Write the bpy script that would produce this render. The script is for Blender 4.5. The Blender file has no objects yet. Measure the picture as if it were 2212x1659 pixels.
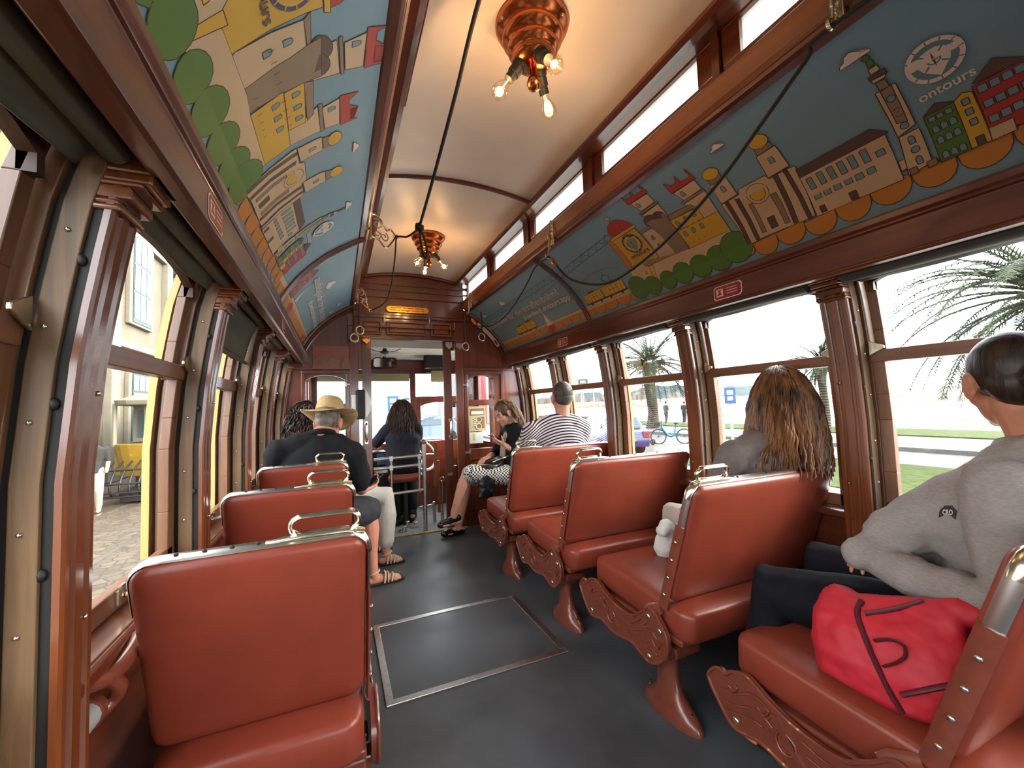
import bpy, bmesh, math, random
from mathutils import Vector as V, Matrix, Euler, noise as mnoise
R = random.Random(7)
COL = bpy.context.scene.collection
SC = bpy.context.scene
PI = math.pi

# ------------------------------------------------------------------ helpers
def lin(h):
    h = h.lstrip('#'); o = []
    for i in (0, 2, 4):
        c = int(h[i:i+2], 16)/255
        o.append(c/12.92 if c <= .04045 else ((c+.055)/1.055)**2.4)
    return (*o, 1)

def lerp(a, b, t): return a+(b-a)*t

def interp(tab, x):
    if x <= tab[0][0]: return tab[0][1]
    for (a, b), (c, d) in zip(tab, tab[1:]):
        if x <= c: return b+(d-b)*(x-a)/(c-a)
    return tab[-1][1]

class MB:
    """collects shapes and links them as one mesh object"""
    def __init__(s): s.v = []; s.f = []; s.m = []; s.mi = 0
    def add(s, vs, fs, M=None):
        n = len(s.v)
        s.v += [tuple(M @ V(p)) if M else tuple(p) for p in vs]
        s.f += [tuple(i+n for i in f) for f in fs]; s.m += [s.mi]*len(fs)
        return s
    def box(s, x0, y0, z0, x1, y1, z1, M=None):
        x0, x1 = min(x0, x1), max(x0, x1); y0, y1 = min(y0, y1), max(y0, y1); z0, z1 = min(z0, z1), max(z0, z1)
        return s.add([(x0,y0,z0),(x1,y0,z0),(x1,y1,z0),(x0,y1,z0),(x0,y0,z1),(x1,y0,z1),(x1,y1,z1),(x0,y1,z1)],
                     [(0,3,2,1),(4,5,6,7),(0,1,5,4),(1,2,6,5),(2,3,7,6),(3,0,4,7)], M)
    def prism(s, poly, axis, a, b, M=None):
        n = len(poly)
        area = sum(poly[i][0]*poly[(i+1) % n][1]-poly[(i+1) % n][0]*poly[i][1] for i in range(n))
        if area < 0: poly = poly[::-1]
        def P(p, t):
            if axis == 'x': return (t, p[0], p[1])
            if axis == 'y': return (p[0], t, p[1])
            return (p[0], p[1], t)
        if a > b: a, b = b, a
        vs = [P(p, a) for p in poly]+[P(p, b) for p in poly]
        fs = [tuple(range(n-1, -1, -1)), tuple(range(n, 2*n))]+[(i, (i+1) % n, n+(i+1) % n, n+i) for i in range(n)]
        if axis == 'y': fs = [f[::-1] for f in fs]
        return s.add(vs, fs, M)
    def tube(s, pts, r, n=8, cap=True, closed=False, flat=1.0, up=None):
        pts = [V(p) for p in pts]; k = len(pts)
        rs = r if isinstance(r, (list, tuple)) else [r]*k
        vs = []; prev = V(up) if up is not None else None
        for i, p in enumerate(pts):
            a = pts[(i-1) % k] if closed or i > 0 else p
            b = pts[(i+1) % k] if closed or i < k-1 else p
            t = (b-a)
            t = t.normalized() if t.length > 1e-9 else V((0, 0, 1))
            if prev is None:
                prev = V((0, 0, 1)) if abs(t.z) < .9 else V((1, 0, 0))
            u = prev-t*prev.dot(t)
            if u.length < 1e-6: u = t.orthogonal()
            u.normalize(); w = t.cross(u); prev = u
            for j in range(n):
                an = 2*PI*j/n
                vs.append(p+u*(math.cos(an)*rs[i])+w*(math.sin(an)*rs[i]*flat))
        fs = []
        for i in range(k if closed else k-1):
            q = (i+1) % k
            for j in range(n):
                fs.append((i*n+j, i*n+(j+1) % n, q*n+(j+1) % n, q*n+j))
        if cap and not closed:
            fs.append(tuple(range(n-1, -1, -1))); fs.append(tuple((k-1)*n+j for j in range(n)))
        return s.add(vs, fs)
    def caps(s, pts, rs, n=12):
        """tapered limb with rounded ends (for remeshed bodies)"""
        pts = [V(p) for p in pts]; rs = list(rs)
        a, b = pts[0], pts[-1]
        da = (pts[0]-pts[1]).normalized(); db = (pts[-1]-pts[-2]).normalized()
        P = [a+da*rs[0]*.95, a+da*rs[0]*.7]+pts+[b+db*rs[-1]*.7, b+db*rs[-1]*.95]
        Q = [rs[0]*.28, rs[0]*.72]+rs+[rs[-1]*.72, rs[-1]*.28]
        return s.tube(P, Q, n)
    def loft(s, rings, n=18, ex=2.0):
        """rings: (centre, lateral vector, depth vector) super-ellipses"""
        vs = []
        for c, l, d in rings:
            c, l, d = V(c), V(l), V(d)
            for j in range(n):
                a = 2*PI*j/n; ca, sa = math.cos(a), math.sin(a)
                vs.append(c+l*(math.copysign(abs(ca)**(2/ex), ca))+d*(math.copysign(abs(sa)**(2/ex), sa)))
        k = len(rings)
        fs = [(i*n+j, i*n+(j+1) % n, (i+1)*n+(j+1) % n, (i+1)*n+j) for i in range(k-1) for j in range(n)]
        fs += [tuple(range(n-1, -1, -1)), tuple((k-1)*n+j for j in range(n))]
        return s.add(vs, fs)
    def lathe(s, prof, M=None, n=24, cap=True):
        vs = [(r*math.cos(2*PI*j/n), r*math.sin(2*PI*j/n), z) for r, z in prof for j in range(n)]
        k = len(prof)
        fs = [(i*n+j, i*n+(j+1) % n, (i+1)*n+(j+1) % n, (i+1)*n+j) for i in range(k-1) for j in range(n)]
        if cap: fs += [tuple(range(n-1, -1, -1)), tuple((k-1)*n+j for j in range(n))]
        return s.add(vs, fs, M)
    def ell(s, c, r, M=None, nu=14, nv=9):
        r = (r, r, r) if not isinstance(r, (tuple, list)) else r
        vs = [(c[0], c[1], c[2]-r[2])]
        for i in range(1, nv):
            ph = PI*i/nv
            for j in range(nu):
                a = 2*PI*j/nu
                vs.append((c[0]+r[0]*math.sin(ph)*math.cos(a), c[1]+r[1]*math.sin(ph)*math.sin(a), c[2]-r[2]*math.cos(ph)))
        vs.append((c[0], c[1], c[2]+r[2])); L = len(vs)-1
        fs = [(0, 1+(j+1) % nu, 1+j) for j in range(nu)]
        for i in range(nv-2):
            for j in range(nu):
                fs.append((1+i*nu+j, 1+i*nu+(j+1) % nu, 1+(i+1)*nu+(j+1) % nu, 1+(i+1)*nu+j))
        fs += [(L, 1+(nv-2)*nu+j, 1+(nv-2)*nu+(j+1) % nu) for j in range(nu)]
        return s.add(vs, fs, M)
    def grid(s, fn, nu, nv):
        vs = [fn(i/nu, j/nv) for j in range(nv+1) for i in range(nu+1)]
        fs = [(j*(nu+1)+i, j*(nu+1)+i+1, (j+1)*(nu+1)+i+1, (j+1)*(nu+1)+i) for j in range(nv) for i in range(nu)]
        return s.add(vs, fs)
    def build(s, name, mats, parent=None, world=True, smooth=0, bevel=0, remesh=0, relax=0, bumps=None, solid=0, sub=0):
        me = bpy.data.meshes.new(name); me.from_pydata(s.v, [], s.f)
        for m in (mats if isinstance(mats, (list, tuple)) else [mats]): me.materials.append(m)
        if any(s.m): me.polygons.foreach_set('material_index', s.m)
        if smooth or remesh:
            me.polygons.foreach_set('use_smooth', [True]*len(s.f))
            if smooth and not remesh: me.set_sharp_from_angle(angle=math.radians(smooth))
        me.update()
        o = bpy.data.objects.new(name, me); COL.objects.link(o)
        if parent is not None:
            o.parent = parent
            if world and parent.parent is None: o.matrix_parent_inverse = parent.matrix_basis.inverted()
        if solid:
            md = o.modifiers.new('solid', 'SOLIDIFY'); md.thickness = solid; md.offset = 0
        if remesh:
            md = o.modifiers.new('remesh', 'REMESH'); md.mode = 'VOXEL'; md.voxel_size = remesh; md.use_smooth_shade = True
        if relax:
            md = o.modifiers.new('relax', 'SMOOTH'); md.factor = .6; md.iterations = relax
        if bumps:
            md = o.modifiers.new('folds', 'DISPLACE'); md.texture = bumps[0]; md.strength = bumps[1]; md.mid_level = .5
            md.texture_coords = 'LOCAL'
        if bevel:
            md = o.modifiers.new('bevel', 'BEVEL'); md.width = bevel; md.segments = 2; md.limit_method = 'ANGLE'; md.angle_limit = math.radians(40)
        if sub:
            md = o.modifiers.new('sub', 'SUBSURF'); md.levels = sub; md.render_levels = sub
        return o

def thing(name, label, cat, loc=(0, 0, 0), rz=0, group=None):
    o = bpy.data.objects.new(name, None); COL.objects.link(o); o.empty_display_size = .05
    o.location = loc; o.rotation_euler = (0, 0, rz)
    o.matrix_basis = Matrix.Translation(loc) @ Matrix.Rotation(rz, 4, 'Z')
    return tag(o, label, cat, group)
def tag(o, label=None, cat=None, group=None, kind=None):
    if label: o['label'] = label
    if cat: o['category'] = cat
    if group: o['group'] = group
    if kind: o['kind'] = kind
    return o
def struct(o): o['kind'] = 'structure'; return o
def sempty(name):
    o = bpy.data.objects.new(name, None); COL.objects.link(o); o.empty_display_size = .05
    return struct(o)
def dup(root, M, label=None, group=None):
    r = root.copy(); COL.objects.link(r); r.matrix_basis = M
    if label: r['label'] = label
    if group: r['group'] = group
    def rec(a, b):
        for ch in a.children:
            c = ch.copy(); COL.objects.link(c); c.parent = b; rec(ch, c)
    rec(root, r)
    return r

def arc(cx, cy, r, a0, a1, n):
    return [(cx+r*math.cos(lerp(a0, a1, i/n)), cy+r*math.sin(lerp(a0, a1, i/n))) for i in range(n+1)]
def catmull(pts, n=6, closed=False):
    pts = [V(p) for p in pts]; k = len(pts); out = []
    for i in range(k if closed else k-1):
        p0 = pts[(i-1) % k] if closed or i > 0 else pts[0]
        p1 = pts[i]; p2 = pts[(i+1) % k]
        p3 = pts[(i+2) % k] if closed or i < k-2 else pts[-1]
        for j in range(n):
            t = j/n
            out.append(.5*((2*p1)+(p2-p0)*t+(2*p0-5*p1+4*p2-p3)*t*t+(3*p1-p0-3*p2+p3)*t**3))
    if not closed: out.append(pts[-1])
    return out

# ------------------------------------------------------------------ materials
def nmat(name):
    m = bpy.data.materials.new(name); m.use_nodes = True; nt = m.node_tree
    return m, nt, nt.nodes['Principled BSDF']
def ramp(nt, fac, cols):
    r = nt.nodes.new('ShaderNodeValToRGB'); e = r.color_ramp.elements
    while len(e) < len(cols): e.new(.5)
    for i, (p, c) in enumerate(cols): e[i].position = p; e[i].color = c
    nt.links.new(fac, r.inputs[0]); return r.outputs[0]
def coords(nt, scale=(1, 1, 1), kind='Object'):
    tc = nt.nodes.new('ShaderNodeTexCoord'); mp = nt.nodes.new('ShaderNodeMapping')
    mp.inputs['Scale'].default_value = scale
    nt.links.new(tc.outputs[kind], mp.inputs[0]); return mp.outputs[0]
def noise(nt, vec, scale, detail=4, rough=.55, dist=0):
    n = nt.nodes.new('ShaderNodeTexNoise'); n.inputs['Scale'].default_value = scale; n.inputs['Detail'].default_value = detail
    n.inputs['Roughness'].default_value = rough; n.inputs['Distortion'].default_value = dist
    nt.links.new(vec, n.inputs['Vector']); return n.outputs[0]
def bump(nt, p, h, strength=.2, dist=.005):
    b = nt.nodes.new('ShaderNodeBump'); b.inputs['Strength'].default_value = strength; b.inputs['Distance'].default_value = dist
    nt.links.new(h, b.inputs['Height']); nt.links.new(b.outputs[0], p.inputs['Normal'])
def plain(name, col, rough=.5, metal=0, spec=.5, coat=0, var=0, vscale=20, bmp=0, bscale=200, trans=0, sheen=0, emit=None, stretch=(1, 1, 1)):
    m, nt, p = nmat(name); c = lin(col) if isinstance(col, str) else col
    p.inputs['Base Color'].default_value = c; p.inputs['Roughness'].default_value = rough; p.inputs['Metallic'].default_value = metal
    p.inputs['Specular IOR Level'].default_value = spec; p.inputs['Coat Weight'].default_value = coat; p.inputs['Coat Roughness'].default_value = .08
    p.inputs['Transmission Weight'].default_value = trans; p.inputs['Sheen Weight'].default_value = sheen
    if emit: p.inputs['Emission Color'].default_value = lin(emit[0]); p.inputs['Emission Strength'].default_value = emit[1]
    if var or bmp: vec = coords(nt, stretch)
    if var:
        f = noise(nt, vec, vscale)
        a = tuple(x*(1-var) for x in c[:3])+(1,); b = tuple(min(1, x*(1+var)) for x in c[:3])+(1,)
        nt.links.new(ramp(nt, f, [(.3, a), (.7, b)]), p.inputs['Base Color'])
    if bmp: bump(nt, p, noise(nt, vec, bscale, 3), bmp, .002)
    return m
def wood(name, c1, c2, axis='y', rough=.3, coat=.5, scale=22, bmp=.12, worn=None):
    m, nt, p = nmat(name)
    st = {'x': (.06, 1, 1), 'y': (1, .06, 1), 'z': (1, 1, .06)}[axis]
    vec = coords(nt, st); f = noise(nt, vec, scale, 6, .6, .6); g = noise(nt, coords(nt), 2.3, 3)
    mx = nt.nodes.new('ShaderNodeMath'); mx.operation = 'MULTIPLY_ADD'; mx.inputs[1].default_value = .6; mx.inputs[2].default_value = -.1
    nt.links.new(g, mx.inputs[0]); ad = nt.nodes.new('ShaderNodeMath'); ad.operation = 'MULTIPLY_ADD'; ad.inputs[1].default_value = .8
    nt.links.new(f, ad.inputs[0]); nt.links.new(mx.outputs[0], ad.inputs[2])
    cols = [(.3, lin(c1)), (.75, lin(c2))]
    if worn: cols.append((.86, lin(worn)))
    nt.links.new(ramp(nt, ad.outputs[0], cols), p.inputs['Base Color'])
    p.inputs['Roughness'].default_value = rough; p.inputs['Coat Weight'].default_value = coat; p.inputs['Coat Roughness'].default_value = .12
    bump(nt, p, f, bmp, .003)
    return m
def glass(name, tint=(.96, .98, .97, 1), refl=.06, rough=.01):
    m = bpy.data.materials.new(name); m.use_nodes = True; nt = m.node_tree; nt.nodes.clear()
    o = nt.nodes.new('ShaderNodeOutputMaterial'); t = nt.nodes.new('ShaderNodeBsdfTransparent'); g = nt.nodes.new('ShaderNodeBsdfGlossy')
    mx = nt.nodes.new('ShaderNodeMixShader'); lw = nt.nodes.new('ShaderNodeLayerWeight'); lw.inputs[0].default_value = .25
    ma = nt.nodes.new('ShaderNodeMath'); ma.operation = 'MULTIPLY_ADD'; ma.inputs[1].default_value = .28; ma.inputs[2].default_value = refl*.4
    t.inputs[0].default_value = tint; g.inputs['Roughness'].default_value = rough
    nt.links.new(lw.outputs['Fresnel'], ma.inputs[0]); nt.links.new(ma.outputs[0], mx.inputs[0])
    nt.links.new(t.outputs[0], mx.inputs[1]); nt.links.new(g.outputs[0], mx.inputs[2]); nt.links.new(mx.outputs[0], o.inputs[0])
    return m
def frosted(name, col):
    m = bpy.data.materials.new(name); m.use_nodes = True; nt = m.node_tree; nt.nodes.clear()
    o = nt.nodes.new('ShaderNodeOutputMaterial'); t = nt.nodes.new('ShaderNodeBsdfTranslucent'); d = nt.nodes.new('ShaderNodeBsdfTransparent')
    mx = nt.nodes.new('ShaderNodeMixShader'); mx.inputs[0].default_value = .08
    vec = coords(nt, (1, .25, 1)); f = noise(nt, vec, 30, 5)
    c = lin(col)
    nt.links.new(ramp(nt, f, [(.3, tuple(x*.88 for x in c[:3])+(1,)), (.7, c)]), t.inputs[0])
    nt.links.new(t.outputs[0], mx.inputs[1]); nt.links.new(d.outputs[0], mx.inputs[2]); nt.links.new(mx.outputs[0], o.inputs[0])
    return m

M = {}
M['mahog_y'] = wood('mahogany_long', '#32140a', '#69301a', 'y', .3, .5)
M['mahog_x'] = wood('mahogany_cross', '#33140b', '#672d19', 'x', .28, .6)
M['mahog_z'] = wood('mahogany_upright', '#3a170d', '#6b321c', 'z', .28, .6)
M['post'] = wood('pilaster_wood', '#3a1a0d', '#80431f', 'z', .27, .6)
M['rail'] = wood('varnished_rail', '#5a2a12', '#8c5128', 'y', .3, .5)
M['panelwood'] = wood('header_panel_wood', '#6b2d14', '#96481f', 'x', .3, .5)
M['worn'] = wood('worn_wood', '#38271a', '#7c5c3a', 'z', .6, .05, 34, .6, '#a5855c')
M['sash'] = wood('sash_wood', '#4d2d1c', '#7d5335', 'z', .4, .25)
M['sash_y'] = wood('sash_rail_wood', '#55301d', '#86573a', 'y', .4, .25)
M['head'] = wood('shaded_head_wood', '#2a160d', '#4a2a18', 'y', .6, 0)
M['dark'] = plain('dark_channel', '#14100d', .7)
M['leather'] = plain('oxblood_leather', '#7f3626', .33, spec=.45, var=.1, vscale=7, bmp=.12, bscale=420)
M['cast'] = plain('red_brown_paint', '#713626', .3, coat=.4, var=.15, vscale=30)
M['chrome'] = plain('nickel_trim', '#cfccc6', .28, 1)
M['brassy'] = plain('worn_brass_nickel', '#cfc5ae', .22, 1, var=.18, vscale=35)
M['brass'] = plain('brass', '#c98e3c', .25, 1, var=.2, vscale=30)
M['steel'] = plain('brushed_steel', '#b4b2ae', .32, 1, var=.12, vscale=50)
M['copper'] = plain('copper', '#b5653a', .22, 1, var=.3, vscale=18)
M['rivet'] = plain('rivet', '#cfc8ba', .25, 1)
M['black'] = plain('black_rubber', '#121212', .55)
M['cord'] = plain('black_cord', '#17130f', .7)
M['leatherstrap'] = plain('brown_leather_strap', '#3a1d10', .5)
M['cream_body'] = plain('cream_coachwork', '#b39a5c', .5)
M['ceil'] = plain('ceiling_paint', '#e9ded2', .38, var=.04, vscale=4)
M['blind'] = plain('blind_cloth', '#4e4c3c', .75, var=.15, vscale=25, stretch=(1, .2, 1))
M['blind_r'] = plain('blind_roller_cloth', '#37352f', .7, var=.15, vscale=25, stretch=(1, .2, 1))
M['blue'] = plain('panel_blue', '#7a9fb2', .42, var=.04, vscale=2)
M['white'] = plain('white_paint', '#dedad0', .5, var=.05, vscale=8)
M['glass'] = glass('window_glass')
M['frost'] = frosted('frosted_pane', '#8d8e8a')
M['red_label'] = plain('maroon_label', '#8a1b2c', .4)
M['cream_ink'] = plain('cream_ink', '#e5cdb9', .5)
M['grey_plastic'] = plain('grey_plastic', '#9a9a98', .4)
M['white_plastic'] = plain('white_plastic', '#d9d4cb', .3)

# rubber floor with scuffs
def floor_mat():
    m, nt, p = nmat('rubber_floor'); vec = coords(nt)
    f = noise(nt, vec, 3, 6, .65); g = noise(nt, vec, 160, 2)
    nt.links.new(ramp(nt, f, [(.3, lin('#383a3d')), (.72, lin('#505357'))]), p.inputs['Base Color'])
    nt.links.new(ramp(nt, f, [(.3, (.34,)*3+(1,)), (.7, (.55,)*3+(1,))]), p.inputs['Roughness'])
    bump(nt, p, g, .12, .002); return m
M['floor'] = floor_mat()
# ------------------------------------------------------------------ the car body
XC = .73; XV = .71; YB = 4.12; YR = -2.6
POSTS = [.985+.783*k for k in range(-4, 4)]          # pilaster centres along the car
HW = [(0, 1.15), (1.1, 1.15), (1.3, 1.135), (1.45, 1.115), (1.6, 1.09), (1.72, 1.055)]
def hw(z): return interp(HW, z)
def X(side, h): return XC+side*h
CV = [(1.0, 1.795), (.955, 1.875), (.90, 1.95), (.83, 2.025), (.756, 2.09), (.683, 2.14), (.61, 2.185), (.55, 2.215)]
SL = [0]
for a_, b_ in zip(CV, CV[1:]): SL.append(SL[-1]+math.hypot(b_[0]-a_[0], b_[1]-a_[1]))
def cove(side, y, s, off=0):
    s = max(-.02, min(SL[-1], s)); k = 0
    while k < len(SL)-2 and s > SL[k+1]: k += 1
    t = (s-SL[k])/(SL[k+1]-SL[k]); (h0, z0), (h1, z1) = CV[k], CV[k+1]
    def nrm(i):
        i = max(0, min(len(CV)-2, i)); dx, dz = CV[i+1][0]-CV[i][0], CV[i+1][1]-CV[i][1]; l = math.hypot(dx, dz); return (dz/l, -dx/l)
    n0, n1 = nrm(k), nrm(k+1) if t > .5 else nrm(k-1)
    w = abs(t-.5); nx = n0[0]*(1-w)+n1[0]*w; nz = n0[1]*(1-w)+n1[1]*w
    return (XV+side*(lerp(h0, h1, t)-nx*off), y, lerp(z0, z1, t)-nz*off)

# floor
b = MB(); b.box(-.55, YR, -.06, 2.01, YB-.02, 0)
struct(b.build('floor', M['floor']))
# hatch in the aisle
t = thing('floor_hatch', 'square floor hatch with bright steel edging sunk in the aisle floor', 'hatch', (.6, 2.16, 0))
hx0, hx1, hy0, hy1 = .175, 1.03, 1.81, 2.5
b = MB(); b.box(hx0+.02, hy0+.02, -.004, hx1-.02, hy1-.02, .003); b.build('hatch_cover', M['floor'], t)
b = MB()
for x0, y0, x1, y1 in ((hx0, hy0, hx1, hy0+.032), (hx0, hy1-.032, hx1, hy1), (hx0, hy0+.032, hx0+.032, hy1-.032), (hx1-.032, hy0+.032, hx1, hy1-.032)): b.box(x0, y0, -.004, x1, y1, .0065)
b.build('steel_edging', M['steel'], t, bevel=.002)

# side walls
for side, nm in ((-1, 'left'), (1, 'right')):
    b = MB()
    b.box(X(side, 1.235), YR, -.06, X(side, 1.31), YB+.06, .74)
    b.box(X(side, 1.02), YR, 1.715, X(side, 1.205), YB+.06, 1.86)
    b.box(X(side, 1.222), YR, .0, X(side, 1.236), YB, .12); b.box(X(side, 1.226), YR, .60, X(side, 1.236), YB, .70)
    struct(b.build('wall_'+nm, M['mahog_y'], bevel=.003))
    ya_ = .985 if side < 0 else YR; b = MB(); b.box(X(side, 1.165), ya_, .70, X(side, 1.27), YB, .735)
    b.prism([(X(side, 1.165), .70), (X(side, 1.15), .707), (X(side, 1.15), .73), (X(side, 1.165), .735)], 'y', ya_, YB)
    struct(tag(b.build('trim_1' if side < 0 else 'trim_2', M['mahog_y'], bevel=.004), 'polished wooden window ledge along the %s wall' % nm))
    # letterboard below the cove
    b = MB()
    b.prism([(XV+side*h, z) for h, z in ((1.0, 1.80), (.985, 1.806), (.968, 1.795), (.968, 1.775), (.978, 1.766), (.976, 1.76), (.985, 1.755), (.985, 1.664), (.979, 1.655), (.988, 1.648), (1.02, 1.648), (1.03, 1.66), (1.03, 1.80))], 'y', YR, YB)
    struct(tag(b.build('trim_3' if side < 0 else 'trim_4', M['mahog_y'], bevel=.002), 'moulded dark wooden board above the %s windows' % nm))
    # outer roof over the cove
    b = MB()
    b.grid(lambda u, v: (XV+side*(interp([(0, 1.24), (.5, 1.0), (1, .62)], v)), lerp(YR, YB+.06, u), interp([(0, 1.84), (.5, 2.10), (1, 2.30)], v)), 1, 6)
    struct(b.build('roof_'+nm, M['white']))
    # clerestory
    b = MB()
    b.prism([(XV+side*h, z) for h, z in ((.61, 2.225), (.535, 2.225), (.53, 2.235), (.525, 2.243), (.525, 2.325), (.535, 2.335), (.60, 2.335), (.61, 2.32))], 'y', YR, YB)
    struct(tag(b.build('trim_5' if side < 0 else 'trim_6', M['rail'], bevel=.003), 'varnished clerestory rail on the %s side' % nm))
    b = MB()
    b.prism([(XV+side*h, z) for h, z in ((.60, 2.205), (.575, 2.196), (.552, 2.202), (.54, 2.212), (.538, 2.228), (.60, 2.235))], 'y', YR, YB)
    b.prism([(XV+side*h, z) for h, z in ((.60, 2.515), (.45, 2.515), (.432, 2.50), (.432, 2.485), (.455, 2.478), (.50, 2.49), (.60, 2.50))], 'y', YR, YB)
    for k, yp in enumerate(POSTS):
        if yp < YR+.1 or yp > YB: continue
        b.box(XV+side*.535, yp-.016, 2.33, XV+side*.56, yp+.016, 2.51); b.box(XV+side*.56, yp-.05, 2.33, XV+side*.61, yp+.05, 2.51)
    struct(tag(b.build('trim_7' if side < 0 else 'trim_8', M['mahog_y'], bevel=.002), 'dark clerestory mouldings and posts on the %s side' % nm))
    ys = [YR]+[p for p in POSTS if YR < p < YB]+[YB]
    for k, (p, q) in enumerate(zip(ys, ys[1:])):
        n = 30+k+(20 if side > 0 else 0)
        w = sempty('window_%d' % n); y0, y1 = p+.02, q-.02
        f = MB(); x0, x1 = XV+side*.548, XV+side*.575
        a0, a1 = y0+.068, y1-.068
        f.box(x0, y0, 2.335, x1, y1, 2.362); f.box(x0, y0, 2.49, x1, y1, 2.512); f.box(x0, y0, 2.362, x1, a0, 2.49); f.box(x0, a1, 2.362, x1, y1, 2.49)
        f.build('vent_frame', M['mahog_y'], w, bevel=.002)
        g = MB(); g.add([(XV+side*.565, a0-.004, 2.36), (XV+side*.565, a1+.004, 2.36), (XV+side*.565, a1+.004, 2.494), (XV+side*.565, a0-.004, 2.494)], [(0, 1, 2, 3)])
        g.build('frosted_pane', M['frost'], w)

# ceiling (white arched strip) with cross ribs
b = MB()
CE = [(h, 2.505+.055*(1-(h/.47)**2)) for h in [(-.47+.94*i/14) for i in range(15)]]
b.grid(lambda u, v: (XV+CE[round(u*14)][0], lerp(YR, YB, v), CE[round(u*14)][1]), 14, 8)
b.prism([(XV-.66, 2.51), (XV-.5, 2.535), (XV, 2.59), (XV+.5, 2.535), (XV+.66, 2.51), (XV+.66, 2.56), (XV, 2.64), (XV-.66, 2.56)], 'y', YR, YB+.06)
struct(b.build('ceiling', M['ceil'], smooth=40))
for i, yr in enumerate((2.31, .0, -1.5)):
    b = MB()
    pts = [(XV+h, yr, z-.006) for h, z in CE]
    b.tube(pts, .017, 8, flat=.45, up=(0, 1, 0)); b.tube([(p[0], p[1], p[2]-.006) for p in pts], .009, 6, up=(0, 1, 0))
    struct(tag(b.build('trim_%d' % (9+i), M['mahog_x'], smooth=40), 'curved wooden rib across the white ceiling'))
b = MB(); b.box(XV-.46, -.2, 2.487, XV-.437, 1.72, 2.512); b.box(XV-.44, -.2, 2.494, XV-.425, 1.72, 2.515)
struct(tag(b.build('trim_12', M['mahog_y'], bevel=.002), 'extra moulding along the left ceiling edge'))

# window pilasters, jambs and sashes
def pilaster(n, side, yc, cap=True):
    root = sempty('trim_%d' % n)
    sec = [(-.048, .012), (-.048, .002), (-.042, -.002), (-.031, -.002), (-.026, .005), (-.017, .005), (-.012, -.002), (.012, -.002), (.017, .005), (.026, .005), (.031, -.002), (.042, -.002), (.048, .002), (.048, .012)]
    zs = [.02, .4, .74, 1.0, 1.1, 1.2, 1.3, 1.4, 1.5, 1.58, 1.66]
    if yc > 4: sec = [(dy if dy < 0 else 0, dd) for dy, dd in sec]
    def sweep(sec, z_list, extra=0):
        vs = []; k = len(sec)
        for z in z_list:
            for dy, dd in sec: vs.append((X(side, hw(z)+dd+extra), yc+dy, z))
        fs = [(i*k+j, i*k+(j+1) % k, (i+1)*k+(j+1) % k, (i+1)*k+j) for i in range(len(z_list)-1) for j in range(k)]
        if side < 0: fs = [f[::-1] for f in fs]
        fs += [tuple(range(k)), tuple(range((len(z_list)-1)*k, len(z_list)*k))]
        return vs, fs
    b = MB(); b.add(*sweep(sec, zs)); b.build('pilaster', M['post'], root, smooth=30)
    zs2 = [.30, .735]+zs[3:]+[1.72]
    b = MB(); b.add(*sweep([(-.044, .011), (.044, .011), (.044, .13), (-.044, .13)], zs2)); b.build('channel', M['dark'], root)
    b = MB()
    for s in (-1, 1):
        b.add(*sweep([(s*.042, .028), (s*.052, .028), (s*.052, .066), (s*.042, .066)], zs2))
    b.build('sash_guide', M['worn'], root, bevel=.002)
    b = MB()
    for s in (-1, 1):
        b.add(*sweep([(s*.042, .078), (s*.0575, .078), (s*.0575, .125), (s*.042, .125)], zs2))
    b.build('guide_bead', M['sash'], root, bevel=.002)
    b = MB(); b.add(*sweep([(-.075, .135), (.075, .135), (.075, .155), (-.075, .155)], zs2)); b.build('outer_pillar', M['cream_body'], root)
    b = MB()
    for z in (.95, 1.23, 1.48):
        for s in (-1, 1): b.ell((X(side, hw(z)+.026), yc+s*.045, z), (.008, .008, .011), None, 8, 6)
    b.build('window_stop', M['black'], root, smooth=60)
    b = MB()
    for z in (.86, 1.02, 1.2, 1.36, 1.53):
        for s in (-1, 1): b.ell((X(side, hw(z)+.05), yc+s*.0525, z), .0045, None, 8, 5)
    for z in (.85, 1.25): b.ell((X(side, hw(z)-.002), yc+.02, z), .005, None, 8, 5)
    b.build('screw', M['rivet'], root, smooth=60)
    if cap:
        c = MB(); x = X(side, 1.03)
        for (z0, z1, d, w) in ((1.575, 1.587, .012, .051), (1.587, 1.598, .006, .049), (1.598, 1.622, .022, .050), (1.622, 1.631, .032, .053), (1.631, 1.648, .042, .050), (1.648, 1.70, .05, .052)):
            c.box(X(side, hw(z0)-d), yc-w, z0, X(side, hw(z0)+.03), yc+w, z1)
        c.build('capital', M['post'], root, bevel=.005)
    return root
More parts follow.
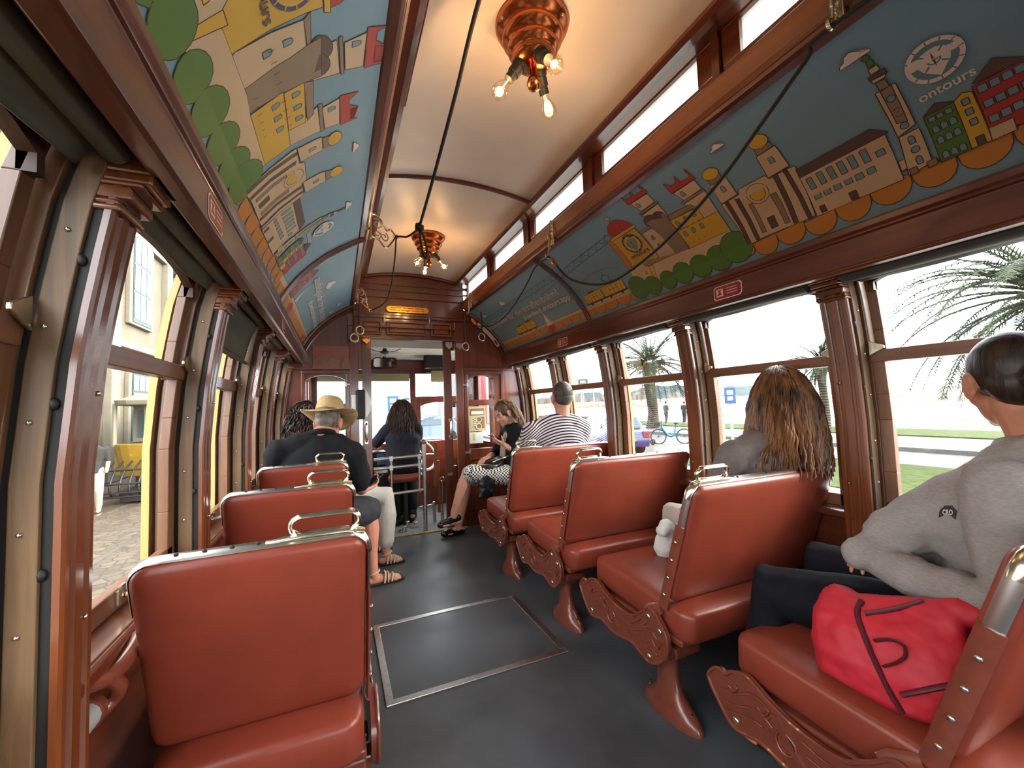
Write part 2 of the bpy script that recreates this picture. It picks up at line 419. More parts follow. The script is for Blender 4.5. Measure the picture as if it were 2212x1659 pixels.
def sash_window(n, side, y0, y1, blind=None):
    root = sempty('window_%d' % n); ZM0, ZM1 = 1.325, 1.372
    def xs(z, d): return X(side, hw(z)+d)
    def slab(mb, ya, yb, zlist, d0, d1):
        for za, zb in zip(zlist, zlist[1:]):
            vs = [(xs(z, d), y, z) for z in (za, zb) for y in (ya, yb) for d in (d0, d1)]
            mb.add(vs, [(0, 1, 3, 2), (4, 6, 7, 5), (0, 2, 6, 4), (1, 5, 7, 3), (0, 4, 5, 1), (2, 3, 7, 6)])
    zl = [.735, .9, 1.1, 1.2, 1.372]; zu = [1.325, 1.45, 1.6, 1.715]
    s = MB()
    for a, c in ((y0, y0+.042), (y1-.042, y1)): slab(s, a, c, zl, .078, .105)
    s2 = MB()
    for a, c in ((y0+.012, y0+.045), (y1-.045, y1-.012)): slab(s2, a, c, zu, .095, .12)
    o = s.build('sash_stile', M['sash'], root, bevel=.002); s2.build('upper_sash_stile', M['sash'], root, bevel=.002)
    r = MB(); slab(r, y0, y1, [ZM0, ZM1], .07, .106); slab(r, y0, y1, [.735, .785], .078, .105)
    r.build('sash_rail', M['sash_y'], root, bevel=.003)
    ya, yb = y0+.045, y1-.045; n_ = 10
    top = [(lerp(ya, yb, i/n_), 1.632+.045*math.sin(PI*(i/n_))**.6) for i in range(n_+1)]
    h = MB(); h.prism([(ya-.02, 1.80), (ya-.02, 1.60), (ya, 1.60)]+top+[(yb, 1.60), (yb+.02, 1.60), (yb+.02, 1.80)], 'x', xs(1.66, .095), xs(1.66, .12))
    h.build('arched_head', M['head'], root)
    g = MB()
    for za, zb, d in ((.78, 1.1, .092), (1.1, 1.33, .092), (1.365, 1.5, .108), (1.5, 1.69, .108)):
        g.add([(xs(za, d), y0+.035, za), (xs(za, d), y1-.035, za), (xs(zb, d), y1-.035, zb), (xs(zb, d), y0+.035, zb)], [(0, 1, 2, 3)])
    g.build('window_pane', M['glass'], root)
    k = MB()
    for yy in (y0+.004, y1-.004):
        s_ = 1 if yy < (y0+y1)/2 else -1
        k.prism([(yy, 1.41), (yy+s_*.05, 1.385), (yy+s_*.05, 1.375), (yy, 1.35)], 'x', xs(1.38, .062), xs(1.38, .069))
    k.build('catch_plate', M['brassy'], root, bevel=.002)
    l = MB(); ym = (y0+y1)/2; x = xs(.77, .078)
    l.box(x, ym-.05, .742, x-side*.004, ym+.05, .782); l.box(x-side*.004, ym-.045, .748, x-side*.012, ym-.02, .795)
    l.tube([(x-side*.01, ym-.03, .765), (x-side*.03, ym-.01, .768), (x-side*.034, ym+.02, .766), (x-side*.02, ym+.035, .762)], [.006, .008, .009, .006], 8)
    l.build('sash_lift', M['brassy'], root, smooth=40)
    return root
tn = 20; wn = 1
for side in (-1, 1):
    for k, yp in enumerate(POSTS+[YB]):
        pilaster(tn, side, yp if yp < YB else YB-.001, True); tn += 1
    ps = [POSTS[0]-.783]+POSTS+[YB]
    for p, q in zip(ps, ps[1:]):
        if q < YR+.4: continue
        sash_window(wn, side, p+.058, q-.058); wn += 1
# roller blinds: one per bay, things of their own
lefts = [(POSTS[3], 'nearest the camera'), (POSTS[4], 'on the left wall in the first full window bay'), (POSTS[5], ''), (POSTS[6], 'left wall, third bay'), (POSTS[7], 'left wall, last bay before the bulkhead')]
ords = ['nearest the camera', 'second from the camera', 'third from the camera', 'fourth from the camera', 'last before the front bulkhead']
for side, nm in ((-1, 'left'), (1, 'right')):
    for k in range(3, 8):
        y0, y1 = POSTS[k]+.065, (POSTS[k+1] if k < 7 else YB)-.065
        down = side < 0 and k == 5
        x = XC+side*(1.055 if side > 0 else 1.085); z = 1.658 if side > 0 else 1.674
        lab = 'partly lowered grey green blind in the left wall window' if down else 'rolled up %s blind over the %s wall window %s' % ('olive grey' if side < 0 else 'dark grey', nm, ords[k-3])
        t = thing('roller_blind', lab, 'blind', (x, (y0+y1)/2, z), 0, 'rolled window blinds' if not down else None)
        mt = M['blind'] if side < 0 else M['blind_r']
        b = MB(); b.tube([(x, y0, z), (x, y1, z)], (.033 if side > 0 else .022) if not down else .020, 14); b.build('roll', mt, t, smooth=50)
        for ya, yb in ((y0-.02, y0), (y1, y1+.02)): b = MB(); b.tube([(x, ya, z), (x, yb, z)], .012, 8); b.build('roller_pin', M['steel'], t, smooth=50)
        b = MB()
        zb = 1.47 if down else 1.635
        b.grid(lambda u, v: (lerp(x+side*.018, X(side, hw(zb)+.06), v)+.004*math.sin(9*u+5*v), lerp(y0+.01, y1-.01, u), lerp(z, zb, v)+(.004*math.sin(u*7) if v > .9 else 0)), 12, 6)
        if down or side < 0 and False: b.tube([(X(side, hw(zb)+.045), y0+.005, zb), (X(side, hw(zb)+.045), y1-.005, zb)], .007, 8)
        b.build('cloth', mt, t, smooth=60, solid=.002)
        if down:
            b = MB(); b.tube([(X(side, hw(zb)+.045), y0+.005, zb), (X(side, hw(zb)+.045), y1-.005, zb)], .009, 8); b.build('hem_bar', mt, t, smooth=50)

# rear end of the saloon (behind the photographer)
b = MB()
b.box(-.6, YR-.06, -.06, .25, YR, 2.2); b.box(1.2, YR-.06, -.06, 2.05, YR, 2.2); b.box(.25, YR-.06, 1.95, 1.2, YR, 2.2)
b.prism([(-.6, 1.8), (2.05, 1.8), (1.33, 2.3), (1.3, 2.6), (.1, 2.6), (.09, 2.3)], 'y', YR-.06, YR)
struct(b.build('wall_rear', M['mahog_x']))
# ------------------------------------------------------------------ front bulkhead
b = MB(); Y0, Y1 = YB, YB+.05
covL = [(XV-h, z) for h, z in CV]; covR = [(XV+h, z) for h, z in CV]
poly = [(XV-1.06, 1.60), (XV-1.06, 1.77)]+covL+[(XV-.53, 2.23), (XV-.53, 2.5), (XV-.47, 2.51), (XV-.25, 2.55), (XV, 2.565), (XV+.25, 2.55), (XV+.47, 2.51), (XV+.53, 2.5), (XV+.53, 2.23)]+covR[::-1]+[(XV+1.06, 1.77), (XV+1.06, 1.60), (1.207, 1.60), (1.207, 1.89), (.229, 1.89), (.229, 1.60)]
b.prism(poly, 'y', Y0, Y1)
def side_panel(x0, x1, w1, w2):
    """solid wall with an upper arched light w1 and a lower light w2 (x0,x1,z0,z1)"""
    b.box(x0, Y0, -.02, w2[0], Y1, 1.60) if x0 < w2[0] else None
    b.box(w2[1], Y0, -.02, x1, Y1, 1.60)
    b.box(w2[0], Y0, -.02, w2[1], Y1, w2[2]); b.box(w2[0], Y0, w2[3], w2[1], Y1, w1[2]); b.box(w2[0], Y0, w1[3]+.02, w2[1], Y1, 1.60)
    n = 8; xa, xb = w2[0], w2[1]
    top = [(lerp(xa, xb, i/n), w1[3]-.03+.045*math.sin(PI*i/n)**.7) for i in range(n+1)]
    b.prism([(xa, w1[3]+.03), (xa, w1[3]-.03)]+top+[(xb, w1[3]-.03), (xb, w1[3]+.03)], 'y', Y0+.002, Y1-.002)
LW1, LW2 = (-.25, .078, 1.283, 1.53), (-.25, .078, .74, 1.237)
RW1, RW2 = (1.27, 1.553, 1.283, 1.525), (1.262, 1.553, .775, 1.225)
side_panel(-.55, .196, LW1, LW2); side_panel(1.207, 2.01, RW1, (1.265, 1.553, .775, 1.225))
struct(b.build('wall_front', M['mahog_z'], bevel=.002))
# mouldings on the bulkhead
b = MB()
def frame(mb, x0, x1, z0, z1, w, d0, d1):
    mb.box(x0, d1, z0, x1, d0, z0+w); mb.box(x0, d1, z1-w, x1, d0, z1); mb.box(x0, d1, z0+w, x0+w, d0, z1-w); mb.box(x1-w, d1, z0+w, x1, d0, z1-w)
yy = YB-.001
frame(b, -.285, .118, .1, 1.585, .028, yy, yy-.018); frame(b, 1.222, 1.66, .1, 1.585, .032, yy, yy-.018)
frame(b, -.26, .09, .15, .66, .02, yy, yy-.012); frame(b, 1.26, 1.63, .15, .68, .02, yy, yy-.012)
b.box(-.36, yy-.022, 1.59, .16, yy, 1.615); b.box(1.21, yy-.022, 1.59, 1.82, yy, 1.615)
for x0, x1 in ((.118, .196), (1.132, 1.207)):           # door posts
    b.box(x0, yy-.035, 0, x1, yy, 1.94)
b.box(.105, yy-.045, 1.87, .205, yy, 2.08); b.box(1.125, yy-.045, 1.87, 1.215, yy, 2.08)
b.box(.10, yy-.055, 2.0, 1.22, yy, 2.012); b.box(.115, yy-.05, 1.887, 1.2, yy, 1.905)
struct(tag(b.build('trim_13', M['mahog_z'], bevel=.003), 'door posts and panel mouldings on the front bulkhead'))
b = MB()
b.box(.165, yy-.03, 2.10, 1.29, yy, 2.125); b.box(.165, yy-.045, 2.125, 1.29, yy, 2.145); b.box(.17, yy-.022, 2.30, 1.28, yy, 2.325); b.box(.17, yy-.016, 2.37, 1.28, yy, 2.385)
b.box(.17, yy-.02, 2.43, 1.28, yy, 2.455)
pts = [(XV+h, yy-.012, z-.012) for h, z in CE]; b.tube(pts, .018, 8, up=(0, 1, 0))
for sd in (-1, 1):
    b.tube([cove(sd, yy-.012, s, .008) for s in [SL[-1]*i/14 for i in range(15)]], .022, 8, up=(0, 1, 0))
    b.tube([cove(sd, yy-.006, s, .05) for s in [SL[-1]*i/14 for i in range(15)]], .010, 6, up=(0, 1, 0))
struct(tag(b.build('trim_14', M['mahog_x'], smooth=40), 'cornice mouldings above the cab doorway'))
b = MB()
for x0, x1 in ((.215, .408), (.452, .845), (.885, 1.10)):
    frame(b, x0, x1, 1.935, 2.072, .018, yy, yy-.02); b.box(x0+.03, yy-.012, 1.963, x1-.03, yy, 2.044)
struct(tag(b.build('trim_15', M['panelwood'], bevel=.006), 'row of three raised header panels above the doorway'))
def textmesh(txt, size, bold=0, shear=0):
    cu = bpy.data.curves.new('lettering', 'FONT'); cu.body = txt; cu.size = size; cu.offset = bold*size; cu.shear = shear
    cu.resolution_u = 4
    o = bpy.data.objects.new('lettering', cu); COL.objects.link(o)
    dg = bpy.context.evaluated_depsgraph_get(); ev = o.evaluated_get(dg); me = ev.to_mesh()
    vs = [tuple(v.co) for v in me.vertices]; fs = [tuple(p.vertices) for p in me.polygons]
    ev.to_mesh_clear(); bpy.data.objects.remove(o); bpy.data.curves.remove(cu)
    x0 = min(v[0] for v in vs); x1 = max(v[0] for v in vs)
    return [(v[0]-x0, v[1]) for v in vs], fs, x1-x0
def put_text(mb, txt, size, fn, width=None, bold=0, center=False):
    vs, fs, w = textmesh(txt, size, bold); k = (width/w) if width else 1; off = -w*k/2 if center else 0
    mb.add([fn(x*k+off, y) for x, y in vs], fs)
t = thing('number_inscription', 'pale painted car number N.205 on the middle header panel', 'lettering', (.65, yy-.012, 2.0))
b = MB(); put_text(b, 'N.205', .045, lambda x, y: (.512+x, yy-.0135, 1.985+y), .135); put_text(b, '23 LUG', .04, lambda x, y: (.685+x, yy-.0135, 1.983+y), .135)
b.build('lettering', plain('faded_gilt', '#b08a5c', .5), t)
t = thing('brass_plate', 'long polished brass plate with two lines of text above the doorway', 'plate', (.66, yy, 2.19))
b = MB(); x0, x1, z0, z1 = .455, .868, 2.158, 2.222
b.prism([(x0+.02, z0), (x1-.02, z0), (x1, z0+.02), (x1, z1-.02), (x1-.02, z1), (x0+.02, z1), (x0, z1-.02), (x0, z0+.02)], 'y', yy-.022, yy-.01)
b.build('plate', M['brass'], t, bevel=.003)
b = MB()
for x, z, w in ((.50, 2.200, .10), (.615, 2.200, .03), (.66, 2.200, .06), (.735, 2.200, .085), (.49, 2.177, .07), (.57, 2.177, .02), (.60, 2.177, .09), (.70, 2.177, .065), (.775, 2.177, .05), (.65, 2.166, .02)): b.box(x, yy-.0235, z, x+w, yy-.0215, z+.006)
b.build('engraved_lines', plain('engraving', '#4a2508', .6), t)
for x, w in ((.432, 'left'), (.868, 'right')):
    t = thing('brass_tap', 'small polished valve tap above the doorway, %s of the number panel' % w, 'valve', (x, yy, 2.09))
    b = MB(); b.tube([(x, yy, 2.09), (x, yy-.03, 2.09)], .007, 8); b.ell((x, yy-.035, 2.09), .011); b.build('body', M['steel'], t, smooth=50)
    b = MB(); b.tube([(x, yy-.038, 2.125), (x, yy-.038, 2.06)], .004, 6); b.ell((x, yy-.038, 2.127), .006, None, 8, 6); b.build('lever', M['steel'], t, smooth=50)
for x, z, m_, w in ((.17, 1.88, 'brassy', 'upper left'), (.268, 1.875, 'brass', 'left door leaf'), (1.062, 1.842, 'steel', 'right door leaf'), (1.172, 1.842, 'steel', 'right door post')):
    b = MB(); b.prism([(x-.034, z+.035), (x-.034, z-.012), (x-.018, z-.02), (x, z-.04), (x+.018, z-.02), (x+.034, z-.012), (x+.034, z+.035)], 'y', yy-.042, yy-.036)
    for q in (-.02, .02): b.ell((x+q, yy-.043, z+.01), .005, None, 8, 6)
    tag(b.build('guide_plate', M[m_], bevel=.002), '%s shield shaped metal plate at the top of the %s' % ('yellow brass' if m_ != 'steel' else 'grey', w), 'plate')
# sliding door leaves
for n, (x0, x1, g0, g1, hx) in enumerate(((.1965, .312, .196, .229, .26), (1.013, 1.131, 1.095, 1.131, 1.066))):
    root = sempty('door_%d' % (n+1)); b = MB(); ya, yb_ = YB+.008, YB+.042
    s0, s1 = (g1, x1) if n == 0 else (x0, g0)
    b.box(s0, ya, 0, s1, yb_, 1.9); b.box(g0, ya, 0, g1, yb_, .62); b.box(g0, ya, 1.80, g1, yb_, 1.9)
    if n: b.box(g0, ya, 1.215, g1, yb_, 1.27)
    b.build('door_leaf', M['mahog_z'], root, bevel=.003)
    g = MB(); g.add([(g0-.01, YB+.025, .61), (g1+.005, YB+.025, .61), (g1+.005, YB+.025, 1.81), (g0-.01, YB+.025, 1.81)], [(0, 1, 2, 3)]); g.build('door_pane', M['glass'], root)
    h = MB(); zc = 1.0 if n == 0 else .995
    h.tube(catmull([(hx, ya, zc+.085), (hx, ya-.03, zc+.075), (hx, ya-.038, zc+.03), (hx, ya-.038, zc-.03), (hx, ya-.03, zc-.075), (hx, ya, zc-.085)], 5), [.008+.004*math.sin(PI*i/25) for i in range(26)], 10)
    for s in (-1, 1): h.box(hx-.014, ya-.004, zc+s*.085-.02, hx+.014, ya, zc+s*.085+.02)
    h.build('door_handle', M['brassy'], root, smooth=50)
    k = MB(); k.box(s0+.012, ya-.004, .52, s1-.008, ya, .555); k.build('kick_label', M['brassy'], root, bevel=.002)
# cabinet latches
for i, (x, z, w) in enumerate(((.112, 1.455, 'upper left'), (1.222, 1.44, 'upper right'), (1.235, .745, 'lower right'))):
    t = thing('window_latch', 'small metal bolt latch on the %s bulkhead window frame' % w, 'latch', (x, yy-.02, z))
    b = MB(); b.box(x-.035, yy-.026, z-.009, x+.035, yy-.018, z+.009); b.build('bolt', M['steel'], t, bevel=.003)
    for s in (-1, 1): b = MB(); b.box(x+s*.026-.009, yy-.03, z-.02, x+s*.026+.009, yy-.018, z+.02); b.build('keeper', M['steel'], t, bevel=.003)
# windows of the bulkhead
g = sempty('window_60'); b = MB()
for w in (LW1, LW2): b.add([(w[0]-.01, YB+.03, w[2]-.01), (w[1]+.01, YB+.03, w[2]-.01), (w[1]+.01, YB+.03, w[3]+.01), (w[0]-.01, YB+.03, w[3]+.01)], [(0, 1, 2, 3)])
b.build('window_pane', M['glass'], g)
g = sempty('window_61'); b = MB()
for w in (RW1, RW2): b.add([(w[0]-.01, YB+.03, w[2]-.01), (w[1]+.01, YB+.03, w[2]-.01), (w[1]+.01, YB+.03, w[3]+.01), (w[0]-.01, YB+.03, w[3]+.01)], [(0, 1, 2, 3)])
b.build('window_pane', M['glass'], g)
# leaflet board
t = thing('leaflet_board', 'reddish wooden leaflet holder with three arched slots on the left bulkhead', 'leaflet holder', (-.03, yy, 1.59))
b = MB(); b.box(-.19, yy-.03, 1.592, .122, yy-.022, 1.812); b.build('back_board', M['panelwood'], t, bevel=.002)
for cx in (-.165, -.02, .10):
    b = MB(); x0, x1 = max(-.19, cx-.05), min(.122, cx+.05)
    b.prism([(x0, 1.594)]+[(x0, 1.66)]+[(lerp(x0, x1, i/8), 1.66+.045*math.sin(PI*i/8)) for i in range(1, 8)]+[(x1, 1.66), (x1, 1.594)], 'y', yy-.048, yy-.03)
    b.build('arched_pocket', M['rail'], t, bevel=.002)
# ticket validator
t = thing('ticket_validator', 'black and white ticket validator on the left door post', 'ticket machine', (.22, yy-.05, 1.15))
b = MB(); b.box(.13, yy-.06, 1.165, .176, yy-.03, 1.36); b.build('bracket', M['steel'], t, bevel=.004)
b = MB(); b.prism([(.172, 1.13), (.235, 1.13), (.243, 1.16), (.243, 1.385), (.235, 1.40), (.172, 1.40)], 'y', yy-.17, yy-.03); b.build('housing', M['black'], t, bevel=.008)
b = MB(); b.prism([(.237, 1.14), (.262, 1.15), (.287, 1.20), (.293, 1.27), (.286, 1.33), (.262, 1.385), (.237, 1.395)], 'y', yy-.165, yy-.035); b.build('white_front', M['white_plastic'], t, bevel=.008)
# notice behind the right lower light
t = thing('notice_poster', 'cream route notice in the right bulkhead window', 'poster', (1.38, YB+.02, .8))
b = MB(); b.box(1.267, YB+.012, .955, 1.455, YB+.016, 1.215); b.build('sheet', plain('poster_paper', '#b4a583', .6), t)
b = MB(); b.box(1.283, YB+.010, 1.12, 1.44, YB+.0125, 1.192); b.box(1.36, YB+.010, .985, 1.44, YB+.0125, 1.105); b.build('brown_block', plain('poster_brown', '#7c5f34', .6), t)
b = MB(); b.box(1.295, YB+.008, 1.132, 1.43, YB+.0105, 1.165)
for cx, cz in ((1.372, 1.075), (1.372, 1.005)): b.tube([(cx+.03*math.cos(a), YB+.008, cz+.028*math.sin(a)) for a in [2*PI*i/16 for i in range(16)]], .004, 5, closed=True)
for q in range(4): b.tube([(1.28, YB+.008, 1.07-.022*q), (1.31, YB+.008, 1.085-.022*q), (1.345, YB+.008, 1.072-.02*q)], .004, 5)
b.build('printed_map', plain('poster_white', '#d8d2c4', .6), t)
b = MB(); b.box(1.27, YB+.012, .83, 1.42, YB+.016, .945); b.build('lower_sheet', plain('pale_paper', '#cfd3d2', .6), t)
b = MB(); b.box(1.31, YB+.010, .86, 1.335, YB+.0125, .935); b.build('yellow_stripe', plain('yellow_paper', '#cdb648', .6), t)
# curved white card on the cove end
t = thing('curved_notice', 'white curved notice strip on the arch right of the doorway', 'sign', cove(1, yy-.02, .28))
b = MB(); b.grid(lambda u, v: (lambda p: (p[0], yy-.022, p[2]))(cove(1, 0, lerp(.10, .455, u), lerp(.035, .075, v))), 14, 1); b.build('card', M['white_plastic'], t, solid=.002)
b = MB(); b.grid(lambda u, v: (lambda p: (p[0], yy-.025, p[2]))(cove(1, 0, lerp(.125, .185, u), lerp(.045, .066, v))), 4, 1); b.build('maroon_panel', M['red_label'], t, solid=.002)

# ------------------------------------------------------------------ driver's platform
YF = 5.25; XL_, XR_ = -.28, 1.74
b = MB(); b.box(XL_, YB-.03, -.06, XR_, YF+.1, -.004)
struct(tag(b.build('floor_cab', plain('worn_grey_platform', '#6d6f6c', .6, var=.25, vscale=9)), 'worn grey metal platform floor'))
b = MB(); b.box(.30, YB-.045, -.01, 1.21, YB+.0, .012); 
struct(tag(b.build('trim_16', plain('yellow_worn_nosing', '#8d7434', .5, var=.6, vscale=30), bevel=.004), 'worn yellow step edge at the cab doorway'))
b = MB()
for sx in (XL_, XR_):
    b.box(sx-.02, YB+.05, -.06, sx+.02, YF+.1, .78); b.box(sx-.02, YB+.05, 1.62, sx+.02, YF+.1, 1.95)
    b.box(sx-.02, YB+.05, .78, sx+.02, YB+.18, 1.62); b.box(sx-.02, YF-.1, .78, sx+.02, YF+.1, 1.62); b.box(sx-.02, YB+.55, .78, sx+.02, YB+.63, 1.62)
# front dash and windscreen surround
b.box(XL_, YF, -.06, XR_, YF+.05, .80)
b.box(XL_, YF, 1.655, XR_, YF+.05, 1.97); b.box(.30, YF-.03, 1.70, XR_, YF, 1.80)
for x0, x1 in ((XL_, -.2), (.855, .925), (1.52, XR_)): b.box(x0, YF, .80, x1, YF+.05, 1.66)
b.box(.925, YF, 1.315, 1.52, YF+.05, 1.365)
b.box(.925, YF+.003, .80, .985, YF+.047, 1.32)
n = 8
b.prism([(-.2, 1.67), (-.2, 1.60)]+[(lerp(-.2, .855, i/n), 1.60+.05*math.sin(PI*i/n)**.7) for i in range(n+1)]+[(.855, 1.67)], 'y', YF+.004, YF+.046)
b.prism([(.98, 1.32), (.98, 1.24)]+[(lerp(.98, 1.52, i/n), 1.24+.05*math.sin(PI*i/n)**.6) for i in range(n+1)]+[(1.52, 1.32)], 'y', YF+.004, YF+.046)
struct(b.build('wall_cab', M['mahog_x'], bevel=.002))
b = MB()
for x0, x1, z0, z1 in ((-.2, .855, .80, 1.65), (.925, 1.52, 1.36, 1.66), (.98, 1.52, .80, 1.30)): b.add([(x0, YF+.03, z0), (x1, YF+.03, z0), (x1, YF+.03, z1), (x0, YF+.03, z1)], [(0, 1, 2, 3)])
g = sempty('window_62'); b.build('windscreen_pane', M['glass'], g)
b = MB()
for i in range(16):
    y0 = YB+.05+i*.075; z = lambda y: 2.02-(y-YB)*.17
    b.prism([(y0, z(y0)), (y0+.069, z(y0+.069)), (y0+.069, z(y0+.069)+.02), (y0, z(y0)+.02)], 'x', XL_, XR_)
b.prism([(YB+.05, 2.045), (YF+.1, 1.86), (YF+.1, 1.9), (YB+.05, 2.09)], 'x', XL_, XR_)
for y0 in (4.45, 4.95): b.box(XL_, y0, 1.86, XR_, y0+.05, 2.03-(y0-YB)*.17)
struct(b.build('ceiling_cab', plain('white_boards', '#eceee9', .5), bevel=.003))
# cab fittings
t = thing('cab_lamp', 'small black ceiling lamp rose with trailing wires in the driver cab', 'lamp', (.50, 4.7, 1.93))
b = MB(); b.lathe([(.0, .0), (.03, 0), (.05, .01), (.055, .02), (.03, .03), (.02, .05), (.02, .06), (.035, .07), (.035, .085)], Matrix.Translation((.50, 4.7, 1.83)), 16); b.build('rose', M['black'], t, smooth=40)
b = MB()
for s in (-1, 1): b.tube(catmull([(.50, 4.7, 1.85), (.50+s*.10, 4.68, 1.855), (.50+s*.2, 4.65, 1.90), (.5+s*.26, 4.6, 1.925)], 5), .004, 5)
b.tube([(.50, 4.7, 1.83), (.505, 4.69, 1.775)], .004, 5); b.build('wire', M['cord'], t)
t = thing('driver_mirror', 'black framed rear view mirror at the top of the windscreen', 'mirror', (.53, 5.0, 1.75))
b = MB(); Mx = Matrix.Translation((.53, 5.0, 1.765)) @ Matrix.Rotation(.15, 4, 'X')
for q in (1,): b.prism([(-.14, -.04), (-.12, -.06), (.12, -.062), (.14, -.04), (.135, .04), (.11, .06), (-.11, .06), (-.135, .04)], 'y', -.012, .012, Mx)
b.build('mirror_frame', M['black'], t, bevel=.004)
b = MB(); b.prism([(-.128, -.036), (-.11, -.05), (.11, -.05), (.128, -.036), (.124, .036), (.10, .05), (-.10, .05), (-.124, .036)], 'y', -.0145, -.0125, Mx); b.build('mirror_glass', plain('mirror', '#8c8f90', .05, 1), t)
b = MB(); b.tube([(.53, 5.02, 1.80), (.53, 5.12, 1.85)], .008, 6); b.build('mirror_arm', M['black'], t)
t = thing('destination_box', 'black roller blind box hanging top right of the cab', 'box', (1.15, 5.0, 1.7))
b = MB(); b.box(1.005, 4.96, 1.705, 1.32, 5.12, 1.90); b.build('case', M['black'], t, bevel=.006)
b = MB(); b.tube([(.985, 5.0, 1.685), (1.35, 5.0, 1.69)], .008, 6); b.tube([(.99, 5.0, 1.69), (.995, 5.0, 1.86)], .006, 6); b.build('hanger_bar', M['black'], t)
t = thing('sun_blind', 'short cream sun blind across the top of the windscreen', 'blind', (.45, YF-.01, 1.6)); b = MB()
b.grid(lambda u, v: (lerp(-.2, .85, u), YF-.012+.004*math.sin(20*u), lerp(1.56, 1.655, v)), 16, 1); b.build('cloth', plain('cream_cloth', '#a39a72', .7), t, solid=.002)
t = thing('sun_visor', 'square cream sun visor hanging in the right cab window', 'sun visor', (1.2, YF-.05, 1.55)); b = MB()
b.box(1.11, YF-.06, 1.545, 1.36, YF-.04, 1.69); b.build('board', plain('cream_board', '#b9ad7c', .6), t, bevel=.006)
b = MB(); b.tube([(1.05, YF-.05, 1.695), (1.38, YF-.05, 1.695)], .006, 6); b.ell((1.07, YF-.055, 1.675), (.03, .02, .012)); b.build('visor_rod', M['black'], t)
# guard rail with post
t = thing('guard_rail', 'grey steel tube guard rail with round topped post behind the driver', 'rail', (.6, 4.17, 0))
b = MB(); b.tube([(.805, 4.175, 0), (.805, 4.175, .86)], .021, 12); b.build('post', M['steel'], t, smooth=50)
b = MB(); b.ell((.805, 4.175, .875), (.03, .03, .028)); b.build('post_cap', M['cast'], t, smooth=60)
for z, x0 in ((.735, .325), (.645, .325), (.395, .46)):
    b = MB(); b.tube([(x0, 4.175, z), (.79, 4.175, z+.008)], .015, 10); b.build('bar', M['steel'], t, smooth=50)
for x in (.485, .755):
    b = MB(); b.tube([(x, 4.175, .752), (x, 4.175, .385)], .012, 10)
    for z in (.735, .645): b.box(x-.016, 4.157, z-.022, x+.016, 4.193, z+.022)
    b.build('upright', M['steel'], t, smooth=50)
# brake wheel and gear
t = thing('hand_brake', 'large pale steel brake wheel on a column right of the driver', 'wheel', (.86, 4.62, 0))
b = MB(); wc = V((.865, 4.60, .70)); 
ax = V((.42, -.78, .46)).normalized(); u_ = ax.orthogonal().normalized(); w_ = ax.cross(u_)
ring = [wc+(u_*math.cos(a)+w_*math.sin(a))*.175 for a in [2*PI*i/32 for i in range(32)]]
b.tube(ring, .016, 10, closed=True); b.build('rim', M['white_plastic'], t, smooth=60)
b = MB()
for a in (.3, 2.4, 4.5):
    d_ = u_*math.cos(a)+w_*math.sin(a); b.tube([wc, wc+d_*.09+ax*.015, wc+d_*.17], .011, 8)
b.ell(wc, .03); b.build('spoke', M['steel'], t, smooth=60)
b = MB(); b.tube([wc, wc-ax*.12, (.80, 4.75, .45), (.80, 4.75, 0)], .02, 8); b.build('column', M['black'], t, smooth=50)
t = thing('controller', 'black drum controller with pale top left of the driver', 'controller', (.42, 4.85, 0))
b = MB(); b.lathe([(.15, 0), (.15, .04), (.125, .05), (.125, .50), (.14, .52), (.14, .56), (0, .56)], Matrix.Translation((.50, 4.62, 0)), 20); b.build('drum', M['black'], t, smooth=40)
b = MB(); b.box(.30, 4.9, .5, .52, 5.15, .74); b.build('switch_box', M['black'], t, bevel=.01)
b = MB(); b.box(.415, 4.885, .60, .515, 4.9, .72); b.build('screen', plain('blue_panel', '#3d5c8f', .3), t)
b = MB(); b.box(.30, 4.80, .60, .335, 4.95, .90); b.build('white_cover', M['white_plastic'], t, bevel=.012)
t = thing('driver_stool', 'narrow brown leather drop seat under the driver', 'seat', (.68, 4.55, 0))
b = MB(); b.loft([((.665, 4.52, .46), (.17, 0, 0), (0, .115, 0)), ((.665, 4.52, .475), (.18, 0, 0), (0, .125, 0)), ((.665, 4.52, .515), (.18, 0, 0), (0, .125, 0)), ((.665, 4.52, .535), (.165, 0, 0), (0, .11, 0))], 24, 6); b.build('seat_pad', M['leather'], t, smooth=50)
b = MB(); b.box(.50, 4.50, .44, .83, 4.56, .462); b.tube([(.665, 4.52, .45), (.665, 4.52, 0)], .025, 10); b.build('seat_post', M['black'], t, smooth=40)
# levers, strap, pedals
t = thing('brake_strap', 'brown leather strap hanging right of the brake wheel', 'strap', (.98, 4.4, .8)); b = MB()
b.prism([(.955, .845), (.99, .845), (.985, .60), (.99, .40), (.965, .38), (.94, .40), (.95, .6)], 'y', 4.395, 4.405); b.build('strap', plain('tan_strap', '#7b4a25', .5), t, bevel=.002)
t = thing('sand_lever', 'wooden lever with iron eye leaning beside the cab doorway', 'lever', (1.02, 4.42, 0)); b = MB()
b.tube([(1.0, 4.43, .65), (1.005, 4.43, .1)], .016, 8); b.build('shaft', M['rail'], t, smooth=50)
b = MB(); b.tube([(1.035, 4.4, .43), (1.03, 4.4, 0)], .01, 8); b.tube([(1.035+.022*math.cos(a), 4.4, .45+.022*math.sin(a)) for a in [2*PI*i/12 for i in range(12)]], .006, 6, closed=True); b.tube([(1.03, 4.4, .12), (1.03, 4.4, 0)], .018, 8); b.build('iron_rod', M['steel'], t, smooth=50)
t = thing('floor_crank', 'low bright steel crank bracket on the platform floor', 'crank', (.9, 4.45, 0)); b = MB()
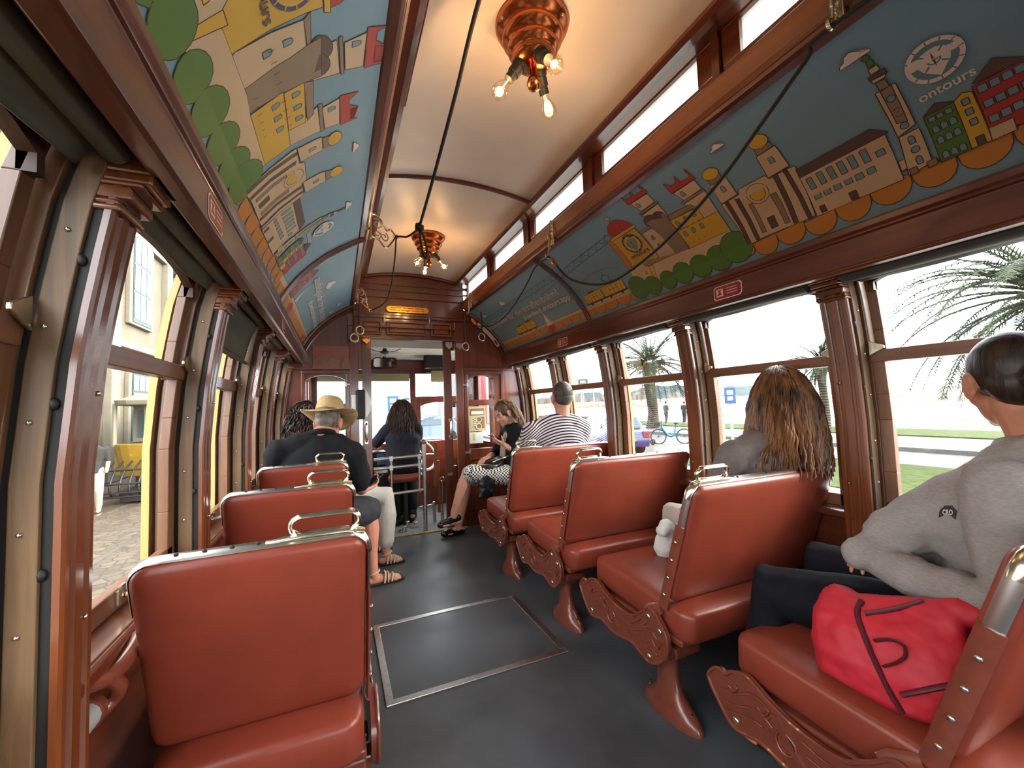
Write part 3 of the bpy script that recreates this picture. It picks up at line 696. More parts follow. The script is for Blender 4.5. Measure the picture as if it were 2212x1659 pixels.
b.tube([(.80, 4.45, .17), (.95, 4.45, .18)], .014, 8); b.tube([(.95, 4.45, .20), (.96, 4.45, 0)], .016, 8); b.ell((.95, 4.45, .2), .02); b.build('crank', M['steel'], t, smooth=50)
for i, (x, y, w) in enumerate(((.60, 4.28, 'left'), (.73, 4.38, 'right'), (.66, 4.45, 'rear'))):
    t = thing('floor_pedal', 'small steel foot pedal on the platform floor, %s of three' % w, 'pedal', (x, y, 0)); b = MB()
    b.box(x-.04, y-.03, -.004, x+.04, y+.03, .008); b.build('base_plate', M['steel'], t, bevel=.003)
    b = MB(); b.tube([(x, y, .006), (x+.01, y-.01, .04)], .01, 8); b.ell((x+.01, y-.01, .045), (.022, .022, .008)); b.build('button', M['steel'], t, smooth=50)
ART = "O978 85,975 53,965 35,951 24,933 19,914 20,896 26,882 39,872 58,869 92;O869 92,866 60,856 42,842 31,825 26,806 27,789 33,775 46,765 65,762 99;O762 99,759 67,749 50,734 39,717 34,697 35,680 42,665 55,655 74,652 108;O652 108,649 75,640 56,626 44,609 38,592 38,575 43,561 55,552 73,549 106;O547 105,544 73,534 55,520 44,503 38,484 39,467 46,453 58,443 77,440 111;O440 111,437 78,430 60,419 49,405 43,390 43,376 50,365 62,358 81,355 114;O1234 98,1233 73,1229 59,1223 49,1216 43,1208 42,1201 45,1195 52,1191 64,1190 86;O1190 86,1187 53,1178 36,1164 24,1147 19,1130 19,1113 25,1099 38,1090 57,1087 90;O1087 90,1084 58,1074 40,1059 29,1041 24,1022 25,1004 31,989 44,979 63,976 97;R1838 436,1826 478,1797 506,1757 521,1717 514,1686 491,1669 461,1664 433;Y1767 546,1764 554,1757 559,1749 559,1742 554,1739 546,1742 538,1749 533,1757 533,1764 538;O1887 443,1851 420,1856 243,1901 170,1902 226,1893 321;Y1854 418,1671 418,1665 177,1762 84,1900 179,1856 243;Y1856 437,1652 437,1657 421,1865 418;T1668 387,1572 382,1565 373,1656 368;C1656 368,1574 369,1538 189,1656 178,1665 186;C1572 453,1459 462,1464 383,1554 386;C1570 538,1459 534,1463 479,1555 475;T1577 469,1451 475,1451 466,1577 459;R1579 598,1584 540,1450 539,1456 598,1462 589,1466 560,1520 563,1517 598,1539 567,1567 569;C1359 389,1242 394,1251 283,1332 286,1336 354;C1360 462,1243 463,1245 411,1344 404;T1364 406,1239 407,1238 395,1366 392;R1363 526,1368 464,1233 467,1241 529,1247 516,1244 486,1295 489,1297 529,1316 496,1338 495;D1533 393,1545 384,1558 379,1573 379,1586 383,1595 392,1599 403,1596 416,1588 428,1576 436,1562 441,1547 441,1535 436,1527 428,1524 416,1526 404;D1481 384,1491 376,1504 371,1519 371,1532 376,1542 385,1546 396,1544 409,1537 420,1525 429,1511 433,1497 433,1485 428,1476 419,1472 408,1474 395;T1594 411,1470 406,1482 180,1560 183,1572 321;Y1474 354,1319 346,1322 287,1472 291;T1462 382,1336 375,1321 352,1475 353;Y1478 289,1251 284,1249 184,1473 184;C1901 223,1806 239,1754 174,1539 188,1476 183,1249 184,1247 132,1315 118,1411 97,1497 91,1634 92,1763 83,1910 166;Y1764 189,1730 190,1757 83,1776 87;B1553 497,1535 497,1535 514,1538 521,1544 523,1550 521,1553 514;B1336 423,1318 423,1318 440,1321 447,1327 449,1333 447,1336 440;B1457 313,1439 313,1439 330,1442 337,1448 339,1454 337,1457 330;B1408 313,1390 313,1390 330,1393 337,1399 339,1405 337,1408 330;B1361 314,1343 314,1343 331,1346 338,1352 340,1358 338,1361 331;B1456 247,1438 247,1438 264,1441 271,1447 273,1453 271,1456 264;B1410 247,1392 247,1392 264,1395 271,1401 273,1407 271,1410 264;B1362 247,1344 247,1344 264,1347 271,1353 273,1359 271,1362 264;B1627 309,1609 309,1609 326,1612 333,1618 335,1624 333,1627 326;B1625 252,1607 252,1607 269,1610 276,1616 278,1622 276,1625 269;Y1807 152,1795 152,1795 165,1797 170,1801 172,1805 170,1807 165;G1985 101,1981 126,1968 149,1948 165,1924 174,1898 174,1874 165,1854 149,1841 126,1837 101,1841 76,1854 53,1874 37,1898 28,1924 28,1948 37,1968 53,1981 76;G1861 80,1858 100,1847 117,1832 130,1813 137,1793 137,1774 130,1759 117,1748 100,1745 80,1748 60,1759 43,1774 30,1793 23,1813 23,1832 30,1847 43,1858 60;G1742 77,1739 95,1729 112,1715 124,1697 130,1679 130,1661 124,1647 112,1637 95,1634 77,1637 59,1647 42,1661 30,1679 24,1697 24,1715 30,1729 42,1739 59;G1643 83,1639 104,1629 122,1613 135,1593 142,1573 142,1553 135,1537 122,1527 104,1523 83,1527 62,1537 44,1553 31,1573 24,1593 24,1613 31,1629 44,1639 62;G1528 81,1524 102,1514 120,1498 133,1478 140,1458 140,1438 133,1422 120,1412 102,1408 81,1412 60,1422 42,1438 29,1458 22,1478 22,1498 29,1514 42,1524 60;G1423 84,1419 106,1408 125,1391 139,1370 147,1348 147,1327 139,1310 125,1299 106,1295 84,1299 62,1310 43,1327 29,1348 21,1370 21,1391 29,1408 43,1419 62;G1337 102,1333 127,1320 150,1300 166,1276 175,1250 175,1226 166,1206 150,1193 127,1189 102,1193 77,1206 54,1226 38,1250 29,1276 29,1300 38,1320 54,1333 77;C1210 398,1135 398,1139 311,1217 305;T1199 431,1145 427,1146 402,1203 400;Y1141 438,1147 429,1157 422,1170 419,1183 420,1195 425,1204 433,1209 443,1208 454,1201 463,1191 469,1178 472,1164 471,1153 466,1144 458,1140 448;C1222 302,1135 304,1125 325,1014 324,1005 302,941 304,914 299,931 96,977 95,1133 95,1189 89,1207 83;B1181 346,1163 346,1163 367,1167 373,1172 376,1177 373,1181 367;D1204 302,1186 301,1193 89,1209 86;D1160 300,1142 299,1152 93,1169 91;T1124 249,1108 248,1114 112,1132 112;T1035 245,1012 244,1017 111,1037 112;C1000 403,928 404,927 312,1008 308;T988 435,933 428,933 408,994 404;Y930 445,935 435,944 428,955 424,968 424,980 429,989 437,994 447,994 458,989 468,979 475,967 479,955 478,943 473,935 465,930 455;B973 351,955 351,955 372,959 378,964 381,969 378,973 372;D992 310,975 308,991 99,1009 99;D954 308,940 308,942 93,957 92;C1115 273,1112 288,1105 301,1094 310,1079 315,1065 315,1050 310,1039 301,1032 288,1029 273,1032 258,1039 245,1050 236,1065 231,1079 231,1094 236,1105 245,1112 258;Y1102 273,1100 283,1095 292,1087 299,1077 303,1067 303,1057 299,1049 292,1044 283,1042 273,1044 263,1049 254,1057 247,1067 243,1077 243,1087 247,1095 254,1100 263;D1090 163,1061 164,1063 115,1091 114;D918 285,691 290,656 257,665 253,920 251;C920 251,665 253,669 96,927 91;B906 191,888 191,888 237,906 237;B871 193,853 193,853 239,871 239;B838 194,820 194,820 240,838 240;B806 194,788 194,788 240,806 240;B774 195,756 195,756 241,774 241;B739 195,721 195,721 241,739 241;B908 150,886 150,886 170,908 170;B876 151,854 151,854 171,876 171;B843 152,821 152,821 172,843 172;B809 154,787 154,787 174,809 174;B777 153,755 153,755 173,777 173;B743 155,721 155,721 175,743 175;B704 196,682 196,682 216,704 216;D908 96,890 96,890 122,908 122;D812 96,790 96,790 126,812 126;C665 154,645 157,645 127,666 122;C641 224,593 225,596 112,655 101;C640 379,593 378,596 240,642 226;T629 377,602 379,608 258,631 265;T627 407,606 404,606 379,629 382;C634 421,598 417,605 408,631 410;D635 432,595 434,595 418,634 421;C625 454,604 454,604 437,626 437;G621 477,609 483,606 470,608 458,622 458;G625 488,623 493,619 497,613 497,609 493,607 488,609 483,613 479,619 479,623 483;B624 284,610 284,610 303,613 308,617 310,621 308,624 303;B625 188,611 188,611 207,614 212,618 214,622 212,625 207;B627 122,613 122,613 141,616 146,620 148,624 146,627 141;B626 343,625 348,621 352,616 353,611 352,607 348,606 343,607 338,611 334,616 333,621 334,625 338;B628 250,627 255,623 259,618 260,613 259,609 255,608 250,609 245,613 241,618 240,623 241,627 245;B629 169,628 174,624 178,619 179,614 178,610 174,609 169,610 164,614 160,619 159,624 160,628 164;T650 119,631 119,631 100,650 98;T608 119,586 121,585 102,608 99;D577 246,545 269,512 248;G577 246,512 247,515 102,580 100;Y513 247,493 260,476 250,475 103,515 103;D471 268,425 305,382 270,346 253,341 259;R473 262,384 263,340 265,342 117,419 111,474 138;C474 138,430 138,430 104,476 102;B570 223,556 223,556 237,570 237;B553 223,539 223,539 237,553 237;B535 224,521 224,521 238,535 238;B571 188,557 188,557 203,560 208,564 210,568 208,571 203;B553 189,539 189,539 204,542 209,546 211,550 209,553 204;B535 189,521 189,521 204,524 209,528 211,532 209,535 204;B571 153,557 153,557 168,560 173,564 175,568 173,571 168;B553 154,539 154,539 169,542 174,546 176,550 174,553 169;B535 155,521 155,521 170,524 175,528 177,532 175,535 170;B572 107,558 107,558 122,561 127,565 129,569 127,572 122;B554 107,540 107,540 122,543 127,547 129,551 127,554 122;B536 108,522 108,522 123,525 128,529 130,533 128,536 123;B500 224,486 224,486 242,500 242;B501 194,487 194,487 212,501 212;B501 163,487 163,487 181,501 181;D502 103,486 103,486 129,502 129;B467 236,449 236,449 256,467 256;B445 236,427 236,427 256,445 256;B423 237,405 237,405 257,423 257;B402 238,384 238,384 258,402 258;B467 192,449 192,449 212,467 212;B446 193,428 193,428 213,446 213;B424 194,406 194,406 214,424 214;B468 148,450 148,450 168,468 168;B446 150,428 150,428 170,446 170;B424 152,406 152,406 172,424 172;B379 239,361 239,361 259,379 259;B400 195,382 195,382 215,400 215;B399 152,381 152,381 172,399 172;W674 500,670 510,658 514,652 527,636 532,621 522,614 512,598 507,598 500;W1112 518,1110 526,1100 529,1095 540,1082 543,1070 536,1064 528,1052 524,1052 518;"
# ------------------------------------------------------------------ printed cove panels
INK = {'C': '#cdb493', 'Y': '#d3ab3c', 'G': '#4f7a34', 'R': '#b03a32', 'T': '#8e7c66', 'D': '#5d4a44', 'O': '#c07f35', 'B': '#7796a3', 'W': '#e3d6cd', 'L': '#3c2a22', 'P': '#4a3f66', 'S': '#5f8796', 'K': '#3e5a68', 'N': '#47602f'}
INKS = list(INK); IM = [plain('ink_'+k.lower(), INK[k], .45, var=.05, vscale=6) for k in INKS]
SHAPES = []
for it in ART.split(';'):
    if it: SHAPES.append((it[0], [tuple(int(q)/1000 for q in p.split()) for p in it[1:].split(',')]))
SMAX = SL[-1]-.005
def clip(poly, i, lim, keep_less):
    out = []; n = len(poly)
    ok = lambda p: (p[i] <= lim) if keep_less else (p[i] >= lim)
    for k in range(n):
        a, c = poly[k], poly[(k+1) % n]
        if ok(a): out.append(a)
        if ok(a) != ok(c):
            t = (lim-a[i])/(c[i]-a[i]); q = [lerp(a[0], c[0], t), lerp(a[1], c[1], t)]; out.append(tuple(q))
    return out
class Print:
    """flat artwork in (along, up) metres, laid on the curved panel"""
    def __init__(s, side, y0, y1): s.side, s.y0, s.y1 = side, y0, y1; s.bm = bmesh.new(); s.k = 0
    def poly(s, c, pts, line=.0022, lc='L'):
        for i, lim, less in ((0, s.y0, 0), (0, s.y1, 1), (1, 0.0, 0), (1, SMAX, 1)): 
            pts = clip(pts, i, lim, less)
            if len(pts) < 3: return
        s.k += 1; z = s.k*.00002
        try:
            f = s.bm.faces.new([s.bm.verts.new((p[0], p[1], z)) for p in pts]); f.material_index = INKS.index(c)
        except Exception: return
        if line:
            n = len(pts)
            for i in range(n): s.stroke([pts[i], pts[(i+1) % n]], line, lc, z+.00001)
    def stroke(s, pts, w, c='L', z=None):
        if z is None: s.k += 1; z = s.k*.00002
        for a, b in zip(pts, pts[1:]):
            dx, dy = b[0]-a[0], b[1]-a[1]; l = math.hypot(dx, dy)
            if l < 1e-5: continue
            nx, ny = -dy/l*w/2, dx/l*w/2; q = [(a[0]+nx, a[1]+ny), (a[0]-nx, a[1]-ny), (b[0]-nx, b[1]-ny), (b[0]+nx, b[1]+ny)]
            for i, lim, less in ((0, s.y0, 0), (0, s.y1, 1), (1, 0.0, 0), (1, SMAX, 1)):
                q = clip(q, i, lim, less)
                if len(q) < 3: break
            if len(q) < 3: continue
            f = s.bm.faces.new([s.bm.verts.new((p[0], p[1], z)) for p in q]); f.material_index = INKS.index(c)
    def text(s, txt, size, fn, c, width=None, bold=0, center=False):
        vs, fs, w = textmesh(txt, size, bold); k = (width/w) if width else 1; off = -w*k/2 if center else 0
        s.k += 1; z = s.k*.00002; bv = [s.bm.verts.new((*fn(x*k+off, y), z)) for x, y in vs]
        for f in fs:
            try: s.bm.faces.new([bv[i] for i in f]).material_index = INKS.index(c)
            except Exception: pass
    def build(s, name, parent):
        bm = s.bm; bmesh.ops.triangulate(bm, faces=bm.faces[:])
        for i in range(1, 20):
            bmesh.ops.bisect_plane(bm, geom=bm.verts[:]+bm.edges[:]+bm.faces[:], plane_co=(0, SL[-1]*i/20, 0), plane_no=(0, 1, 0))
        for v in bm.verts: v.co = cove(s.side, v.co.x, v.co.y, .0012+v.co.z)
        me = bpy.data.meshes.new(name); bm.to_mesh(me); bm.free()
        for m in IM: me.materials.append(m)
        o = bpy.data.objects.new(name, me); COL.objects.link(o); o.parent = parent; o.matrix_parent_inverse = parent.matrix_basis.inverted()
        return o
def circ(cx, cy, r, n=24): return [(cx+r*math.cos(2*PI*i/n), cy+r*math.sin(2*PI*i/n)) for i in range(n)]
def heart(cx, cy, r, d): return [(cx+d*x*r, cy+y*r) for x, y in ((0, -1.05), (.28, -.72), (.62, -.35), (.74, .05), (.62, .45), (.3, .68), (-.05, .70), (-.4, .62), (-.66, .38), (-.74, 0), (-.6, -.4), (-.28, -.75))]
def logo(p, cx, cy, r, ring, inner, bg, d):
    p.poly(ring, circ(cx, cy, r), 0); p.poly(bg, circ(cx, cy, r*.82), 0); p.poly(inner, heart(cx, cy+.02*r, r*.78, d), 0)
    for a in range(12):
        an = a*PI/6; p.stroke([(cx+r*.8*math.cos(an), cy+r*.8*math.sin(an)), (cx+r*.98*math.cos(an), cy+r*.98*math.sin(an))], .003, bg)
    p.poly(bg, circ(cx, cy+.06*r, r*.26), 0); p.poly(inner, circ(cx, cy+.06*r, r*.2), 0); p.poly(bg, circ(cx, cy+.06*r, r*.07, 10), 0)
    for a in (.8, 2.4, 3.9, 5.5): p.stroke([(cx+r*.3*math.cos(a), cy+r*.06+r*.3*math.sin(a)), (cx+r*.55*math.cos(a), cy+r*.06+r*.55*math.sin(a))], .004, bg)
    p.poly('D', [(cx-.05*r, cy+.06*r), (cx, cy+.45*r), (cx+.05*r, cy+.06*r)], 0); p.poly('D', [(cx-.05*r, cy+.06*r), (cx, cy-.35*r), (cx+.05*r, cy+.06*r)], 0)
def tram(p, T, x, y, w, h, n):
    """little yellow tram: T maps (reading x, up) to panel coordinates"""
    P = lambda *q: [T(a, b) for a, b in q]
    p.poly('N', P((x-.012, y), (x+w+.012, y), (x+w+.012, y+.014), (x-.012, y+.014)), .0015)
    p.poly('Y', P((x, y+.008), (x+w, y+.008), (x+w, y+h*.9), (x, y+h*.9)), .003)
    p.poly('Y', P((x-.01, y+h*.88), (x+w+.01, y+h*.88), (x+w+.004, y+h), (x-.004, y+h)), .002)
    p.poly('D', P((x+w*.3, y+h), (x+w*.7, y+h), (x+w*.66, y+h*1.16), (x+w*.34, y+h*1.16)), .0015)
    for i in range(n): 
        q = x+w*(i+.7)/(n+.4); p.stroke(P((q, y+.01), (q, y+h*.88)), .0032)
    p.stroke(P((x+w*.3, y+h*.5), (x+w*.72, y+h*.5)), .003)
    for q in (.22, .78): p.poly('L', [T(a, b) for a, b in circ(x+w*q, y-.004, .011, 10)], 0)
def frontpart(p, T, y_end, x0=0):
    """quay with scallops used on the forward panels; reading x runs from x0"""
    P = lambda *q: [T(a, b) for a, b in q]
    p.poly('C', P((x0, .085), (y_end, .085), (y_end, .116), (x0, .116)), .002)
    p.stroke(P((x0, .098), (y_end, .098)), .002)
    n = int((y_end-x0)/.128)
    for i in range(n+1):
        a = x0+i*.128
        p.poly('O', P((a, .09), *[(a+.064-.064*math.cos(PI*k/8), .09-.062*math.sin(PI*k/8)**.7) for k in range(1, 8)], (a+.128, .09)), .002)
RIB = 2.49
def panel(side, y0, y1, name, label):
    x, y, z = cove(side, (y0+y1)/2, SL[-1]/2)
    t = thing(name, label, 'panel', (x, y, z), 0)
    b = MB(); b.grid(lambda u, v: cove(side, lerp(y0, y1, u), SL[-1]*v), 24, 28)
    b.build('panel_board', M['blue'], t, smooth=60); return t
def skyline(p, dy=None):
    T = (lambda q: q) if dy is None else (lambda q: (dy-q[0], q[1]))
    d = -1 if dy is None else 1
    for c, pts in SHAPES:
        p.poly(c, [T(q) for q in pts], .0022 if c not in 'W' else .0015)
    cx, cy = T((1.752, .352)); logo(p, cx, cy, .062, 'P', 'S', 'Y', d)
    cx, cy = T((1.755, .268)); p.text('ontours', .04, (lambda X_, Y_: (cx+d*X_, cy+Y_)), 'P', .14, .01, True)
    cx, cy = T((.51, .378)); logo(p, cx, cy, .058, 'W', 'W', 'S', d)
    cx2, cy2 = T((.512, .288)); p.text('ontours', .036, (lambda X_, Y_: (cx2+d*X_, cy2+Y_)), 'W', .112, .012, True)
    # crenel ticks on the castle walls
    for i in range(9):
        q = 1.62-i*.034; p.stroke([T((q, .265+.002*i)), T((q, .283+.002*i))], .002)
    for i in range(6):
        q = 1.52-i*.03; p.stroke([T((q, .20)), T((q, .212))], .002)
# --- right side
t = panel(1, RIB+.012, YB, 'printed_panel', 'blue printed cove panel with German audio guide wording, right side beside the bulkhead')
p = Print(1, RIB+.014, YB-.002); T = lambda a, s: (4.12-a, s)
for s0, s1 in ((.30, .36),):
    a0 = .1; pts = []
    for i in range(30):
        x = a0+i*.055; pts.append(T(x, .386+.045*(i % 2)+.0006*i))
    p.stroke(pts, .003, 'K'); p.stroke([T(.05, .385), T(1.62, .403)], .003, 'K'); p.stroke([T(.05, .43), T(1.62, .448)], .003, 'K')
    p.stroke([T(*q) for q in ((.55, .12), (.75, .2), (1.05, .3), (1.35, .36), (1.62, .38))], .002, 'K'); p.stroke([T(1.33, .12), T(1.2, .24)], .002, 'K')
frontpart(p, T, 1.62, .0)
tram(p, T, .50, .118, .19, .075, 5); tram(p, T, .705, .118, .19, .08, 5)
p.stroke([T(.78, .20), T(.76, .225), T(.79, .25), T(.82, .225), T(.80, .2)], .003, 'L')
p.poly('R', [T(a, s) for a, s in circ(1.085, .055, .042, 16)], 0); p.poly('R', [T(1.10, .09), T(1.155, .09), T(1.15, .045), T(1.11, .04)], 0)
p.poly('W', [T(1.107, .228), T(1.045, .088), T(1.141, .09)], .0015)
for a, s in ((.70, .47), (.19, .465)): p.poly('W', [T(a-.045, s-.008), T(a-.03, s+.02), T(a, s+.035), T(a+.02, s+.012), T(a+.05, s-.004), T(a+.01, s-.022)], .001)
p.build('printed_quay', t)
p = Print(1, RIB+.014, YB-.002); p.k = 300
p.text('audioguide für die straßenbahn?', .085, lambda x, y: T(.02+x, .292+.00002*x+y), 'W', 1.475)
p.text('download.ontours.app', .068, lambda x, y: T(.785+x, .222+y), 'W', .79, .012)
p.build('lettering', t)
t = panel(1, .35-2.9, RIB-.012, 'printed_panel', 'blue printed cove panel with cartoon city skyline on the right above the windows')
p = Print(1, -2.5, RIB-.014); p.k = 0
T2 = lambda a, s: (2.62-a, s)
p.stroke([(2.47, .43), (1.80, .47)], .003, 'K'); p.stroke([(2.47, .385), (1.82, .43)], .003, 'K')
p.stroke([(2.45-.045*i, .39+.0035*i+.042*(i % 2)) for i in range(15)], .0025, 'K')
p.stroke([(2.45, .22), (2.35, .28), (2.2, .31), (2.05, .30), (1.95, .25)], .002, 'K'); p.stroke([(2.3, .4), (2.22, .3)], .002, 'K')
frontpart(p, T2, .66, .1)
tram(p, T2, .20, .118, .19, .075, 5); tram(p, T2, .405, .118, .21, .08, 5)
p.stroke([T2(.49, .215), T2(.46, .245), T2(.50, .27), T2(.54, .245), T2(.52, .215)], .003, 'L')
skyline(p)
p.build('printed_skyline', t)
# --- left side (the same artwork reads towards the bulkhead)
t = panel(-1, -2.55, RIB-.012, 'printed_panel', 'blue printed cove panel with large cartoon castle on the left above the windows')
p = Print(-1, -2.5, RIB-.014); p.poly('C', [(2.2, .075), (2.49, .085), (2.49, .116), (2.2, .106)], .002)
T3 = lambda a, s: (a, s)
for i in range(3):
    a = 2.2+i*.12; p.poly('O', [(a, .09)]+[(a+.06-.06*math.cos(PI*k/8), .09-.06*math.sin(PI*k/8)**.7) for k in range(1, 8)]+[(a+.12, .09)], .002)
skyline(p, 2.63); p.build('printed_skyline', t)
t = panel(-1, RIB+.012, YB, 'printed_panel', 'blue printed cove panel with audio guide lettering on the left beside the bulkhead')
p = Print(-1, RIB+.014, YB-.002)
frontpart(p, T3, 4.12, 2.5)
p.poly('Y', [(2.53, .10), (2.60, .10), (2.60, .27), (2.53, .25)]); p.poly('R', [(2.60, .10), (2.72, .10), (2.72, .29), (2.60, .29)]); p.poly('D', [(2.60, .29), (2.72, .29), (2.66, .335)])
for i in range(4):
    for j in range(2): p.poly('B', [(2.615+j*.055, .125+i*.042), (2.645+j*.055, .125+i*.042), (2.645+j*.055, .15+i*.042), (2.615+j*.055, .15+i*.042)], .0015)
    p.poly('B', [(2.55, .125+i*.035), (2.58, .125+i*.035), (2.58, .147+i*.035), (2.55, .147+i*.035)], .0015)
p.poly('W', [(2.815, .118), (2.88, .118), (2.845, .2), (2.83, .295), (2.822, .2)], .0015)
p.poly('R', [(2.77, .088), (2.83, .10), (2.88, .085), (2.86, .04), (2.82, .022), (2.78, .045)], 0)
p.poly('W', [(3.80, .116), (3.83, .116), (3.822, .17)], .001); p.poly('R', [(3.83, .07), (3.92, .08), (3.9, .035), (3.86, .02)], 0)
for a, s, k in ((3.12, .40, 1.6), (3.85, .476, .8), (3.98, .40, .8)): p.poly('W', [(a-.045*k, s-.008*k), (a-.03*k, s+.02*k), (a, s+.035*k), (a+.02*k, s+.012*k), (a+.05*k, s-.004*k), (a+.01*k, s-.022*k)], .001)
cx, cy = 2.535, .365; logo(p, cx, cy, .058, 'W', 'W', 'S', 1)
p.build('printed_quay', t)
p = Print(-1, RIB+.014, YB-.002); p.k = 300
p.text('audioguide for the tram?', .09, lambda x, y: (2.77+x, .285+y), 'W', 1.30)
p.text('download.ontours.app', .07, lambda x, y: (3.13+x, .205+y), 'W', .97, .012)
p.build('lettering', t)
# ribs over the panel joints
n = 17
for sd in (-1, 1):
    b = MB(); b.tube([cove(sd, RIB, SL[-1]*i/16, .004) for i in range(17)], .017, 8, up=(0, 1, 0)); b.tube([cove(sd, RIB, SL[-1]*i/16, .018) for i in range(17)], .008, 6, up=(0, 1, 0))
    struct(tag(b.build('trim_%d' % n, M['mahog_x'], smooth=50), 'curved dark rib between the %s printed panels' % ('left' if sd < 0 else 'right'))); n += 1
# ------------------------------------------------------------------ ceiling lights
BULBS = []
bulbglass = glass('bulb_glass', (1, .93, .8, 1), .12)
fil = plain('hot_filament', '#ffd9a0', .5, emit=('#ffb45a', 90))
glow = plain('bulb_glow', '#ffcf90', .5, emit=('#ff9d3c', 6))
def ceiling_light(x, y, label, rot):
    zc = 2.553
    t = thing('ceiling_light', label, 'ceiling light', (x, y, zc), 0, None)
    Mx = Matrix.Translation((x, y, zc)) @ Matrix.Rotation(PI, 4, 'X')
    b = MB(); b.lathe([(.0, -.004), (.128, -.004), (.131, .006), (.126, .016), (.112, .024), (.104, .034), (.108, .046), (.106, .058), (.094, .066), (.087, .076), (.091, .088), (.088, .098), (.077, .105), (.07, .116), (.072, .126), (.066, .136), (.05, .146), (.03, .152), (0, .153)], Mx, 40)
    b.build('stepped_canopy', M['copper'], t, smooth=50)
    b = MB()
    for k in range(3):
        a = rot+.5+k*2*PI/3; b.ell((x+.118*math.cos(a), y+.118*math.sin(a), zc-.022), .006, None, 8, 6)
    b.build('screw', M['brassy'], t, smooth=60)
    b = MB(); b.lathe([(.012, .15), (.014, .19), (.022, .20), (.026, .215), (.02, .232), (.008, .24), (0, .241)], Mx, 20); b.build('finial', M['copper'], t, smooth=50)
    for k in range(3):
        a = rot+k*2*PI/3; d = V((math.cos(a)*.62, math.sin(a)*.62, -.78)).normalized(); p0 = V((x, y, zc-.128))+V((math.cos(a), math.sin(a), 0))*.035
        b = MB(); b.tube([p0, p0+d*.03, p0+d*.032, p0+d*.062, p0+d*.064, p0+d*.088], [.027, .027, .023, .022, .018, .018], 12); b.build('lamp_holder', M['black'], t, smooth=40)
        q = p0+d*.088; Rm = V((0, 0, 1)).rotation_difference(d).to_matrix().to_4x4(); Mq = Matrix.Translation(q) @ Rm
        b = MB(); b.lathe([(.012, 0), (.013, .008), (.016, .018), (.024, .032), (.029, .046), (.029, .058), (.024, .070), (.014, .079), (0, .082)], Mq, 18, cap=False)
        o = b.build('bulb', bulbglass, t, smooth=70)
        b = MB(); c = q+d*.045; side = d.orthogonal().normalized(); s2 = d.cross(side)
        b.tube([c+side*.011*math.cos(2*PI*i/18)*(1 if i % 2 else .75)+s2*.011*math.sin(2*PI*i/18)+d*(.006*(i % 2)) for i in range(18)], .0018, 5, closed=True)
        b.tube([q, c], .0015, 5); b.ell(c, (.006, .006, .006), None, 8, 6)
        b.build('filament', fil, o)
        BULBS.append(q+d*.05)
ceiling_light(.655, 1.24, 'copper ceiling light nearest the camera with three bare bulbs', 2.74)
ceiling_light(.68, 3.17, 'copper ceiling light farther forward with three bare bulbs', -2.55)

# ------------------------------------------------------------------ bell cord brackets and cords
def bracket(side, y, label, tipx, tipz, tipy=None):
    tipy = y if tipy is None else tipy
    x0 = XV+side*.525 if side > 0 else XV-.52
    t = thing('cord_bracket', label, 'bracket', (x0, y, 2.26)); A = V((x0, y, 2.31)); B_ = V((x0, y, 2.21)); T_ = V((tipx, tipy, tipz))
    ex = (T_-V((x0, y, tipz))); 
    def P(u, z): return V((lerp(x0, tipx, u), lerp(y, tipy, u), z))
    b = MB(); b.box(x0-.006, y-.014, 2.185, x0+.006, y+.014, 2.335)
    for z in (2.20, 2.32): b.ell((x0-side*.008, y, z), .006, None, 8, 5)
    b.build('wall_plate', M['brassy'], t, bevel=.003)
    b = MB()
    b.tube(catmull([P(0, 2.33), P(.18, 2.335), P(.42, 2.315), P(.62, 2.27), P(.78, tipz+.03), P(1, tipz)], 6), .0055, 7)
    b.tube(catmull([P(0, 2.20), P(.3, 2.195), P(.6, 2.165), P(1, tipz)], 6), .005, 7)
    def spiral(u, z, r, a0, turns, sgn):
        b.tube([P(u+(r*(1-.75*i/24))*math.cos(a0+sgn*turns*2*PI*i/24)/max(.08, abs(tipx-x0)), z+(r*(1-.75*i/24))*math.sin(a0+sgn*turns*2*PI*i/24)) for i in range(25)], .004, 6)
    spiral(.25, 2.285, .032, 2.2, 1.2, -1); spiral(.26, 2.225, .026, -2.0, 1.2, 1); spiral(.52, 2.225, .027, 1.2, 1.3, -1)
    b.build('scrollwork', M['brassy'], t, smooth=50)
    b = MB(); b.tube([T_+V((.013*math.cos(a), 0, .013*math.sin(a))) for a in [2*PI*i/12 for i in range(12)]], .005, 6, closed=True); b.build('eye', M['brassy'], t, smooth=50)
bracket(-1, 2.42, 'ornate brass cord bracket on the left rail beside the far ceiling light', .345, 2.255, 2.52)
bracket(-1, 3.96, 'ornate brass cord bracket left of the doorway at the bulkhead', .30, 2.13)
bracket(1, .60, 'ornate brass cord bracket at the top right nearest the camera', 1.195, 2.165)
bracket(1, 2.17, 'ornate brass cord bracket on the right rail between the printed panels', 1.195, 2.11)
bracket(1, 3.84, 'ornate brass cord bracket right of the doorway at the bulkhead', 1.2, 2.13)
def cord(label, pts, r=.0065):
    b = MB(); b.tube(catmull(pts, 8), r, 8)
    return tag(b.build('bell_cord', M['cord'], smooth=60), label, 'cord')
t = thing('bell_cord', 'black bell cord crossing the white ceiling to a knot near the far light', 'cord', (.42, 1.137, 2.46))
b = MB(); b.tube(catmull([(.42, .2, 2.52), (.42, .7, 2.50), (.42, 1.137, 2.463), (.42, 1.416, 2.37), (.42, 1.777, 2.269), (.42, 2.169, 2.179)], 8), .0075, 8)
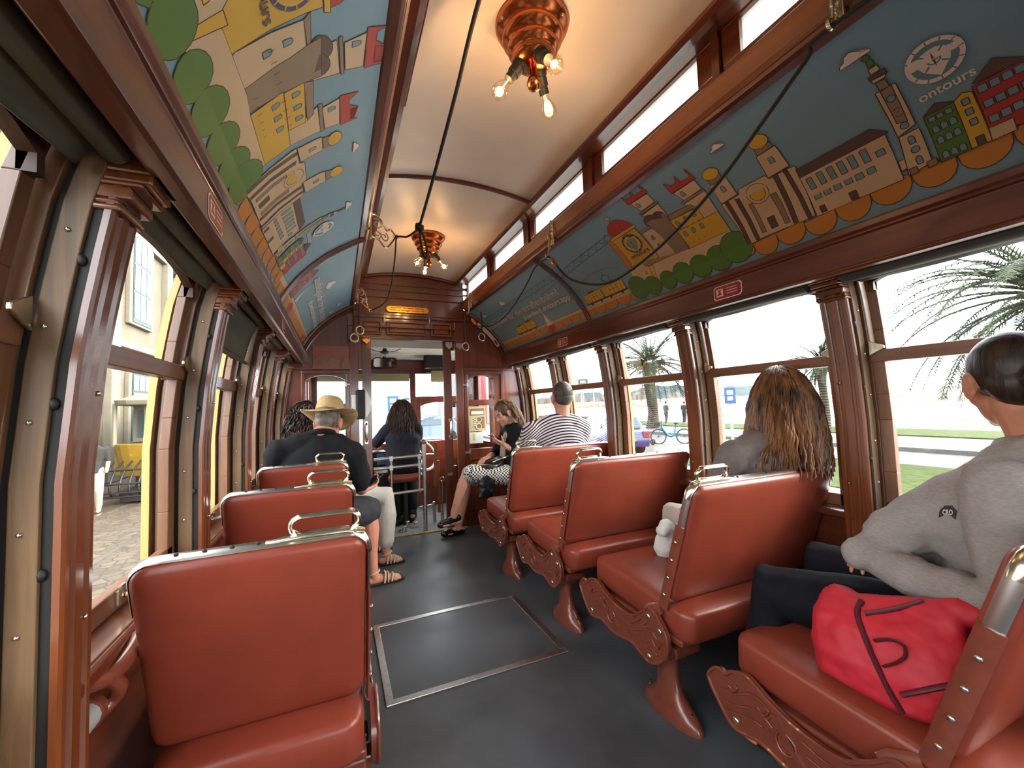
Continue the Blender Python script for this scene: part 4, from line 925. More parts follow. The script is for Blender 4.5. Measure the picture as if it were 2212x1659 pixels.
b.tube(catmull([(.42, 2.165, 2.18), (.415, 2.2, 2.175), (.385, 2.34, 2.19), (.36, 2.46, 2.235), (.345, 2.52, 2.255)], 6), .006, 8); b.build('cord', M['cord'], t, smooth=60)
b = MB()
for i in range(3): b.tube([(.42+.017*math.cos(a), 2.165+.014*math.sin(a), 2.175+.007*(i-1)+.006*math.sin(a*2)) for a in [2*PI*k/14 for k in range(14)]], .0075, 7, closed=True)
b.build('knot', M['cord'], t, smooth=60)
b = MB(); b.tube(catmull([(.42, 2.165, 2.17), (.42, 2.15, 2.10), (.425, 2.13, 2.03), (.435, 2.11, 1.99), (.445, 2.10, 2.0), (.44, 2.12, 2.08), (.425, 2.15, 2.15)], 6), .0065, 7); b.build('loose_end', M['black'], t, smooth=60)
cord('thin black cord sagging from the left bracket toward the bulkhead', [(.345, 2.52, 2.25), (.365, 2.75, 2.19), (.39, 3.2, 2.13), (.38, 3.6, 2.11), (.30, 3.96, 2.128)], .005)
t = thing('bell_cord', 'black bell cord drooping in front of the right skyline panel', 'cord', (1.2, 1.5, 1.77))
b = MB(); b.tube(catmull([(1.195, -.5, 2.10), (1.195, .1, 2.11), (1.195, .60, 2.16), (1.2, .668, 2.125), (1.2, .81, 2.03), (1.2, .949, 1.942), (1.2, 1.138, 1.855), (1.2, 1.318, 1.801), (1.2, 1.537, 1.77), (1.2, 1.722, 1.803), (1.2, 1.94, 1.90), (1.2, 2.09, 2.03), (1.195, 2.165, 2.105)], 8), .0065, 8); b.build('cord', M['cord'], t, smooth=60)
b = MB(); b.tube([(1.2, 2.145, 2.085), (1.2, 2.135, 2.075), (1.2, 2.085, 2.02), (1.2, 2.075, 2.01)], [.008, .014, .014, .008], 10); b.build('toggle', M['rail'], t, smooth=40)
t = thing('bell_cord', 'thin black cord drooping in front of the right lettered panel', 'cord', (1.24, 3.0, 1.9))
b = MB(); b.tube(catmull([(1.2, 2.18, 2.10), (1.225, 2.40, 2.12), (1.235, 2.554, 2.055), (1.24, 2.763, 1.975), (1.24, 2.999, 1.913), (1.24, 3.32, 1.905), (1.24, 3.698, 1.983), (1.2, 3.84, 2.125)], 8), .005, 8); b.build('cord', M['cord'], t, smooth=60)
b = MB(); b.tube([(1.24, 3.72, 1.995), (1.235, 3.735, 2.01), (1.225, 3.78, 2.055), (1.22, 3.79, 2.065)], [.008, .016, .016, .008], 10); b.build('toggle', plain('pale_wood', '#b9773f', .4), t, smooth=40)
# hanging straps with rings
for (x, zt, zr, lab) in ((.201, 2.24, 1.93, 'short black hand strap with a bright ring left of the doorway, nearer the door'), (.155, 2.24, 1.86, 'longer black hand strap with a bright ring at the left door post'), (1.358, 2.30, 1.91, 'black hand strap with a bright ring in front of the curved white notice'), (1.186, 2.13, 1.81, 'black hand strap with a bright ring at the right door post')):
    t = thing('strap_hanger', lab, 'strap', (x, 3.9, zr)); zb = zr+.04
    b = MB(); b.tube([(x, 3.9, zt), (x, 3.9, zb)], [.007, .011], 8); b.build('strap', M['leatherstrap'], t, smooth=60)
    b = MB(); b.tube([(x+.033*math.cos(a), 3.9+.006*math.sin(a), zr+.038*math.sin(a)) for a in [2*PI*k/20 for k in range(20)]], .0065, 8, closed=True); b.box(x-.008, 3.892, zr+.03, x+.008, 3.908, zr+.055); b.build('ring', M['chrome'], t, smooth=60)
# stickers on the letterboards
for side, yc, zc, w, lab in ((1, 1.35, 1.708, .15, 'maroon notice sticker above the right windows near the camera'), (1, 2.885, 1.708, .15, 'maroon notice sticker on the right letterboard near the bulkhead'), (-1, 1.215, 1.705, .13, 'maroon notice sticker on the left beam near the camera'), (-1, 2.68, 1.705, .13, 'maroon notice sticker on the left beam near the bulkhead')):
    x = XV+side*.9845
    t = thing('notice_sticker', lab, 'sticker', (x, yc, zc)); h = .033; e = .01
    def oct_(w, h, e): return [(yc-w+e, zc-h), (yc+w-e, zc-h), (yc+w, zc-h+e), (yc+w, zc+h-e), (yc+w-e, zc+h), (yc-w+e, zc+h), (yc-w, zc+h-e), (yc-w, zc-h+e)]
    b = MB(); b.prism(oct_(w/2, h, e), 'x', x, x-side*.0015); b.build('border', M['cream_ink'], t)
    b = MB(); b.prism(oct_(w/2-.004, h-.004, e), 'x', x-side*.0015, x-side*.0022); b.build('field', M['red_label'], t)
    b = MB(); s = -1 if side > 0 else 1; q = yc-s*w*.27
    xs_ = (x-side*.0022, x-side*.003)
    b.prism([(q-.018, zc-.018), (q+.018, zc-.018), (q+.018, zc+.018), (q-.018, zc+.018)], 'x', *xs_)
    for i in range(3): b.prism([(q+s*.035, zc+.012-i*.012), (q+s*(.035+w*.38), zc+.012-i*.012), (q+s*(.035+w*.38), zc+.015-i*.012), (q+s*.035, zc+.015-i*.012)], 'x', *xs_)
    b.build('pictogram', M['cream_ink'], t)
    b = MB(); b.prism([(q-.014, zc-.012), (q+.014, zc-.012), (q+.004, zc+.004), (q+.012, zc+.014), (q-.012, zc+.014), (q-.004, zc+.004)], 'x', x-side*.003, x-side*.0036); b.build('symbol', M['red_label'], t)
# longitudinal benches at the front corners
for side, lab in ((-1, 'dark wooden corner bench along the left wall beside the bulkhead'), (1, 'dark wooden corner bench along the right wall beside the bulkhead')):
    xw = X(side, 1.225); xi = XC+side*.80
    t = thing('corner_bench', lab, 'bench', ((xw+xi)/2, 3.75, 0))
    b = MB(); b.box(xw, 3.42, .38, xi, 4.08, .42); b.box(xi-side*-.03, 3.44, 0, xi-side*-.06, 4.06, .38); b.build('bench_frame', M['mahog_y'], t, bevel=.004)
    b = MB(); b.box(xw, 3.42, .42, xi, 4.08, .46); b.build('seat_pad', M['leather'], t, bevel=.02)
# wall bracket and pipe on the left
t = thing('wall_bracket', 'red brown scrolled bracket holding a dark tube on the left wall beside the front seat', 'bracket', (-.45, 1.05, .66))
b = MB(); pts = catmull([(-.455, 1.045, .72), (-.44, 1.075, .70), (-.42, 1.11, .69), (-.41, 1.16, .70), (-.41, 1.21, .715)], 6); b.tube(pts, .018, 10); b.tube(catmull([(-.42, 1.10, .69), (-.41, 1.12, .66), (-.425, 1.13, .63), (-.45, 1.10, .61)], 5), .014, 8); b.build('scroll_arm', M['cast'], t, smooth=60)
b = MB(); b.tube([(-.455, 1.03, .625), (-.455, 1.10, .625)], .026, 12); b.build('tube', M['grey_plastic'], t, smooth=60)
b = MB(); b.tube([(-.455, 1.10, .625), (-.455, 1.12, .625)], .031, 14); b.build('collar', M['cast'], t, smooth=40)
# ------------------------------------------------------------------ reversible tram seats
def pad(mb, w, h, t, r, bulge, Mx, nseg=7):
    """rounded upholstered slab: local x = width, local y = height, local z = thickness"""
    def ring(ins, z, k=1.0):
        rr = max(.004, r-ins); W, H = w/2-ins, h/2-ins; out = []
        for cx, cy, a0 in ((W-rr, H-rr, 0), (-(W-rr), H-rr, PI/2), (-(W-rr), -(H-rr), PI), (W-rr, -(H-rr), 1.5*PI)):
            for i in range(nseg+1):
                a = a0+PI/2*i/nseg; out.append(((cx+rr*math.cos(a))*k, (cy+rr*math.sin(a))*k, z))
        return out
    e = min(.018, t*.45)
    R_ = [ring(e, -t/2-bulge, .02), ring(e, -t/2-bulge, .4), ring(e, -t/2-bulge*.82, .7), ring(e, -t/2-bulge*.42, .9), ring(e, -t/2), ring(e*.35, -t/2+e*.3), ring(0, -t/2+e), ring(0, t/2-e), ring(e*.35, t/2-e*.3), ring(e, t/2), ring(e, t/2+bulge*.42, .9), ring(e, t/2+bulge*.82, .7), ring(e, t/2+bulge, .4), ring(e, t/2+bulge, .02)]
    n = len(R_[0]); vs = [p for q in R_ for p in q]
    fs = [(i*n+j, i*n+(j+1) % n, (i+1)*n+(j+1) % n, (i+1)*n+j) for i in range(len(R_)-1) for j in range(n)]
    fs += [tuple(range(n-1, -1, -1)), tuple((len(R_)-1)*n+j for j in range(n))]
    mb.add(vs, fs, Mx)
def seat(side, W, label, group):
    """origin on the floor under the aisle end; the seat runs to local +x (side=1) or -x (side=-1); front is +y"""
    t = thing('tram_bench', label, 'seat', (0, 0, 0), 0, group); S = lambda x: side*x
    # cushion
    b = MB(); pad(b, W-.03, .60, .115, .05, .016, Matrix.Translation((S(.025+(W-.03)/2), .145, .385)) @ Matrix.Rotation(math.radians(3), 4, 'X')); b.build('seat_cushion', M['leather'], t, False, smooth=50)
    # back: bottom (-.05,.45) to top (-.215,.905)
    by, bz, ty, tz = -.05, .445, -.205, .905
    L = math.hypot(ty-by, tz-bz); th = math.atan2(by-ty, tz-bz)
    Mb = Matrix.Translation((S(.02+(W-.02)/2), (by+ty)/2, (bz+tz)/2)) @ Matrix.Rotation(th, 4, 'X') @ Matrix.Rotation(PI/2, 4, 'X')
    b = MB(); pad(b, W-.02, L, .058, .042, .009, Mb); b.build('backrest', M['leather'], t, False, smooth=50)
    def BP(x, q, d=0):   # point on the back plane: q along height 0..L, d toward the front
        return V((S(x), lerp(by, ty, q/L)+d*math.cos(th), lerp(bz, tz, q/L)+d*math.sin(th)))
    # metal edging: chrome over the top, painted arm below
    r = .042
    def edge(q0, q1, mb, w=.024, out=.003):
        p = []
        return p
    top = [BP(0.015, L-.17), BP(0.015, L-r)]+[BP(.015+r-r*math.cos(a), L-r+r*math.sin(a)) for a in [PI/2*i/6 for i in range(1, 7)]]+[BP(W-.06, L)]+[BP(W-r+r*math.sin(a), L-r+r*math.cos(a)) for a in [PI/2*i/6 for i in range(1, 7)]]+[BP(W, L-.12)]
    dn = BP(0, 0, 1)-BP(0, 0, 0)
    b = MB(); b.tube(top, .0165, 6, flat=.32, up=dn); 
    b.build('trim_strip', M['chrome'], t, False, smooth=40)
    for i in range(4):
        x = .25+i*(W-.33)/3; b = MB(); b.ell(BP(x, L+.006), (.005, .005, .003), None, 8, 5); b.build('trim_screw', M['black'], t, False, smooth=60)
    b = MB(); b.tube([BP(.012, -.03), BP(.012, L-.165)], .0215, 6, flat=.28, up=dn); 
    lo = BP(.012, -.03); b.tube([lo+V((0, .008, -.005)), V((S(.004), .02, .385)), V((S(.0), .028, .37))], [.021, .024, .028], 8, flat=.4, up=dn)
    b.build('back_arm', M['cast'], t, False, smooth=40)
    for i in range(4): b = MB(); b.ell(BP(.004, .03+i*.075), (.004, .007, .007), None, 8, 6); b.build('rivet', M['rivet'], t, False, smooth=60)
    # grab handle
    x0 = .035; hl = .15; hz = .05
    loop = []
    for cx, a0 in ((x0+hl-.025, -PI/2), (x0+.025, PI/2)):
        for i in range(9):
            a = a0+PI*i/8; loop.append(BP(cx+.025*math.cos(a), L+.012+.0245+.0245*math.sin(a)))
    b = MB(); b.tube(loop, .0095, 8, closed=True, flat=.6, up=dn); b.build('grab_handle', M['brassy'], t, False, smooth=60)
    b = MB()
    b.tube([BP(x0-.012, L+.002), BP(x0+.03, L+.012), BP(x0+hl-.03, L+.012), BP(x0+hl+.05, L+.003)], [.008, .011, .011, .007], 8, flat=.7, up=dn)
    b.tube([BP(.013, L-.055), BP(.018, L-.03), BP(.03, L-.01), BP(.05, L+.006)], [.014, .017, .017, .012], 8, flat=.6, up=dn); b.build('handle_base', M['brassy'], t, False, smooth=50)
    # cast end plate with scrolls
    P = [(.50, .285), (.505, .31), (.47, .345), (.44, .342), (.415, .362), (.375, .375), (.345, .368), (.30, .345), (.24, .325), (.17, .318), (.11, .325), (.075, .35), (.045, .372), (.015, .398), (-.02, .395), (-.045, .372), (-.07, .345), (-.082, .31), (-.075, .26), (-.045, .225), (-.01, .20), (.03, .188), (.07, .20), (.12, .215), (.18, .205), (.24, .197), (.29, .205), (.335, .212), (.38, .20), (.42, .198), (.45, .22), (.475, .25)]
    Pc = [(p.x, p.y) for p in catmull([(a, c, 0) for a, c in P], 3, True)]
    b = MB(); b.prism(Pc, 'x', S(-.012), S(.006)); b.tube([(S(-.013), a, c) for a, c in Pc], .0055, 6, closed=True)
    b.build('end_plate', M['cast'], t, False, smooth=40)
    b = MB()
    def scroll(pts, r=.0035): b.tube([(S(-.014), p.x, p.y) for p in catmull([(a, c, 0) for a, c in pts], 5)], [r*(.5+.8*math.sin(PI*min(1, (i+1)/(len(pts)*5)))) for i in range((len(pts)-1)*5+1)], 6)
    for pts in ([(.47, .32), (.43, .335), (.40, .325), (.41, .31), (.43, .315)], [(.46, .29), (.41, .30), (.36, .33), (.33, .335), (.30, .32), (.315, .30), (.335, .31)], [(.45, .26), (.41, .265), (.36, .29), (.32, .295), (.29, .28)], [(.44, .235), (.40, .245), (.36, .26), (.32, .262)], [(.21, .30), (.16, .29), (.12, .295), (.08, .32), (.05, .345), (.03, .335), (.045, .32)], [(.20, .27), (.14, .265), (.09, .28), (.04, .305), (.0, .315), (-.03, .30)], [(.18, .245), (.12, .24), (.07, .255), (.02, .265)], [(.0, .285), (-.03, .265), (-.04, .28), (-.055, .30)], [(.0, .25), (-.03, .24)]):
        scroll(pts)
    b.tube([(S(-.014), .255+.028*math.cos(a), .262+.028*math.sin(a)) for a in [2*PI*i/16 for i in range(16)]], .004, 6, closed=True)
    b.tube([(S(-.014), .255+.018*math.cos(a), .262+.02*math.sin(a)) for a in [.6+4.8*i/12 for i in range(13)]], .003, 6)
    b.prism([(.295, .318), (.275, .322), (.205, .232), (.222, .225)], 'x', S(-.012), S(-.018)); b.tube([(S(-.014), .30, .262), (S(-.014), .318, .28), (S(-.014), .29, .312)], .003, 5)
    b.build('scroll_relief', M['cast'], t, False, smooth=60)
    for a, c, r_ in ((.41, .222, .011), (.02, .212, .011), (.015, .365, .012), (-.045, .335, .012)): b = MB(); b.ell((S(-.014), a, c), (.006, r_, r_), None, 10, 6); b.build('plate_bolt', M['rivet'], t, False, smooth=60)
    # cross bar, bracket and pedestal
    b = MB(); b.box(S(.01), -.03, .275, S(W-.02), .03, .30); b.box(S(.01), .30, .275, S(W-.02), .34, .30); b.box(S(.05), -.05, .21, S(.11), .05, .30); b.box(S(.02), -.09, .245, S(.14), -.05, .28); b.box(S(.0), -.06, .225, S(.05), -.01, .262)
    b.box(S(.02), -.12, .30, S(W-.02), .41, .325)
    b.build('under_frame', M['cast'], t, False, bevel=.006)
    def leg(x):
        b = MB()
        rings = [((S(x), .0, .26), (.040, 0, 0), (0, .055, 0)), ((S(x), .0, .235), (.036, 0, 0), (0, .05, 0)), ((S(x), .0, .16), (.033, 0, 0), (0, .046, 0)), ((S(x), -.002, .11), (.034, 0, 0), (0, .052, 0)), ((S(x), -.005, .08), (.037, 0, 0), (0, .068, 0)), ((S(x), -.008, .055), (.042, 0, 0), (0, .098, 0)), ((S(x), -.01, .036), (.047, 0, 0), (0, .125, 0)), ((S(x), -.01, .018), (.051, 0, 0), (0, .142, 0)), ((S(x), -.01, 0), (.052, 0, 0), (0, .145, 0))]
        b.loft(rings, 20); o = b.build('pedestal_leg', M['cast'], t, False, smooth=60)
        for yq in (-.11, .105): c = MB(); c.ell((S(x), yq, .038), (.010, .010, .008), None, 8, 6); c.tube([(S(x), yq, .03), (S(x), yq, .054)], .005, 6); c.build('floor_bolt', M['rivet'], o, False, smooth=60)
    leg(.06)
    if W > .6: leg(W-.12)
    else: leg(W-.1)
    return t
SX = 1.125
s0 = seat(1, .82, 'empty double red leather tram seat in the right row, second from the camera', 'double tram seats on the right'); s0.matrix_basis = Matrix.Translation((SX, 1.31, 0)); s0['label'] = 'double red leather seat occupied by the long haired woman in grey'
dup(s0, Matrix.Translation((SX, .54, 0)), 'double red leather seat holding the bright red bag in the right foreground')
dup(s0, Matrix.Translation((SX-.01, 2.075, 0)), 'empty double red leather seat between the long haired woman and the striped shirt man')
dup(s0, Matrix.Translation((SX-.02, 2.84, 0)), 'double red leather seat with the striped shirt man, farthest on the right')
l0 = seat(-1, .48, 'single red leather seat filling the left foreground, nearest the camera', 'single tram seats on the left'); l0.matrix_basis = Matrix.Translation((.085, 1.31, 0))
dup(l0, Matrix.Translation((.08, 2.075, 0)), 'empty single red leather seat, second from the camera on the left')
dup(l0, Matrix.Translation((.075, 2.87, 0)), 'single red leather seat occupied by the man in the straw hat')
# ------------------------------------------------------------------ people
CAMO = V((0, 0, 1.2))
def RAY(u, v):
    yaw, pit, rol = .404749064, .0546878, -.0336695
    f = V((math.sin(yaw)*math.cos(pit), math.cos(yaw)*math.cos(pit), math.sin(pit))); rt = V((math.cos(yaw), -math.sin(yaw), 0)); up = rt.cross(f)
    r_ = rt*math.cos(rol)+up*math.sin(rol); u_ = -rt*math.sin(rol)+up*math.cos(rol)
    return (r_*(u-1106)-u_*(v-829.5)+f*889.46).normalized()
def onsurf(o, pts, off=.002):
    """points of a seam or print carried onto a finished surface"""
    bpy.context.view_layer.update(); dg = bpy.context.evaluated_depsgraph_get(); ev = o.evaluated_get(dg); mw = ev.matrix_world; inv = mw.inverted(); out = []
    for u, v in pts:
        d = RAY(u, v); ok, loc, nor, _ = ev.ray_cast(inv @ CAMO, (inv.to_3x3() @ d).normalized())
        if ok: out.append((mw @ loc-d*off, (mw.to_3x3() @ nor).normalized()))
    return out
folds = bpy.data.textures.new('cloth_folds', 'CLOUDS'); folds.noise_scale = .09; folds.noise_depth = 2
fine = bpy.data.textures.new('fine_folds', 'CLOUDS'); fine.noise_scale = .045; fine.noise_depth = 2
def skinmat(n, c): 
    m = plain(n, c, .5, spec=.35, var=.08, vscale=18); p = m.node_tree.nodes['Principled BSDF']; p.inputs['Subsurface Weight'].default_value = .08; p.inputs['Subsurface Radius'].default_value = (.02, .008, .005); return m
def hairmat(n, c1, c2, sc=40):
    m, nt, p = nmat(n); vec = coords(nt, (1, 1, .12)); f = noise(nt, vec, sc, 4)
    nt.links.new(ramp(nt, f, [(.32, lin(c1)), (.68, lin(c2))]), p.inputs['Base Color']); p.inputs['Roughness'].default_value = .42; p.inputs['Specular IOR Level'].default_value = .35; bump(nt, p, f, .6, .004); return m
def hframe(c, f, up=(0, 0, 1), s=1):
    f = V(f).normalized(); r = f.cross(V(up)).normalized(); u = r.cross(f)
    m = Matrix((r, f, u)).transposed().to_4x4(); m.translation = c; return m @ Matrix.Scale(s, 4)
def add_head(b, Mh, fem=True):
    k = .94 if fem else 1
    b.ell((0, -.012, .035), (.075, .094, .088), Mh, 20, 14); b.ell((0, .026, -.03), (.058*k, .060, .084), Mh, 18, 12); b.ell((0, .030, -.072), (.046*k, .046, .036), Mh); b.ell((0, .064, -.093), (.021, .019, .018), Mh)
    for s in (-1, 1):
        b.ell((s*.036, .048, -.03), (.024, .028, .027), Mh); b.ell((s*.0095, .093, -.032), (.008, .009, .0075), Mh)
        b.ell((s*.077, -.006, -.004), (.010, .022, .032), Mh); b.ell((s*.0765, .002, -.028), (.009, .011, .012), Mh)
        rim = [Mh @ V((s*(.083), -.006+.020*math.cos(a), .0+.030*math.sin(a))) for a in [-.9+4.4*i/12 for i in range(13)]]; b.tube(rim, .0052, 7)
    b.tube([Mh @ V(p) for p in ((0, .080, .022), (0, .095, -.006), (0, .104, -.026))], [.009, .0105, .0125], 10); b.ell((0, .103, -.029), (.011, .010, .009), Mh)
    b.tube([Mh @ V(p) for p in ((-.043, .070, .027), (-.02, .082, .031), (0, .084, .029), (.02, .082, .031), (.043, .070, .027))], .0095, 8)
    b.ell((0, .083, -.055), (.022, .011, .0055), Mh); b.ell((0, .082, -.064), (.018, .011, .0065), Mh)
def face_parts(root, body, Mh, brow, skinm):
    for s in (-1, 1):
        e = MB(); e.ell((s*.031, .0665, .007), .0125, Mh, 12, 8); e.mi = 1; e.ell((s*.031, .0765, .003), (.0058, .004, .0058), Mh, 10, 6)
        e.build('eye', [M['eyewhite'], M['black']], body, smooth=60)
        e = MB(); e.grid(lambda u, v: tuple(Mh @ V((s*.031+.0142*math.sin(lerp(-1.25, 1.25, u)), .0665+.0142*math.cos(lerp(-1.25, 1.25, u))*math.cos(lerp(-.05, 1.3, v)), .007+.0142*math.sin(lerp(-.05, 1.3, v))))), 10, 6); e.build('eyelid', skinm, body, smooth=70)
        e = MB(); e.tube([Mh @ V(p) for p in ((s*.014, .090, .033), (s*.03, .088, .040), (s*.047, .074, .036))], [.003, .0038, .002], 6); e.build('eyebrow', brow, body, smooth=60)
    e = MB(); e.ell((0, .0925, -.0555), (.018, .004, .0035), Mh, 12, 6); e.ell((0, .0915, -.064), (.015, .004, .004), Mh, 12, 6); e.build('lips', M['lips'], body, smooth=60)
def add_hand(b, wr, fd, pn, side, curl=(.3, .35, .4, .45), s=1.0, thumb=.5, tcurl=.3):
    """palm and five fingers; fd finger direction, pn the way the palm faces, side +1 when the thumb lies toward fd x pn"""
    wr = V(wr); fd = V(fd).normalized(); pn = V(pn); pn = (pn-fd*pn.dot(fd)).normalized(); lat = fd.cross(pn)*side
    kn = []
    for i in range(4):
        q = (1.5-i)*.0205*s; k = wr+fd*(.088-.004*abs(i-1))*s+lat*q; kn.append(k)
        b.caps([wr+fd*.012*s+lat*q*.55, wr+fd*.05*s+lat*q*.85, k], [.0165*s, .0145*s, .0115*s], 10)
    b.ell(tuple(wr+fd*.035*s+lat*.018*s+pn*.006*s), .0185*s, None, 10, 8)
    for i in range(4):
        L = (.040, .045, .042, .033)[i]*s; p = kn[i]; c = curl[i]; d = fd; pts = [p]; 
        for j, (l, a) in enumerate(((L, .55), (L*.66, 1.1), (L*.52, .8))):
            R_ = Matrix.Rotation(c*a, 3, fd.cross(pn)); d = (R_ @ d).normalized(); p = p+d*l; pts.append(p)
        b.caps(pts, [.0092*s, .0085*s, .0078*s, .0066*s], 8)
    t0 = wr+fd*.022*s+lat*.022*s; d = (fd*(1-thumb*.6)+lat*thumb*1.3+pn*tcurl).normalized(); d2 = (d+fd*.35+pn*tcurl*.5-lat*.25).normalized()
    b.caps([t0, t0+d*.038*s, t0+d*.038*s+d2*.03*s, t0+d*.038*s+d2*.054*s], [.0135*s, .0105*s, .0092*s, .007*s], 8)
def rings(J, fat=1.0, pad_=0.0, up=True, belly=0.0):
    a = (V(J['shR'])-V(J['shL'])).normalized(); ch = (V(J['shL'])+V(J['shR']))/2; pv = V(J['pelvis']); nk = V(J['neck'])
    ax = (ch-pv).normalized(); dp = ax.cross(a).normalized(); w = (V(J['shR'])-V(J['shL'])).length/2
    def Rg(t, hw_, hd, sh=0): c = pv.lerp(ch, t)+dp*sh; return (c, a*(hw_*fat+pad_), dp*(hd*fat+pad_))
    r = [Rg(-.14, .12, .09), Rg(-.06, .158, .118), Rg(.1, .165, .125, .01), Rg(.3, .152, .118, .015*(1+belly)), Rg(.5, .152, .118, .012), Rg(.72, .165, .122), Rg(.88, w*.92/fat, .108), Rg(1.0, w*.82/fat, .088), Rg(1.09, w*.5/fat, .07)]
    r.append((nk, a*(.062+pad_*.6), dp*(.058+pad_*.6)))
    return r
def body(J, root, skin, fat=1.0, fem=True, hs=1.0, hands=(), feet=True, voxel=.0055, brow=None, face=True):
    b = MB(); Mh = hframe(V(J['head']), J['face'], J.get('up', (0, 0, 1)), hs)
    b.loft(rings(J, fat*.95), 18)
    for s in 'LR': b.caps([V(J['neck'])-V((0, 0, .035)), V(J['neck']).lerp(V(J['sh'+s]), .5)-V((0, 0, .012)), V(J['sh'+s])], [.052, .056*fat, .048*fat])
    for s in 'LR':
        b.caps([J['sh'+s], V(J['sh'+s]).lerp(V(J['el'+s]), .5), J['el'+s], V(J['el'+s]).lerp(V(J['wr'+s]), .35), J['wr'+s]], [.05*fat, .045*fat, .037*fat, .039*fat, .0265])
        if 'kn'+s in J:
            k, an = V(J['kn'+s]), V(J['an'+s])
            b.caps([J['hip'+s], V(J['hip'+s]).lerp(k, .5), k, k.lerp(an, .3), k.lerp(an, .7), an], [.082*fat, .072*fat, .053*fat, .053*fat, .038, .034])
            to = V(J['to'+s]); d = to-an; d.z = 0; d.normalize(); h = an.copy(); h.z = to.z+.012
            b.caps([h-d*.035, h+d*.05, to-d*.03], [.031, .033, .024]); b.caps([an, h+d*.01], [.034, .033])
            sd = d.cross(V((0, 0, 1)))
            for i in range(5): q = to-d*(.03+.008*abs(i-1))+sd*(.018*(i-2)*(1 if s == 'L' else -1)); b.caps([q-d*.02, q+d*.022], [.0105-.001*i, .0095-.0008*i], 8)
    nk = V(J['neck']); b.caps([nk-V((0, 0, .03)), nk, Mh @ V((0, -.022, -.05))], [.06*hs, .054*hs, .051*hs])
    add_head(b, Mh, fem)
    for h in hands: add_hand(b, *h)
    o = b.build('body', skin, root, remesh=voxel, relax=3)
    if face: face_parts(root, o, Mh, brow or M['black'], skin)
    return o, Mh
def top(J, root, mat_, name, fat=1.0, sleeve=1.0, pad_=.016, hem=-.1, neckpad=.0, bumps=(folds, .014), voxel=.009, extra=None, cuff=.042, relax=4):
    b = MB(); r = rings(J, fat, pad_); r = r[1:] if hem > -.1 else r
    b.loft(r, 20)
    for s in 'LR':
        sh, el, wr = V(J['sh'+s]), V(J['el'+s]), V(J['wr'+s]); b.caps([V(J['neck'])-V((0, 0, .04)), V(J['neck']).lerp(sh, .5)-V((0, 0, .014)), sh-V((0, 0, .006))], [.056+pad_*.4, .062*fat+pad_*.4, .056*fat+pad_*.4])
        if sleeve >= 1: w2 = el.lerp(wr, (sleeve-1)); b.caps([sh, sh.lerp(el, .5), el, el.lerp(w2, .5), w2], [.062*fat+pad_*.5, .056*fat+pad_*.5, .05*fat+pad_*.4, .047*fat+pad_*.3, cuff])
        elif sleeve > 0: b.caps([sh, sh.lerp(el, .5*sleeve), sh.lerp(el, sleeve)], [.062*fat+pad_*.5, .06*fat+pad_*.5, .056*fat+pad_*.5])
    if extra: extra(b)
    return b.build(name, mat_, root, remesh=voxel, relax=relax, bumps=bumps)
def trousers(J, root, mat_, name, fat=1.0, leg=1.95, pad_=.014, bumps=(folds, .012), hemr=.055):
    b = MB(); pv = V(J['pelvis']); a = (V(J['shR'])-V(J['shL'])).normalized(); b.loft([(pv+V((0, 0, q)), a*w, a.cross(V((0, 0, 1)))*d) for q, w, d in ((-.09, .14*fat, .11*fat), (-.04, .175*fat, .14*fat), (.05, .178*fat, .14*fat), (.12, .165*fat, .13*fat))], 18)
    for s in 'LR':
        hp, k, an = V(J['hip'+s]), V(J['kn'+s]), V(J['an'+s]); pts = [hp, hp.lerp(k, .5)]; rs = [.09*fat+pad_, .082*fat+pad_]
        if leg >= 1: pts += [k, k.lerp(an, .4*(leg-1)), k.lerp(an, leg-1)]; rs += [.064*fat+pad_, .062*fat+pad_, hemr]
        else: pts += [hp.lerp(k, leg)]; rs += [.07*fat+pad_]
        b.caps(pts, rs)
    return b.build(name, mat_, root, remesh=.009, relax=4, bumps=bumps)
def scalp(b, Mh, k=1.06, low=-.03, dy=0):
    """close cap of hair"""
    b.ell((0, -.018+dy, .040), (.079*k, .092*k, .090*k), Mh, 22, 14); b.ell((0, -.045+dy, -.005+low*.3), (.068*k, .062*k, .06*k), Mh, 18, 12)
